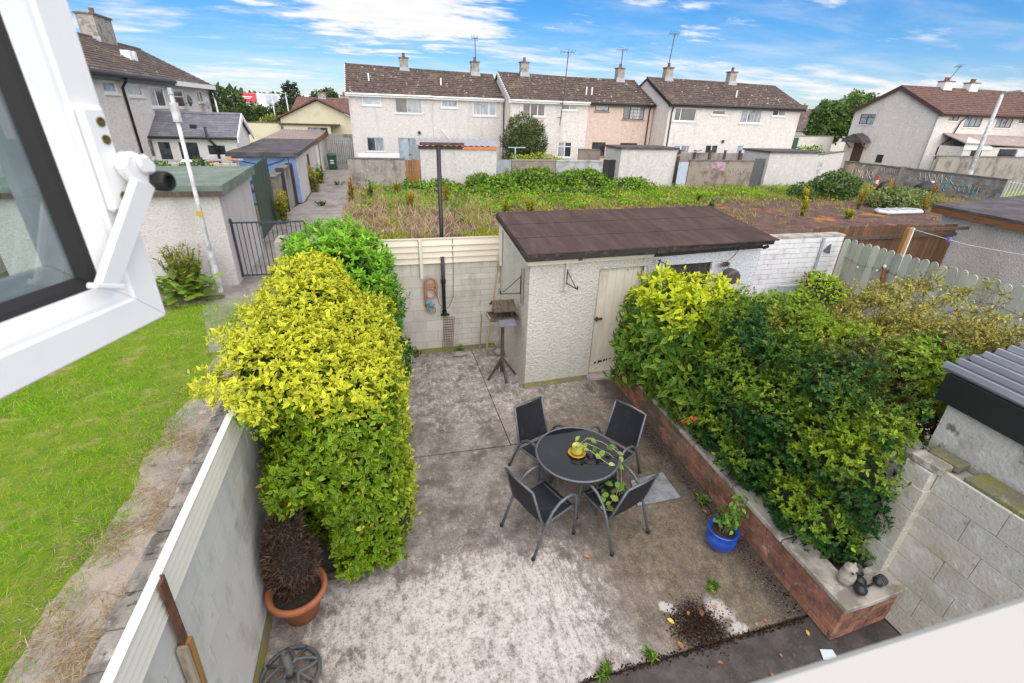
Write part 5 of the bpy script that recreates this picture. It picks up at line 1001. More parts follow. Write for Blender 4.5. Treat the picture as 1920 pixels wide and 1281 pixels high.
# lettering on walls (chalk and spray paint)
M['chalk'] = surf('chalk_paint', (.55, .55, .53), [((.35, .33, .3), 9, .5, .66)], .9)
M['chalk_blue'] = surf('spray_blue', (.26, .44, .50), [((.35, .4, .4), 7, .5, .66)], .9)
M['pinkpaint'] = surf('pink_paint', (.50, .30, .40), [((.22, .19, .155), 3.2, .47, .6)], .95)
M['scrawl'] = surf('dark_scrawl', (.20, .19, .18), [((.4, .38, .36), 9, .5, .62)], .95)
FONT = {'A': ['0,0 .3,1 .6,0', '.12,.4 .48,.4'], 'N': ['0,0 0,1 .6,0 .6,1'], 'E': ['.55,0 0,0 0,1 .55,1', '0,.5 .45,.5'], 'T': ['0,1 .6,1', '.3,1 .3,0'], 'H': ['0,0 0,1', '.6,0 .6,1', '0,.5 .6,.5'], 'R': ['0,0 0,1 .5,1 .5,.55 0,.5 .55,0'], 'M': ['0,0 0,1 .3,.5 .6,1 .6,0'], 'I': ['.3,0 .3,1'], 'O': ['0,.2 .15,0 .45,0 .6,.2 .6,.8 .45,1 .15,1 0,.8 0,.2'], 'J': ['.5,1 .5,.2 .3,0 .05,.2'], 'P': ['0,0 0,1 .5,1 .5,.5 0,.5'], 'K': ['0,0 0,1', '.55,1 0,.45 .55,0'], 'X': ['0,0 .6,1', '0,1 .6,0'], 'S': ['.55,.9 .3,1 .05,.8 .5,.3 .3,0 0,.1'], 'C': ['.55,.85 .3,1 0,.7 0,.3 .3,0 .55,.15'], 'L': ['0,1 0,0 .5,0'], 'Y': ['0,1 .3,.5 .6,1', '.3,.5 .3,0'], 'U': ['0,1 0,.1 .3,0 .6,.1 .6,1']}
def lettering(parent, txt, o, ud, nrm, h, mat, wt=.05, gap=.25):
    o, ud, nrm = Vector(o), Vector(ud), Vector(nrm); mb = MB(); a = 0.
    for ch in txt:
        for st in FONT.get(ch, []):
            q = [tuple(map(float, s.split(','))) for s in st.split()]; q = [o+ud*((a+p[0])*h)+Vector((0,0,p[1]*h+random.uniform(-.04,.04)*h))+nrm*.012 for p in q]
            for i in range(len(q)-1): mb.beam(q[i], q[i+1], wt, .008, nrm.cross(Vector((q[i+1]-q[i]))))
        a += .6+gap
    return mb.build('lettering', mat, parent)
MB().add([(21.3,29.232,.75),(22.9,29.205,.72),(22.95,29.2,1.62),(22.3,29.21,1.68),(21.6,29.225,1.5)], [(0,1,2,3,4)]).build('pink_paint', 'pinkpaint', wp)
lettering(gn, 'NICHAN', (23.3,29.17,.95), (.9997,-.0246,0), (0,-1,0), .34, 'chalk', .04, .18)
lettering(gl_, 'JAMIE', (30.7,29.18,1.35), (.868,.497,0), (.497,-.868,0), .3, 'chalk', .04); lettering(gl_, 'TREE', (30.75,29.22,.9), (.868,.497,0), (.497,-.868,0), .28, 'chalk', .04); lettering(gl_, 'IR', (31.0,29.35,.45), (.868,.497,0), (.497,-.868,0), .28, 'chalk', .05)
lettering(g1, 'NATHHA', (37.59,29.9,.95), (0,-1,0), (-1,0,0), .26, 'chalk', .03, .2)
lettering(g1, 'BAANNASK', (37.59,27.4,.75), (0,-1,0), (-1,0,0), .48, 'chalk', .06, .18)
lettering(g1, 'JOKER', (37.59,26.6,.25), (0,-1,0), (-1,0,0), .42, 'chalk_blue', .09, .3); lettering(g1, 'SCOUT', (37.59,24.4,.35), (0,-1,0), (-1,0,0), .40, 'chalk_blue', .09, .25); lettering(g1, 'OMOR', (37.59,32.2,.35), (0,-1,0), (-1,0,0), .55, 'fascia_cream', .08, .3)

# ------------------------------------------------------------------ far background
bg = thing('bungalow', 'pale yellow bungalow with brown gabled roof beyond the lane', 'house', (-5.5, 62, 0))
mb = MB(); mb.add([(-9.0,57,0),(-1.5,57,0),(-1.5,57,3.05),(-5.3,57,4.75),(-9.0,57,3.05)], [(0,1,2,3,4)]); mb.quad((-9,57,0),(-9,66,0),(-9,66,3.05),(-9,57,3.05)); mb.build('wall', 'house_yellow', bg)
for xa, xb in ((-9.35,-5.3),(-1.2,-5.3)): MB().hexa([(xa,56.6,2.95),(xb,56.6,4.85),(xb,67,4.85),(xa,67,2.95)], [(xa,56.6,3.1),(xb,56.6,5.0),(xb,67,5.0),(xa,67,3.1)]).build('roof', 'tile_red', bg)
MB().prism([(-8.4,60,3.6),(-8.4,66,3.6),(-7.8,63,5.15)], (9.4,0,0)).build('rear_roof', 'tile_red', bg)
MB().box(-8.6,55.6,0,-4.2,56.9,2.5).build('porch', 'house_yellow', bg); MB().box(-9.0,55.4,2.52,-3.3,57.2,2.62).build('porch_roof', 'oldwood', bg); window(bg, (-8.6,55.6), (1,0), (0,1), 2.3,1.3,4.1,2.3, (.66,), 'brown_paint', ['win_pale','win_dark'], None, dep=.0)
chimney(bg, -5.2, 63, 4.7, 5.6, .8, .6, 1); chimney(bg, -2.9, 63.5, 4.8, 5.4, .8, .6, 1)
yw_ = gwall('yellow garden wall in front of the yellow bungalow', -12.8, -8.9, 56, 56, 2.6, 'house_yellow')
rt = thing('retail_warehouse', 'long white warehouse with a red sign panel far behind the trees', 'warehouse', (-26, 150, 0)); MB().box(-38,150,0,40,170,6.75).build('wall', 'ret_white', rt)
MB().box(-33.5,149.8,4.6,-28.5,149.98,6.7).build('red_panel', 'red_sign', rt); MB().box(-26.2,149.8,4.4,-23.6,149.98,6.4).build('window', 'win_blue', rt); MB().box(-3.6,149.8,4.6,2,149.98,7.0).build('orange_panel', 'orange_sign', rt)
MB().box(-32.6,149.7,5.75,-29.4,149.79,5.95).build('sign_stripe', 'white_paint', rt); MB().box(-32.4,149.7,5.45,-29.8,149.79,5.6).build('sign_stripe', 'white_paint', rt)
for i, (x, y, w, ez, rz, lab) in enumerate(((64,80,14,4.6,6.4,'distant house row with brown roof right of the terrace'),(62,66,9,2.9,4.6,'low brown roofed building just right of the terrace'))):
    t = thing('far_house', lab, 'house', (x, y, 0)); MB().box(x,y,0,x+w*2,y+8,ez).build('wall', 'house_cream', t)
    MB().prism([(x-.4,y-.5,ez),(x-.4,y+8.5,ez),(x-.4,y+4,rz)], (w*2+.8,0,0)).build('roof', 'tile', t)
    for k in range(5 if i == 0 else 0): MB().box(x+1.5+k*4.2,y-.06,ez-1.5,x+3.1+k*4.2,y-.01,ez-.5).build('window', 'win_pale', t)
    if i == 0: chimney(t, x+8.2, y+4, 6.0, 7.0, 1.0, .8, 1, 'terracotta_pot'); chimney(t, x+17, y+4, 6.0, 7.0, 1.0, .8, 1, 'terracotta_pot')
for x0, x1, y, h, s in ((-120,-14,190,6.0,1),(60,240,210,6.5,2),(-10,60,230,5.5,3)):
    P, g, dp = shell([(((x0+x1)/2, y, 1), ((x1-x0)/2, 8, h), 4)], 5000, 2.5, 1.6, .25, s); v = RNG.random(5000); c = lerp((.03,.055,.02),(.07,.10,.035), v)
    o = foliage('far_woodland', None, P, g*.4+rnd3(5000), g+rnd3(5000)*.6, RNG.uniform(1.2,2.6,5000), .8, c, c, kind='stuff'); o['label'] = 'far band of dark green trees along the horizon'
    core(o, [(((x0+x1)/2, y, 1), ((x1-x0)/2, 8, h), 4)], .8)

# ------------------------------------------------------------------ hedges and shrubs
def arr(*a): return np.array(a, float)
def shrub(name, label, base, lobes, n, leaf, ratio, colf, keep=None, parts=0, depth=.22, wobble=.10, k=2.2, seed=0., up=.35, corek=.80, flat=.9, part_leaf=1.05, ros=0, holes=.0, shoots=0):
    t = thing(name, label, 'shrub' if 'hedge' not in name else 'hedge', base)
    P, g, dp = shell(lobes, n, depth, wobble, k, seed, keep)
    if holes:
        kp = ~((wob(P, 6.5, seed+1.) > 1-holes*1.6) & (dp < .16)); P, g, dp = P[kp], g[kp], dp[kp]; n = len(P)
    if ros:
        m = n//ros; P, g, dp = np.repeat(P[:m], ros, 0), np.repeat(g[:m], ros, 0), np.repeat(dp[:m], ros, 0); n = m*ros
        ax = g+arr(0,0,up)+np.repeat(rnd3(m)*.55, ros, 0); ax /= np.linalg.norm(ax, axis=1, keepdims=True); t1 = np.cross(ax, arr(.31,.77,.56)); t1 /= np.linalg.norm(t1, axis=1, keepdims=True)+1e-9; t2 = np.cross(ax, t1)
        an = np.tile(np.arange(ros)*2.4, m)+np.repeat(RNG.uniform(0, 6.28, m), ros)+RNG.normal(0, .25, n); rad = t1*np.cos(an)[:, None]+t2*np.sin(an)[:, None]; lift_ = np.tile(np.linspace(.15, 1.0, ros), m)[:, None]+RNG.normal(0, .12, (n, 1))
        P = P+ax*leaf*.25*np.tile(np.arange(ros)/ros, m)[:, None]; Dr = rad+ax*lift_; Nr = ax-rad*lift_*.6
    R = rnd3(n); D = R*.9+g*.35+arr(0, 0, -.15)[None]*(g[:, 2:] < .5)+arr(0, 0, up)[None]*(g[:, 2:] >= .5); Nn = g*flat+arr(0, 0, .55)+rnd3(n)*.45
    if ros: D, Nn = Dr+rnd3(n)*.15, Nr+rnd3(n)*.12
    L = leaf*np.clip(RNG.normal(.95, .24, n), .45, 1.5)
    if shoots:
        si = RNG.choice(np.where(dp < .05)[0], shoots, False); tw_ = MB(); SP, SD, SN, SG = [], [], [], []
        for q in si:
            d = Vector(g[q])*.55+Vector((RNG.normal(0,.3), RNG.normal(0,.3), .55+up*.5)); d.normalize(); ln_ = min(leaf*RNG.uniform(2., 4.2), RNG.uniform(.12,.20)); p = Vector(P[q])-d*leaf*1.5; e = p+d*(ln_+leaf*1.5)+Vector((0,0,-.15*ln_*RNG.random())); tw_.tube([p, p.lerp(e,.5)+Vector((0,0,.01)), e], [leaf*.045, leaf*.03, leaf*.015], 4)
            a0 = d.cross(Vector((.3,.8,.5))).normalized(); b0 = d.cross(a0)
            for k in range(8):
                an = k*2.4+RNG.uniform(0,.4); r_ = a0*math.cos(an)+b0*math.sin(an); SP.append(p.lerp(e, .38+.62*k/7)); SD.append(r_*(1-.6*k/7)+d*(.45+.6*k/7)); SN.append(d-r_*.5+Vector((0,0,.3))); SG.append(g[q])
        P = np.concatenate([P, np.array(SP)]); D = np.concatenate([D, np.array(SD)]); Nn = np.concatenate([Nn, np.array(SN)]); g = np.concatenate([g, np.array(SG)]); dp = np.concatenate([dp, np.zeros(len(SP))]); L = np.concatenate([L, leaf*RNG.uniform(.6,1.1,len(SP))]); n = len(P); tw_.build('shoot', 'twig', t, fix=False)['kind'] = 'stuff'
    mid, edge = colf(P, g, dp, n)
    if parts:
        eye = np.array(EYE); v = eye-P; dist = np.linalg.norm(v, axis=1); face = (v/dist[:, None]*g).sum(1)
        sc = np.where((dp < .07) & (face > .25), L/dist, 0)*RNG.uniform(.75, 1, n); idx = np.argsort(-sc)[:parts*4]; idx = RNG.permutation(idx)[:parts]; sel = np.zeros(n, bool); sel[idx] = True
        leaf_parts(t, P[sel]+g[sel]*.03, D[sel], Nn[sel], L[sel]*part_leaf, ratio, mid[sel], edge[sel]); q = ~sel
        P, D, Nn, L, mid, edge = P[q], D[q], Nn[q], L[q], mid[q], edge[q]
    foliage('foliage', t, P, D, Nn, L, ratio, mid, edge, kind='stuff')
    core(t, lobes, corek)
    return t
def jitter(c, n, s=.18): return np.clip(c*(1+RNG.normal(0, s, (n, 1)))+RNG.normal(0, .008, (n, 3)), .004, .9)
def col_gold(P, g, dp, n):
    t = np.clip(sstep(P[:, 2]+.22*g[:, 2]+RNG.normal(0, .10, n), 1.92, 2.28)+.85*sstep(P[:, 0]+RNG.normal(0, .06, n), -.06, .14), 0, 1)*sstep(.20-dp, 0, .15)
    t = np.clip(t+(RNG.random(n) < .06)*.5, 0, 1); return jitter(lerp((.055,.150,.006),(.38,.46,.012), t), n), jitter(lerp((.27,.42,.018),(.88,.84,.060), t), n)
hl = [((-.66,4.95,1.10),(.70,1.42,1.10),5), ((-1.05,4.95,1.98),(.66,1.42,.42),2.4), ((-1.0,6.0,1.95),(.60,.95,.62),2.4), ((-.40,3.85,1.1),(.45,.42,1.02),4), ((-.10,4.0,.45),(.20,.45,.40),2.5)]
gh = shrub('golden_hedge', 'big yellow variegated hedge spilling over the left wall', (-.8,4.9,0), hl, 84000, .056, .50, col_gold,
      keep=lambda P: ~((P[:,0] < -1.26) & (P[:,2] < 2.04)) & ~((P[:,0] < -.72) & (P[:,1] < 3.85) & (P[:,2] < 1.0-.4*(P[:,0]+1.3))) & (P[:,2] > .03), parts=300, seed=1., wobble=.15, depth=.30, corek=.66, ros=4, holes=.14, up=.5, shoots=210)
MB().tube([(-.9,4.2,0),(-.85,4.1,.6),(-.8,4.3,1.2)], [.05,.04,.02], 7).tube([(-.5,5.2,0),(-.55,5.1,.7),(-.6,5.2,1.3)], [.05,.04,.02], 7).tube([(-1.1,3.75,.0),(-1.05,3.75,.5),(-.95,3.9,1.1)], [.03,.025,.015], 6).build('stem', 'twig', gh)
kb = MB().box(-1.0,3.55,0,-.42,3.60,.10).build('bed_edging', 'darkwood', bevel=.006); tag(kb, 'dark low timber edging under the front of the yellow hedge', 'edging')
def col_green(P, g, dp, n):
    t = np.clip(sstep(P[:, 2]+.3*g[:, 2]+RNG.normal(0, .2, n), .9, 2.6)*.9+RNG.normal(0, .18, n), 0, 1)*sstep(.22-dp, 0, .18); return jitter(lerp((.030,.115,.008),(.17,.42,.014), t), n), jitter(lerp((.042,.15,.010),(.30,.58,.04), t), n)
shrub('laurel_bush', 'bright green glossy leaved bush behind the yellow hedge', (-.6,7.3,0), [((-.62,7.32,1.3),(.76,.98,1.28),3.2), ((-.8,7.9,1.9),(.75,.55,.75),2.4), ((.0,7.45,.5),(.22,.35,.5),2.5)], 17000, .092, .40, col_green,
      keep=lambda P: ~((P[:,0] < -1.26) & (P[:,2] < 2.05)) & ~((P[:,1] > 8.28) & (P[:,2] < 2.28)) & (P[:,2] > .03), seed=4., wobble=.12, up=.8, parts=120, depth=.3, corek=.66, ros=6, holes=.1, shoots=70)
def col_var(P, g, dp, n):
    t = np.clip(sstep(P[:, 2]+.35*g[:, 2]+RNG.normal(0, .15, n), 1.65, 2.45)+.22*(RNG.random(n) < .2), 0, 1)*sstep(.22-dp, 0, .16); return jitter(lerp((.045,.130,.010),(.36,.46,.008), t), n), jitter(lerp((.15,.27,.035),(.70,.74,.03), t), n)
shrub('variegated_shrub', 'large leaved yellow green shrub beside the shed door in the raised bed', (4.2,5.4,.45), [((4.30,5.62,1.25),(.86,.86,.92),2.8), ((4.0,4.75,.85),(.42,.62,.50),2.3), ((3.85,6.1,.8),(.38,.4,.55),2.5)], 15000, .105, .46, col_var,
      keep=lambda P: (P[:,1] < 6.62-.0*P[:,0]) & (P[:,2] > .36), parts=260, seed=7., wobble=.16, k=2.6, up=.3, depth=.34, corek=.6, ros=5, holes=.16, shoots=60)
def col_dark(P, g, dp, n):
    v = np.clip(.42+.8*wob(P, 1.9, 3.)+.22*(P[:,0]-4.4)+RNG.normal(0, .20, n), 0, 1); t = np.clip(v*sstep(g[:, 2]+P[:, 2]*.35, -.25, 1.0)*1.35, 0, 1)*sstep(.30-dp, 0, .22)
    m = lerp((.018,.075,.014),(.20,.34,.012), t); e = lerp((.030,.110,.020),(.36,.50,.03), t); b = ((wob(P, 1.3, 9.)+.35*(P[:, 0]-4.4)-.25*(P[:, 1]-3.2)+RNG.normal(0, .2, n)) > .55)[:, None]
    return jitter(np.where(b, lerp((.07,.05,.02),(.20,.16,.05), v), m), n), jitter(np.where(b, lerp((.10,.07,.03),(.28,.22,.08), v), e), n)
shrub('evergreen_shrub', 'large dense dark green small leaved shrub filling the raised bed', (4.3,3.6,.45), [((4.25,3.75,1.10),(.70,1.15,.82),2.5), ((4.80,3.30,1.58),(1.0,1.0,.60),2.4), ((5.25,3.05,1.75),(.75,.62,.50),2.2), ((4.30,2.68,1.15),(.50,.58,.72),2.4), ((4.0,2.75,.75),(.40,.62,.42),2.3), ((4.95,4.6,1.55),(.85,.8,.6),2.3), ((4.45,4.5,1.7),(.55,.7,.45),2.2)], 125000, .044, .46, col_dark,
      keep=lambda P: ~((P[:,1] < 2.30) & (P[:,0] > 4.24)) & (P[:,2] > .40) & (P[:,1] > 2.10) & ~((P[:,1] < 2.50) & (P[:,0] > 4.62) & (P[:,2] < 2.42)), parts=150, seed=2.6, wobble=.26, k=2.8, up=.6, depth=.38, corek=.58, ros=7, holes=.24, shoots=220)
# berberis: arching branches with small olive leaves
bb = thing('berberis_shrub', 'sprawling olive yellow shrub with arching bare branches before the picket fence', 'shrub', (5.5,4.4,0))
tw = MB(); PP, DD, NN = [], [], []
for i in range(84):
    a = RNG.uniform(-.85, .45) if i < 54 else RNG.uniform(-2.6, 2.6); ln_ = RNG.uniform(1.2, 3.0) if abs(a) < .8 and i < 44 else RNG.uniform(.6, 1.15)
    s0 = Vector((5.35+RNG.uniform(-.5,.55), 3.85+RNG.uniform(-.6,.7), 1.05)); rise = RNG.uniform(.9, 1.42) if abs(a) < .8 and i < 54 else RNG.uniform(.55, 1.0); pts = []
    for q in range(9):
        u = q/8; pts.append(s0+Vector((math.cos(a)*ln_*u, math.sin(a)*ln_*u*.75, rise*(1-(1-u)**2.1)-.18*u*u*ln_*.6))+Vector(RNG.normal(0, .025, 3)))
    tw.tube(pts, [.017-.0016*q for q in range(9)], 5)
    for q in range(2, 9):
        for sgn in range(4):
            c = pts[q]; e = c+Vector(rnd3(1)[0])*RNG.uniform(.10, .26)+Vector((0,0,.05)); tw.tube([c, e], [.005,.0025], 3)
            m = 22; tt = RNG.random((m, 1)); PP.append(np.array(c)[None]*(1-tt)+np.array(e)[None]*tt+RNG.normal(0, .022, (m, 3))); DD.append(rnd3(m)+arr(0,0,.3)); NN.append(rnd3(m)*.6+arr(0,0,1))
PP, DD, NN = map(np.concatenate, (PP, DD, NN)); n = len(PP); v = np.clip(.5+.5*wob(PP, 1.6, 5.)+RNG.normal(0, .25, n), 0, 1); c1 = jitter(lerp((.17,.17,.02),(.66,.60,.10), v), n)
foliage('foliage', bb, PP, DD, NN, RNG.uniform(.028,.056,n), .52, c1*.85, c1, kind='stuff'); tw.build('branch', 'twig', bb)
MB().tube([(5.2,4.5,0),(5.25,4.55,.6),(5.3,4.5,1.2)], [.06,.05,.03], 8).build('trunk', 'twig', bb)
for i, (x, y, z, c, lab) in enumerate(((3.50,4.05,.95,'orange_sign','orange flower among the dark leaves above the brick bed'),(3.55,4.25,.75,'orange_sign','lower orange flower beside the coping of the raised bed'))):
    f = thing('flower', lab, 'flower', (x, y, z), 'orange flowers in the raised bed')
    m = 7
    for k in range(m): a = k*2*math.pi/m; MB().add([(x,y,z),(x+.03*math.cos(a-.3),y+.03*math.sin(a-.3),z+.03),(x+.06*math.cos(a),y+.06*math.sin(a),z+.01),(x+.03*math.cos(a+.3),y+.03*math.sin(a+.3),z+.03)], [(0,1,2),(0,2,3)]).build('petal', c, f, fix=False)
    MB().tube([(x,y,z-.12),(x,y,z)], .004, 4).build('stem', 'twig', f)
sb_ = shrub('climber', 'small round leaved green climber at the foot of the picket fence', (9.0,7.5,0), [((9.1,7.6,.8),(.55,.45,.55),2.2)], 1800, .075, .7, col_dark, seed=3.)

# ------------------------------------------------------------------ lawn and waste ground growth (countless)
def blades(name, label, P, L, ratio, cols, lean=.55, mat='grass'):
    n = len(P); D = arr(0, 0, .8)+rnd3(n)*lean*1.3; v = np.clip(RNG.normal(.5, .3, n), 0, 1); c = jitter(lerp(cols[0], cols[1], v), n)
    o = foliage(name, None, P, D, rnd3(n)*.7+arr(0,-.3,.8), L, ratio, c*.9, c, mat, 'stuff'); o['label'] = label; return o
n = 150000; P = np.stack([RNG.uniform(-8.5, -2.0, n), RNG.uniform(.2, 12.2, n)**1.0, np.zeros(n)], 1)
ed = -2.98-.08*np.sin(P[:,1]*1.3)-.22*wob(P, 1.5, 2.)-.22*wob(P, 4., 6.)+RNG.normal(0, .12, n)-.3*sstep(-P[:,1], -4.5, -2.5)
thin = .55+.45*wob(P, .9, 5.); ok = (P[:,0] < ed) & (RNG.random(n) < .15+.95*np.clip(thin+.25*wob(P, 3.3, 9.), 0, 1)) & (P[:,0] > -9+.0*n); P = P[ok]; n = len(P)
g_ = np.clip(.55+.75*wob(P, .8, 1.)+.35*wob(P, 3.1, 4.)+RNG.normal(0, .2, n)-.55*sstep(P[:,0], -3.4, -2.6), 0, 1); dry = (RNG.random(n) < .06+.25*sstep(wob(P, 1.1, 21.), .35, .8)+.40*sstep(P[:,0]+.4*wob(P, 1.2, 8.), -3.3, -2.5))[:, None]
c = jitter(np.where(dry, lerp((.36,.29,.13),(.48,.40,.22), g_), lerp((.38,.46,.018),(.24,.52,.006), g_)), n)
o = foliage('lawn_grass', None, P, arr(0,0,.8)+rnd3(n)*.75, rnd3(n)*.8+arr(0,-.3,.5), RNG.uniform(.045,.12,n)*(.6+.8*g_), .065, c*.9, c, 'grass', 'stuff'); o['label'] = 'bright green rough lawn left of the yard wall'
n = 38000; P = np.stack([RNG.normal(-2.72, .38, n), RNG.uniform(.6, 8.2, n), np.full(n, .012)], 1); P = P[(P[:,0] < -1.70) & (wob(P, 1.6, 4.)+RNG.normal(0,.15,len(P)) > -.20)]; n = len(P); D = rnd3(n)*arr(1,1,.15)+arr(0,0,.08)
c = jitter(lerp((.36,.26,.14),(.74,.60,.40), RNG.random(n)), n); o = foliage('dry_grass', None, P, D, arr(0,0,1)+rnd3(n)*.3, RNG.uniform(.05,.15,n), .045, c, c, 'grass', 'stuff'); o['label'] = 'dead straw scattered between the lawn and the wall top'
def scatter(m, bx, wfun, zmax=0.):
    out = []; got = 0
    while got < m:
        P = np.stack([RNG.uniform(bx[0], bx[1], m*3), RNG.uniform(bx[2], bx[3], m*3), RNG.random(m*3)*zmax], 1); P = P[RNG.random(len(P)) < wfun(P)]; out.append(P); got += len(P)
    return np.concatenate(out)[:m]
cl = lambda P, k, sd, lo=-.3, hi=.5: sstep(wob(P*arr(1,1,0), k, sd)+.4*wob(P*arr(1,1,0), k*3.1, sd+2), lo, hi)
P = scatter(5200, (-1.6,10,17.2,28.5), lambda P: sstep(P[:,0]+.8*wob(P,.8,3.), 7., .5)*(.12+.88*cl(P, 1.1, 1.)))
blades('dry_weeds', 'pale dry grass at the left end of the waste ground', P, RNG.uniform(.2,.55,len(P)), .06, ((.46,.34,.17),(.80,.62,.42)))
P = scatter(8000, (-1.6,12,17.0,27), lambda P: (.25+.75*sstep(P[:,1], 21, 18))*cl(P, .9, 9., .0, .5)); blades('green_tufts', 'low green and olive tufts among the dry grass', P, RNG.uniform(.12,.34,len(P)), .10, ((.20,.26,.02),(.44,.44,.06)))
P = scatter(36000, (-1.3,37,20.0,30.5), lambda P: np.where(P[:,0] < 17, np.exp(-((P[:,1]-26.4+.6*wob(P,.5,2.))/2.9)**2), .75*np.exp(-((P[:,1]-26.6)/1.9)**2))*(.08+.92*cl(P, .8, 6., -.35, .35)), .22); n = len(P); v = np.clip(.5+.7*wob(P, 1.1, 7.)+RNG.normal(0,.22,n), 0, 1)
c = jitter(np.where((wob(P,1.4,12.)+RNG.normal(0,.2,n) > .62)[:,None], lerp((.36,.26,.10),(.56,.44,.22), v), lerp((.13,.32,.010),(.42,.60,.04), v)), n)
o = foliage('ground_cover', None, P, rnd3(n)+arr(0,0,.25), rnd3(n)*.5+arr(0,-.25,1), RNG.uniform(.08,.20,n), .55, c*.85, c, 'grass', 'stuff'); o['label'] = 'creeping yellow green weeds across the waste ground'
P = scatter(9000, (2,37,18.5,29.3), lambda P: sstep(P[:,1], 18, 24)*cl(P, 1.0, 5., .1, .6)); blades('mixed_weeds', 'patchy green and straw stalks across the waste ground', P, RNG.uniform(.15,.5,len(P)), .07, ((.22,.26,.03),(.62,.50,.22)))
P = scatter(1500, (-1.4,30,16.5,22), lambda P: cl(P, 1.6, 8., .35, .7)); blades('sparse_weeds', 'sparse tufts on the near brown waste ground', P, RNG.uniform(.1,.3,len(P)), .08, ((.34,.32,.04),(.62,.50,.18)))
def mound(label, lobes, n, leaf, cols, seed): 
    P, g, dp = shell(lobes, n, .25, .28, 1.6, seed, lambda P: P[:,2] > 0); v = np.clip(.5+.6*wob(P, 1.5, seed)+RNG.normal(0, .2, n)+.2*g[:,2], 0, 1); c = jitter(lerp(cols[0], cols[1], v), n)
    o = foliage('bramble_patch', None, P, g*.3+rnd3(n), g+arr(0,0,.6)+rnd3(n)*.5, leaf*RNG.uniform(.6,1.3,n), .62, c*.85, c, kind='stuff'); o['label'] = label; core(o, lobes, .8)
mound('green bramble bank along the far garden walls', [((3,28.6,0),(2.2,1.4,.55),2), ((6.5,28.9,0),(2.0,1.5,.85),2), ((9.4,29.0,.1),(1.9,1.3,1.10),2), ((12.4,28.9,.1),(2.0,1.3,1.05),2), ((15.2,28.1,0),(1.9,1.3,.7),2), ((5.5,26.6,0),(3.2,1.3,.4),2), ((11,26.6,0),(3.5,1.2,.45),2)], 15000, .17, ((.045,.13,.008),(.24,.40,.03)), 2.)
def weed(name, label, x, y, h, n, leafL, cols, spread=.2, group=None, ratio=.35, stalk='twig', cat='plant', lo=.02):
    t = thing(name, label, cat, (x, y, lo), group); mb = MB(); PP = []
    for i in range(max(4, n//40)):
        a = RNG.uniform(0, 6.28); r = RNG.uniform(.2, 1)*spread; p = Vector((x+math.cos(a)*r*.3, y+math.sin(a)*r*.3, lo)); q = Vector((x+math.cos(a)*r, y+math.sin(a)*r, lo+h*RNG.uniform(.6, 1))); mb.tube([p, (p+q)/2+Vector((0,0,h*.08)), q], [.008*h+.003,.003], 4) if False else mb.tube([p, q], [.006+.008*h,.003], 4)
        m = n//max(4, n//40); tt = RNG.random((m, 1))**.7; PP.append(np.array(p)[None]*(1-tt)+np.array(q)[None]*tt)
    P = np.concatenate(PP); m = len(P); D = rnd3(m)+arr(0,0,.5); v = np.clip((P[:,2]-lo)/h+RNG.normal(0, .25, m), 0, 1); c = jitter(lerp(cols[0], cols[1], v), m)
    mb.build('stem', stalk, t); foliage('leaves', t, P, D, rnd3(m)*.6+arr(0,0,1), leafL*RNG.uniform(.6,1.25,m)*(1.1-.5*v), ratio, c*.85, c, kind='stuff'); return t
OR = ((.26,.24,.015),(.62,.30,.015)); YG = ((.13,.22,.015),(.55,.50,.015)); GR = ((.06,.15,.01),(.20,.34,.03)); FL = ((.10,.22,.015),(.80,.60,.01))
WD = [(-1.35,25.2,1.25,OR,'tall orange brown dock beside the lane end of the waste ground'),(-.45,25.9,1.1,GR,'bushy green brown weed in front of the grey capped wall'),(.95,27.2,.85,YG,'yellow weed at the foot of the orange brown gate'),(1.4,23.4,.7,OR,'pinkish orange dock among the dry grass'),(3.2,24.6,.95,OR,'slim orange dock left of the black pole'),(5.6,21.6,.75,YG,'spindly yellow green weed right of the black pole'),(6.7,21.3,.7,YG,'spindly yellow green weed furthest right before the shed roof'),
      (20.4,19.5,.9,FL,'yellow flowered weed alone on the brown ground'),(23.4,22.4,.95,FL,'yellow flowered weed left of the dark bush'),(25.6,20.9,1.1,OR,'orange dock in front of the dark bush'),(29.6,22.6,1.25,OR,'orange dock left of the black bags'),(28.4,19.4,.9,OR,'orange yellow dock beside the grey fibreglass tub'),(33.9,23.0,1.0,OR,'orange dock right of the larger black bag'),(31.8,24.3,1.3,OR,'tall reddish dock between the two black bags'),(16.4,21.3,.6,GR,'low green tuft behind the shed roof'),(17.3,23.6,.45,GR,'round green tuft on the orange moss'),(29.9,17.9,.6,YG,'small yellow green weed by the grey shed corner'),(22.4,18.6,.4,YG,'small weed tuft at the edge of the brown ground'),(7.6,29.3,1.3,YG,'tall yellow green weed in the bramble bank')]
for x, y, h, c, lab in WD: weed('dock_plant' if c is OR else 'weed', lab, x, y, h*1.05, 340, .17, c, .24, 'weeds on the waste ground')
def bush(name, label, lobes, n, leaf, cols, seed, base=None, ratio=.6, wobble=.25):
    t = thing(name, label, 'bush', base or (lobes[0][0][0], lobes[0][0][1], 0)); P, g, dp = shell(lobes, n, .4, wobble, 1.5, seed, lambda P: P[:,2] > 0.02); v = np.clip(.5+.5*wob(P, 1.8, seed)+RNG.normal(0,.22,n)+.15*g[:,2], 0, 1); c = jitter(lerp(cols[0], cols[1], v), n)
    foliage('foliage', t, P, g*.5+rnd3(n)+arr(0,0,.3), g+rnd3(n)*.6+arr(0,0,.4), leaf*RNG.uniform(.6,1.3,n), ratio, c*.85, c, kind='stuff'); core(t, lobes, .72); return t
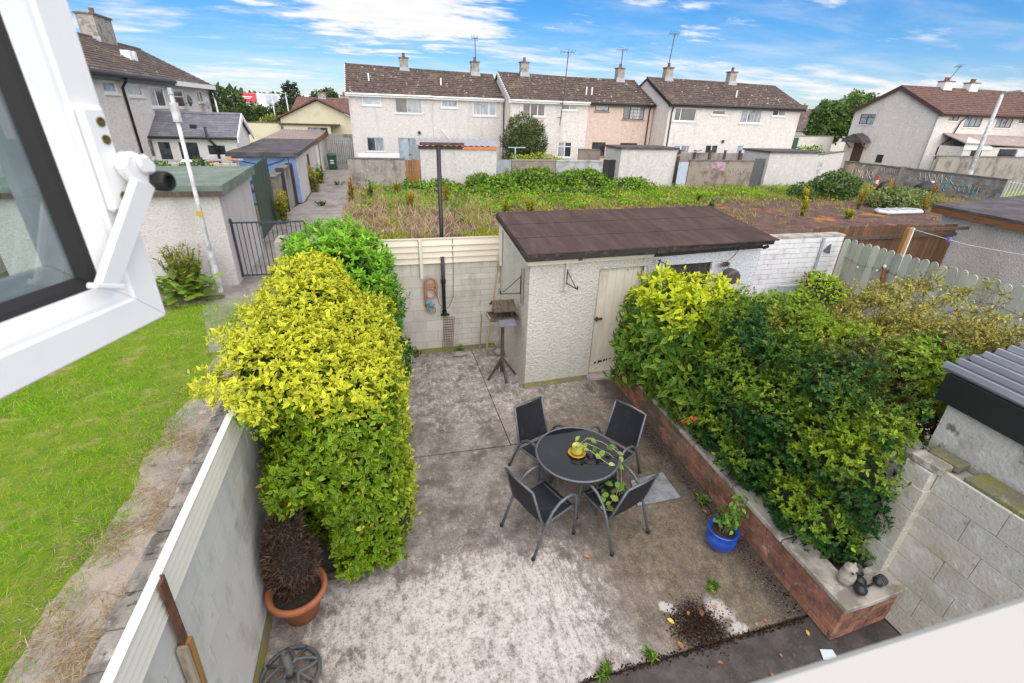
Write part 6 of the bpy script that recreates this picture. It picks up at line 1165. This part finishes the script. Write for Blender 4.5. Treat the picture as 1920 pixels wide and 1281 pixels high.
bush('bramble_bush', 'dark green bramble bush at the right of the waste ground', [((27.6,24.6,.5),(1.6,1.1,1.05),2), ((25.4,24.5,.2),(1.0,.8,.6),2)], 3800, .16, ((.03,.085,.02),(.15,.24,.06)), 4.)
bush('nettle_bush', 'pale green bush around the grey fibreglass tub', [((28.4,21.2,.2),(1.5,1.0,.9),2), ((30.6,21.6,.2),(1.3,.9,.7),2)], 3200, .16, ((.08,.13,.04),(.26,.32,.10)), 5.)
bush('round_shrub', 'round dark green shrub standing against the cream terraced house', [((10.1,34.3,2.35),(1.55,1.2,1.75),2.2), ((10.1,34.3,.9),(1.35,1.1,.9),3)], 9000, .20, ((.03,.055,.018),(.15,.17,.055)), 6., ratio=.3)
bush('golden_privet', 'bright yellow green low hedge below the round dark shrub', [((10.1,31.2,1.1),(1.7,.5,.75),3)], 2200, .16, ((.14,.22,.03),(.40,.46,.05)), 7.)
bush('ivy', 'bright green ivy over the old wall behind the green roofed shed', [((-8.3,20.7,2.0),(1.0,.5,.35),2)], 1200, .16, ((.07,.16,.03),(.22,.38,.06)), 8.)
bush('ivy', 'darker ivy hanging behind the aluminium ladder', [((-7.0,22.0,1.6),(.9,.4,.55),2)], 900, .15, ((.04,.10,.03),(.14,.25,.06)), 9.)
for x, y, h, lab in ((-3.75,20.9,1.25,'yellow green bushy weed at the foot of the green boards'),(-3.35,29.0,1.5,'tall yellow flowering weed beside the blue shed'),(-3.4,32.4,1.1,'green weed in the lane beyond the blue shed door')): weed('lane_weed', lab, x, y, h, 700, .20, YG if 'yellow' in lab else GR, .42, 'weeds in the lane', .3)
weed('tuft', 'small green tuft growing in a crack of the lane', -2.3, 31.5, .2, 200, .14, GR, .4, None); weed('tuft', 'green tuft in the lane near the board fence', -2.7, 24.6, .2, 200, .14, GR, .4, None)
lwd = weed('dock_plant', 'clump of tall dock with broad leaves by the grey lamp post', -4.62, 12.45, 1.30, 2400, .17, ((.09,.16,.012),(.26,.27,.03)), .55, None, .24)
P = np.array([(-4.62+.34*RNG.normal(), 12.2+.22*RNG.normal(), RNG.uniform(.05,.62)) for i in range(120)]); c = jitter(lerp((.10,.20,.02),(.24,.36,.05), RNG.random(120)), 120)
leaf_parts(lwd, P, rnd3(120)*arr(1,1,.3)+arr(0,-.4,.4), arr(0,-.4,1)+rnd3(120)*.3, RNG.uniform(.20,.40,120), .45, c*.8, c)
# trees
TC = ((.025,.055,.018),(.10,.15,.04))
tree('evergreen_tree', 'broad dark green tree behind the left house corner', 'tree', (-18.5,74,0), [((-18.5,74,2.8),(3.6,2.5,3.3),2.2), ((-15.2,74,2.0),(2.5,2,2.3),2.2)], 6000, .42, TC, (.3,4), seed=1)
tree('conifer_tree', 'dark pointed tree left of the yellow bungalow', 'tree', (-9.6,73,0), [((-9.6,73,3.4),(1.7,1.6,3.3),1.7), ((-11,73,2.6),(1.6,1.5,2.0),2)], 4000, .36, ((.025,.05,.03),(.08,.12,.06)), (.25,5), seed=2)
tree('spreading_tree', 'dark green tree behind the yellow bungalow roof', 'tree', (-5.9,76,0), [((-5.9,76,4.0),(2.1,1.8,2.5),2), ((-7.8,76,3.2),(1.5,1.5,1.9),2)], 3600, .38, TC, (.25,5), seed=3)
bush('field_hedge', 'long dark hedge beyond the left gardens', [((-13.5,70,1.2),(6.5,1.5,2.5),3)], 5200, .40, TC, 10., wobble=.5)
bush('yellow_bush', 'yellow green bush beside the yellow bungalow wall', [((-10.0,58.5,1.9),(1.3,.8,1.3),2)], 1200, .28, ((.12,.18,.03),(.30,.33,.06)), 11.)
tree('leafy_tree', 'fresh green leafy tree between the terrace and the right-hand house', 'tree', (54.2,51,0), [((53.4,51,4.2),(2.4,2.0,2.6),2.1), ((56.2,51,5.2),(2.2,1.8,2.1),2.1), ((58.3,51.5,6.2),(1.7,1.4,1.7),2)], 6500, .36, ((.04,.10,.02),(.20,.33,.07)), (.25,5.5), seed=5, wobble=.55)
bush('low_bush', 'low green growth beside the cream wall right of the terrace', [((36.5,36.0,1.6),(1.6,.6,.7),2)], 900, .2, GR, 12.)

# ------------------------------------------------------------------ patio furniture
def make_chair():
    t = thing('patio_chair', 'chair', 'chair', (0,0,0), 'black sling chairs around the glass table'); fr = MB()
    for s in (-1, 1):
        arc = [(s*.285,.27,.0),(s*.285,.262,.30),(s*.285,.25,.54),(s*.283,.225,.605),(s*.28,.17,.635),(s*.28,.09,.64),(s*.28,.0,.615),(s*.28,-.09,.545),(s*.28,-.165,.42),(s*.285,-.33,.0)]
        MB().tube(arc, .0165, 8).build('arm_leg', 'chairframe', t, True)
        MB().tube([(s*.245,.27,.395),(s*.245,.23,.41),(s*.245,-.14,.375),(s*.245,-.185,.39),(s*.24,-.21,.45),(s*.225,-.34,.90)], .014, 8).build('side_rail', 'chairframe', t, True)
        for p in ((s*.285,.27,0),(s*.285,-.33,0)): MB().tube([(p[0],p[1],-.001),(p[0],p[1]*.995,.03)], .021, 8).build('foot_cap', 'rubber', t)
    MB().tube([(-.285,.22,.39),(.285,.22,.39)], .012, 7).build('cross_bar', 'chairframe', t); MB().tube([(-.28,-.17,.38),(.28,-.17,.38)], .012, 7).build('cross_bar', 'chairframe', t)
    MB().tube([(-.225,-.34,.90),(0,-.355,.907),(.225,-.34,.90)], .014, 8).build('top_bar', 'chairframe', t, True)
    def sling(rows):
        mb = MB(); k = 6
        for d in (0, -.006):
            for (y, z, w, sag, ny, nz) in rows:
                for i in range(k+1): u = i/k*2-1; mb.v.append((u*w, y+ny*(d-sag*(1-u*u)), z+nz*(d-sag*(1-u*u))))
        m = len(rows); off = m*(k+1)
        for r in range(m-1):
            for i in range(k): a = r*(k+1)+i; mb.f += [(a,a+1,a+k+2,a+k+1),(off+a,off+a+k+1,off+a+k+2,off+a+1)]
        return mb
    sling([(.265,.402,.235,.01,0,1),(.15,.408,.24,.022,0,1),(0,.396,.24,.03,0,1),(-.13,.384,.24,.02,0,1),(-.18,.392,.24,.012,.5,.8)]).build('seat', 'sling', t, True)
    sling([(-.184,.40,.24,.01,.8,.4),(-.215,.47,.235,.018,1,.3),(-.26,.62,.23,.03,1,.3),(-.30,.77,.225,.025,1,.3),(-.335,.885,.22,.006,1,.3)]).build('backrest', 'sling', t, True)
    return t
ch0 = make_chair()
for i, (x, y, fx, fy, lab) in enumerate(((1.77,4.62,.38,-.92,'black sling chair at the far left of the round table'),(2.61,4.36,-.87,-.5,'black sling chair on the right beside the brick bed'),(1.44,3.69,.92,.38,'black sling chair at the near left with its back to the yellow hedge'),(2.26,3.56,-.32,.95,'black sling chair nearest the camera holding the trailing plant'))):
    c = ch0 if i == 0 else copy_tree(ch0); c.location = (x, y, .001); c.rotation_euler = (0, 0, math.atan2(-fx, fy)); c['label'] = lab
tx, ty, tz = 1.99, 4.05, .715
tb_ = thing('round_table', 'round black glass garden table with grey rim on the patio', 'table', (tx, ty, 0))
MB().lathe([(0,-.008),(.478,-.008),(.482,-.004),(.478,0),(0,0)], (tx,ty,tz), 64).build('glass_top', 'tableglass', tb_)
MB().tube([(tx+.488*math.cos(a),ty+.488*math.sin(a),tz-.008) for a in [i*math.pi/32 for i in range(65)]], .0145, 8, False).build('rim', 'chairframe', tb_, True)
for k in range(4):
    a = .5+k*math.pi/2; c, s = math.cos(a), math.sin(a); MB().tube([(tx+.36*c,ty+.36*s,tz-.012),(tx+.33*c,ty+.33*s,.5),(tx+.31*c,ty+.31*s,.25),(tx+.37*c,ty+.37*s,0)], .015, 8).build('leg', 'chairframe', tb_, True)
MB().tube([(tx+.31*math.cos(a),ty+.31*math.sin(a),.27) for a in [i*math.pi/12 for i in range(25)]], .009, 6, False).build('brace_ring', 'chairframe', tb_, True)
pp = thing('potted_plant', 'trailing green houseplant in a yellow pot on the black table', 'plant', (tx-.02, ty-.02, tz)); px, py = tx-.02, ty-.02
MB().lathe([(0,.001),(.06,.001),(.10,.016),(.106,.022),(.098,.022),(.06,.008),(0,.008)], (px,py,tz), 28).build('saucer', 'amber_saucer', pp, True)
MB().lathe([(0,.009),(.048,.009),(.068,.035),(.072,.065),(.062,.095),(.060,.108),(.066,.118),(.058,.118),(.052,.10),(0,.098)], (px,py,tz), 28).build('pot', 'yellow_pot', pp, True)
MB().tube([(px+.062,py,tz+.10),(px+.10,py-.01,tz+.09),(px+.098,py-.01,tz+.05),(px+.07,py,tz+.04)], .009, 7).build('handle', 'yellow_pot', pp, True)
vines = [[(px,py,tz+.11),(px+.10,py+.0,tz+.14),(px+.22,py-.05,tz+.09),(px+.36,py-.12,tz+.03),(px+.45,py-.26,tz-.06),(px+.40,py-.42,tz-.22),(px+.35,py-.47,.43)],
         [(px,py,tz+.11),(px+.12,py-.10,tz+.10),(px+.24,py-.22,tz+.03),(px+.36,py-.34,tz-.03),(px+.33,py-.46,tz-.18),(px+.28,py-.52,.43)],
         [(px,py,tz+.11),(px+.14,py+.05,tz+.17),(px+.32,py+.02,tz+.10),(px+.44,py-.10,tz+.05),(px+.50,py-.2,tz-.0)], [(px+.3,py-.5,.42),(px+.2,py-.55,.44),(px+.12,py-.62,.42),(px+.3,py-.7,.40)], [(px,py,tz+.11),(px-.02,py+.03,tz+.18)]]
mb = MB(); LP, LD = [], []
for v_ in vines:
    mb.tube(v_, .0035, 5)
    for i in range(len(v_)-1):
        a, b = Vector(v_[i]), Vector(v_[i+1])
        for q in range(2 if i else 1): 
            p = a.lerp(b, RNG.random()); LP.append(np.array(p)); LD.append(np.array((b-a).normalized())*.5+rnd3(1)[0]*arr(1,1,.3)+arr(0,0,-.1))
for i in range(10): LP.append(arr(px+.30+RNG.normal(0,.10), py-.46+RNG.normal(0,.09), RNG.uniform(.43,.56))); LD.append(rnd3(1)[0]*arr(1,1,.3)+arr(.1,-.2,-.1))
mb.build('vine', 'leafstem' if 'leafstem' in M else 'tan', pp); n = len(LP); v = RNG.random(n); c = jitter(lerp((.09,.20,.025),(.36,.48,.09), v), n)
leaf_parts(pp, np.array(LP), np.array(LD), arr(0,-.3,1)+rnd3(n)*.3, RNG.uniform(.06,.105,n), .72, c*.85, c)
# small things on the patio
sl = MB().prism([(2.71,3.73,.004),(3.31,3.73,.004),(3.33,4.19,.004),(2.83,4.14,.004)], (0,0,.03)).build('paving_slab', 'slabgrey', bevel=.006); tag(sl, 'loose grey textured paving slab lying behind the near right chair', 'slab')
bp_ = thing('blue_pot', 'glossy blue glazed pot with a leafy plant beside the brick bed', 'plant pot', (3.33,3.0,0))
MB().lathe([(0,0),(.10,0),(.145,.05),(.168,.11),(.160,.17),(.135,.205),(.138,.225),(.168,.245),(.166,.258),(.140,.255),(.122,.22),(0,.215)], (3.33,3.0,0), 32).build('pot', 'blue_glaze', bp_, True); MB().lathe([(0,.216),(.125,.216),(.125,.224),(0,.226)], (3.33,3.0,0), 20).build('soil', 'soil', bp_)
mb = MB(); LP = []
for i in range(16):
    a = RNG.uniform(0, 6.28); h = RNG.uniform(.15, .55) if i < 12 else .12; q = Vector((3.33+.06*math.cos(a)+.16*h*2, 3.0+.10*math.sin(a)+.05, .22+h)); p = Vector((3.33+.04*math.cos(a), 3.0+.04*math.sin(a), .22)); mb.tube([p, (p+q)/2+Vector((.02,0,.03)), q], .004, 4)
    for k in range(9): t_ = RNG.uniform(.45, 1); LP.append(np.array(p.lerp(q, t_))+RNG.normal(0, .03, 3))
mb.build('stem', 'twig', bp_); n = len(LP); c = jitter(lerp((.07,.19,.02),(.22,.40,.05), RNG.random(n)), n); leaf_parts(bp_, np.array(LP), rnd3(n)+arr(0,0,.2), arr(0,-.2,1)+rnd3(n)*.4, RNG.uniform(.05,.08,n), .55, c*.85, c)
tp_ = thing('terracotta_planter', 'terracotta pot holding a dried brown bush by the left wall', 'plant pot', (-1.05,3.27,0))
MB().lathe([(0,0),(.145,0),(.215,.27),(.240,.275),(.262,.30),(.262,.345),(.250,.355),(.225,.35),(.205,.29),(0,.285)], (-1.045,3.27,0), 40).build('pot', 'clay', tp_, True); MB().lathe([(0,.288),(.208,.288),(.208,.30),(0,.31)], (-1.045,3.27,0), 20).build('soil', 'soil', tp_)
P, g, dp = shell([((-1.05,3.34,.60),(.21,.22,.33),2.2), ((-1.07,3.42,.85),(.14,.15,.25),2)], 5200, .12, .05, 5., 2., lambda P: (P[:,0] > -1.30) & (P[:,2] > .31)); n = len(P); c = jitter(lerp((.045,.026,.018),(.20,.13,.095), RNG.random(n)**1.4), n)
foliage('dry_foliage', tp_, P, g*.9+rnd3(n)*.8+arr(0,0,.3), rnd3(n), RNG.uniform(.035,.08,n), .12, c, c, kind='stuff'); core(tp_, [((-1.05,3.34,.60),(.21,.22,.33),2.2), ((-1.07,3.42,.85),(.14,.15,.25),2)], .8, 'soil', 'brown_core')  # the core is an added dark filler inside the dry foliage
ub = thing('parasol_base', 'round grey iron parasol base with lattice pattern in the left corner', 'parasol base', (-1.07,2.70,0)); ux, uy, ur = -1.07, 2.70, .225
MB().tube([(ux+ur*math.cos(a),uy+ur*math.sin(a),.018) for a in [i*math.pi/20 for i in range(41)]], .019, 8, False).build('ring', 'castiron', ub, True)
for k in range(4):
    a0 = k*math.pi/2+.3; pts = []
    for i in range(11): u = i/10; a = a0+1.55*u; r = ur*(1-.62*math.sin(u*math.pi)); pts.append((ux+r*math.cos(a), uy+r*math.sin(a), .03+.055*math.sin(u*math.pi)))
    MB().tube(pts, .016, 7).build('lattice_bar', 'castiron', ub, True)
for k in range(4): a = k*math.pi/2+1.08; MB().tube([(ux+.03*math.cos(a),uy+.03*math.sin(a),.10),(ux+.12*math.cos(a),uy+.12*math.sin(a),.07),(ux+ur*math.cos(a),uy+ur*math.sin(a),.025)], .014, 7).build('lattice_bar', 'castiron', ub, True)
MB().lathe([(0,.04),(.05,.04),(.045,.10),(.030,.12),(.028,.30),(.024,.30),(.022,.28),(0,.28)], (ux,uy,0), 16).build('socket', 'castiron', ub, True)
bt = thing('bird_table', 'rustic wooden bird table on four splayed legs beside the shed', 'bird table', (1.84,7.13,0)); bx, by = 1.84, 7.13
MB().beam((bx,by,.12),(bx,by,1.16),.05,.05).build('post', 'oldwood', bt)
for a, b in ((-.26,-.06),(.03,-.24),(.27,.05),(-.02,.30)): MB().beam((bx,by,.40),(bx+a,by+b,0),.035,.035).build('leg', 'oldwood', bt)
MB().box(bx-.24,by-.15,1.16,bx+.22,by+.17,1.19).build('platform', 'oldwood', bt)
for q in ((bx-.25,by-.16,bx+.23,by-.14),(bx-.25,by+.16,bx+.23,by+.18),(bx-.26,by-.14,bx-.24,by+.16),(bx+.22,by-.14,bx+.24,by+.16)): MB().box(q[0],q[1],1.165,q[2],q[3],1.215).build('edge_strip', 'oldwood_pale' if q[0] < bx-.255 else 'oldwood', bt)
for x_, y_ in ((-.14,-.05),(.14,-.05),(-.14,.13),(.14,.13)): MB().box(bx+x_-.012,by+y_-.012,1.19,bx+x_+.012,by+y_+.012,1.34).build('roof_post', 'oldwood', bt)
for s in (-1, 1):
    for k in range(3): MB().hexa([(bx-.19+k*.128,by+.04+s*.19,1.32),(bx-.066+k*.128,by+.04+s*.19,1.32),(bx-.066+k*.128,by+.04,1.445),(bx-.19+k*.128,by+.04,1.445)], [(bx-.19+k*.128,by+.04+s*.19,1.338),(bx-.066+k*.128,by+.04+s*.19,1.338),(bx-.066+k*.128,by+.04,1.468),(bx-.19+k*.128,by+.04,1.468)]).build('roof_slat', 'oldwood', bt)
MB().hexa([(bx-.12,by-.30,1.12),(bx+.16,by-.30,1.12),(bx+.16,by-.14,1.185),(bx-.12,by-.14,1.185)], [(bx-.12,by-.30,1.135),(bx+.16,by-.30,1.135),(bx+.16,by-.14,1.20),(bx-.12,by-.14,1.20)]).build('landing_board', 'slate', bt)
# things on the near end of the raised bed
jr = thing('stone_owl', 'small beige stone owl ornament on the near end of the bed coping', 'ornament', (3.84,2.03,.478)); MB().lathe([(0,0),(.055,0),(.07,.05),(.066,.12),(.05,.145),(.058,.165),(.052,.205),(.02,.225),(0,.225)], (3.84,2.03,.478), 18).build('body', 'stone', jr, True)
for s in (-1, 1): MB().ball((3.84+s*.03,2.03,.70),.015,.012,.022,7,5).build('ear', 'stone', jr); MB().ball((3.84+s*.022-.02,1.975,.665),.012,.008,.012,7,5).build('eye', 'soil', jr)
for lab, a, b, rz_ in (('black solar garden light with ribbed head lying on the bed coping', (3.86,1.90), (4.14,1.93), .0), ('black solar garden light lying against the stone owl', (3.93,1.97), (4.02,2.08), .0)):
    t = thing('solar_light', lab, 'garden light', (a[0], a[1], .478), 'black solar lights on the bed end'); z = .535; A, B = Vector((*a, z)), Vector((*b, z)); d = (B-A).normalized()
    MB().tube([A+d*.0, A+d*.16], .011, 7).build('stake', 'black', t); MB().ball(tuple(A),.055,.055,.05,14,9).build('lamp_base', 'black', t, True)
    MB().tube([B-d*.09, B-d*.06, B, B+d*.03], [.018,.045,.045,.022], 12).build('head', 'black', t, True)
    for k in range(4): q = B-d*(.05-.022*k); MB().tube([q-d*.004, q+d*.004], .049, 12).build('rib', 'castiron', t)
pa = MB().prism([(3.45,1.70,.0),(3.58,1.66,.0),(3.60,1.75,.0),(3.49,1.78,.0)], (0,0,.006)).build('paper_scrap', 'paper'); tag(pa, 'scrap of pale blue paper on the dark concrete near the sill', 'paper')
# fallen leaves: one by one
LV = [(3.17,2.27),(2.81,2.36),(2.65,2.34),(3.09,2.12),(3.2,2.13),(2.27,2.12),(2.35,2.28),(2.53,1.90),(2.31,2.34),(3.16,2.45),(2.52,2.37),(2.65,2.76),(2.61,2.65),(3.5,1.93),(1.82,3.2),(3.45,3.34),(3.56,3.81),(3.47,3.47),(3.51,3.64),(3.50,5.72),(3.28,5.96),(3.1,1.82),(2.9,1.7),(3.3,5.3),(2.2,5.6),(-.98,2.83),(-1.12,2.60),(-.94,2.62),(1.9,1.85),(3.3,4.5)]
def leaf_mesh(big):
    mb = MB(); mb.v = [(0,-.5,0),(.28,-.15,.10),(.24,.2,.12),(0,.5,.04),(-.24,.2,.10),(-.28,-.15,.12),(0,0,.0)]; mb.f = [(0,1,6),(1,2,6),(2,3,6),(3,4,6),(4,5,6),(5,0,6)]; return mb
LAB = ['curled brown leaf fallen on the patio','orange leaf fallen on the patio','small dry leaf lying on the concrete']
lm = {}; seen_leaf = set()
for i, (x, y) in enumerate(LV):
    m = 'yellowleaf' if i % 5 == 3 else 'dryleaf'
    feats = [((2.56,2.24),'the dark leaf litter patch'),((3.33,3.0),'the blue pot'),((3.66,1.9),'the near end of the brick bed'),((3.52,3.62),'the seedling by the brick bed'),((3.52,1.72),'the pale paper scrap'),((2.26,3.4),'the near right chair'),((3.4,5.8),'the far end of the brick bed'),((-1.07,2.7),'the parasol base'),((2.0,5.5),'the far side of the table')]
    fq = min(feats, key=lambda q: (q[0][0]-x)**2+(q[0][1]-y)**2); dx_, dy_ = x-fq[0][0], y-fq[0][1]; wh = ('to the right of' if dx_ > 0 else 'to the left of') if abs(dx_) > abs(dy_) else ('just beyond' if dy_ > 0 else 'just in front of')
    if m not in lm: o = leaf_mesh(1).build('fallen_leaf', m, fix=False); lm[m] = o.data; o.data.transform(Matrix.Translation(o.location)); bpy.data.objects.remove(o)
    s_ = (.036, .058, .085)[i % 3]*RNG.uniform(.9, 1.1); lab_ = ('small ', '', 'large ')[i % 3]+('yellow' if m == 'yellowleaf' else 'brown')+' fallen leaf '+wh+' '+fq[1]
    if lab_ in seen_leaf: continue
    seen_leaf.add(lab_); o = bpy.data.objects.new('fallen_leaf', lm[m]); COL.objects.link(o); o.location = (x, y, .006); o.scale = (s_, s_, s_); o.rotation_euler = (RNG.normal(0,.15), RNG.normal(0,.15), RNG.uniform(0,6.28)); tag(o, lab_, 'leaf', 'fallen leaves on the patio')
n = 4400; P = np.concatenate([np.stack([RNG.normal(2.55,.12,n//2), RNG.normal(2.25,.10,n//2), RNG.uniform(.0,.008,n//2)],1), np.stack([RNG.uniform(1.3,3.6,n//4), 2.055+RNG.normal(0,.016,n//4), np.full(n//4,.004)],1), np.stack([3.56+RNG.normal(0,.05,n//4)-.0, RNG.uniform(2.1,6.0,n//4), np.full(n//4,.004)],1)])
n = len(P); c = jitter(lerp((.018,.010,.007),(.10,.05,.028), RNG.random(n)**2), n); o = foliage('leaf_litter', None, P, rnd3(n)*arr(1,1,.25), arr(0,0,1)+rnd3(n)*.5, RNG.uniform(.006,.030,n), .6, c, c, 'grass', 'stuff'); o['label'] = 'dark rotting leaf litter in the patio joint and by the brick bed'
for x, y, h, lab in ((1.94,2.08,.10,'spiky green weed in the patio joint near the camera'),(1.50,2.06,.09,'low green weed at the left end of the patio joint'),(2.9,2.56,.05,'tiny green weed on the grimy patio'),(3.52,3.62,.12,'small green seedling against the brick bed'),(.45,8.24,.14,'weed sprouting at the foot of the back wall'),(1.28,8.22,.16,'green weed at the foot of the back wall under the pipe'),(.07,5.27,.06,'green moss tuft in the joint beside the far left chair')):
    weed('joint_weed', lab, x, y, h, 90, .08, GR, .09, 'weeds in the patio joints', .22, lo=.0)
# waste ground litter
def bag(label, x, y, r):
    t = thing('bin_bag', label, 'bin bag', (x, y, 0), 'black bin bags by the graffiti wall'); MB().ball((x,y,r*.75),r*1.3,r,r*.85,14,9,.14).build('bag', 'binbag', t, True); MB().ball((x+r*.3,y-r*.2,r*1.5),r*.2,r*.2,r*.2,8,5,.3).build('knot', 'white_paint' if r > .5 else 'binbag', t)
bag('larger black bin bag against the graffiti wall', 34.4, 23.9, .62); bag('smaller black bin bag behind the orange dock', 33.3, 25.7, .5)
tc = thing('marker_post', 'red and white marker post in front of the graffiti wall', 'post', (34.0,27.0,0))
for i in range(4): MB().tube([(34.0,27.0,.24*i),(34.0,27.0,.24*(i+1)-.002)], .09, 10).build('band', 'red_paint' if i % 2 else 'white_paint', tc)
ft = thing('fibreglass_tub', 'grey white upturned fibreglass tub lying on the brown ground', 'tub', (26.7,19.4,0)); MB().prism([(25.5,19.0,.02),(27.9,19.0,.02),(28.3,19.4,.02),(27.9,19.9,.02),(25.5,19.9,.02),(25.2,19.45,.02)], (.0,.0,.2)).build('shell', 'tub', ft, bevel=.08)
for k in range(4): MB().box(25.6+k*.6,19.1,.222,25.7+k*.6,19.8,.26).build('rib', 'tub', ft)

# ------------------------------------------------------------------ own window: open casement and sill
th = math.radians(20.5); Cw = EYE+(Vector((-.49,1.16,3.86))-EYE)*.727; ud = Vector((math.sin(th), math.cos(th), 0)); nd = Vector((math.cos(th), -math.sin(th), 0))
WP = lambda u, n, z: Cw+ud*u+nd*n+Vector((0, 0, z))
ws = thing('window_sash', 'open white plastic window casement filling the top left corner', 'window', Cw+ud*-.3); SW, SH = .62, 1.05
def mitre(prof, name, mat, smooth=False):
    cs = [lambda d, n: WP(-d, n, d), lambda d, n: WP(-d, n, SH-d), lambda d, n: WP(-SW+d, n, SH-d), lambda d, n: WP(-SW+d, n, d)]
    for i in range(4):
        a, b = cs[i], cs[(i+1) % 4]; k = len(prof); mb = MB(); dv = (b(*prof[0])-a(*prof[0])).normalized()*.0005; mb.v = [tuple(a(*p)+dv) for p in prof]+[tuple(b(*p)-dv) for p in prof]
        mb.f = [(j, (j+1) % k, k+(j+1) % k, k+j) for j in range(k)]+[tuple(range(k)), tuple(reversed(range(k, 2*k)))]; mb.build(name[i % 2], mat, ws)
mitre([(0,-.06),(0,-.003),(.003,0),(.046,0),(.050,-.003),(.056,-.004),(.078,-.013),(.080,-.02),(.080,-.06)], ('stile','rail'), 'pvc_clean')
mitre([(.0745,-.0125),(.086,-.019),(.094,-.034),(.0805,-.034),(.0805,-.0165)], ('gasket','gasket'), 'rubber')
mitre([(.0805,-.036),(.116,-.036),(.116,-.050),(.0805,-.050)], ('spacer_bar','spacer_bar'), 'gutter_grey')
mitre([(.0805,-.052),(.098,-.052),(.096,-.058),(.0805,-.058)], ('outer_gasket','outer_gasket'), 'rubber')
for n_ in (-.034, -.051): MB().add([tuple(WP(-.082,n_,.082)),tuple(WP(-SW+.082,n_,.082)),tuple(WP(-SW+.082,n_,SH-.082)),tuple(WP(-.082,n_,SH-.082))], [(0,1,2,3)]).build('glass_pane', 'glass', ws, fix=False)
def ubox(mb, u0, u1, n0, n1, z0, z1): return mb.hexa([WP(u0,n0,z0),WP(u1,n0,z0),WP(u1,n1,z0),WP(u0,n1,z0)], [WP(u0,n0,z1),WP(u1,n0,z1),WP(u1,n1,z1),WP(u0,n1,z1)])
hp = ubox(MB(), -.048, -.010, .0005, .013, .176, .312).build('hinge_plate', 'pvc_clean', ws, bevel=.005)
for z in (.292, .270, .196): 
    m2 = MB().lathe([(0,0),(.0062,0),(.0062,.002),(0,.001)], (0,0,0), 14); MB().add([tuple(WP(-.024+v[0], .0128+v[2], z+v[1])) for v in m2.v], m2.f).build('screw', 'brass', hp)
mb = MB(); prof = [(-.022,.252),(-.030,.238),(-.024,.222),(-.005,.205),(.016,.200),(.028,.206),(.030,.222),(.022,.238),(.008,.250),(-.008,.256)]
mb.prism([tuple(WP(u,.013,z)) for u, z in prof], tuple(nd*.020)).build('pivot_block', 'pvc_clean', ws, bevel=.005)
mb = MB(); prof = [(-.010,.250),(.008,.250),(.020,.236),(.014,.222),(-.004,.224),(-.012,.236)]
mb.prism([tuple(WP(u,.033,z)) for u, z in prof], tuple(nd*.008)).build('pivot_cap', 'pvc_clean', ws, bevel=.004)
MB().hexa([WP(-.112,.004,.090),WP(-.078,.004,.078),WP(-.078,.016,.078),WP(-.112,.016,.090)], [WP(-.022,.026,.222),WP(.014,.026,.206),WP(.014,.038,.206),WP(-.022,.038,.222)]).build('lever_arm', 'pvc_clean', ws, bevel=.004)
MB().hexa([WP(-.118,.002,.089),WP(-.074,.002,.072),WP(-.074,.018,.072),WP(-.118,.018,.089)], [WP(-.114,.002,.096),WP(-.072,.002,.080),WP(-.072,.018,.080),WP(-.114,.018,.096)]).build('lever_foot', 'pvc_clean', ws, bevel=.002)
m2 = MB().lathe([(0,0),(.0145,0),(.0145,.016),(.0125,.020),(.0095,.020),(.0090,.012),(0,.012)], (0,0,0), 18); MB().add([tuple(WP(.018+v[0], .034+v[2], .212+v[1])) for v in m2.v], m2.f).build('knob', 'rubber', ws)
oh = thing('own_window', 'white window sill blurred across the bottom right corner', 'window sill', (.4, .05, 3.3))
MB().box(-.9, -.10, 3.81, 1.7, .168, 3.88).build('sill', 'own_sill', oh, bevel=.006); MB().box(-.9, -.10, 3.3, 1.7, .09, 3.81).build('wall_below', 'house_cream', oh)
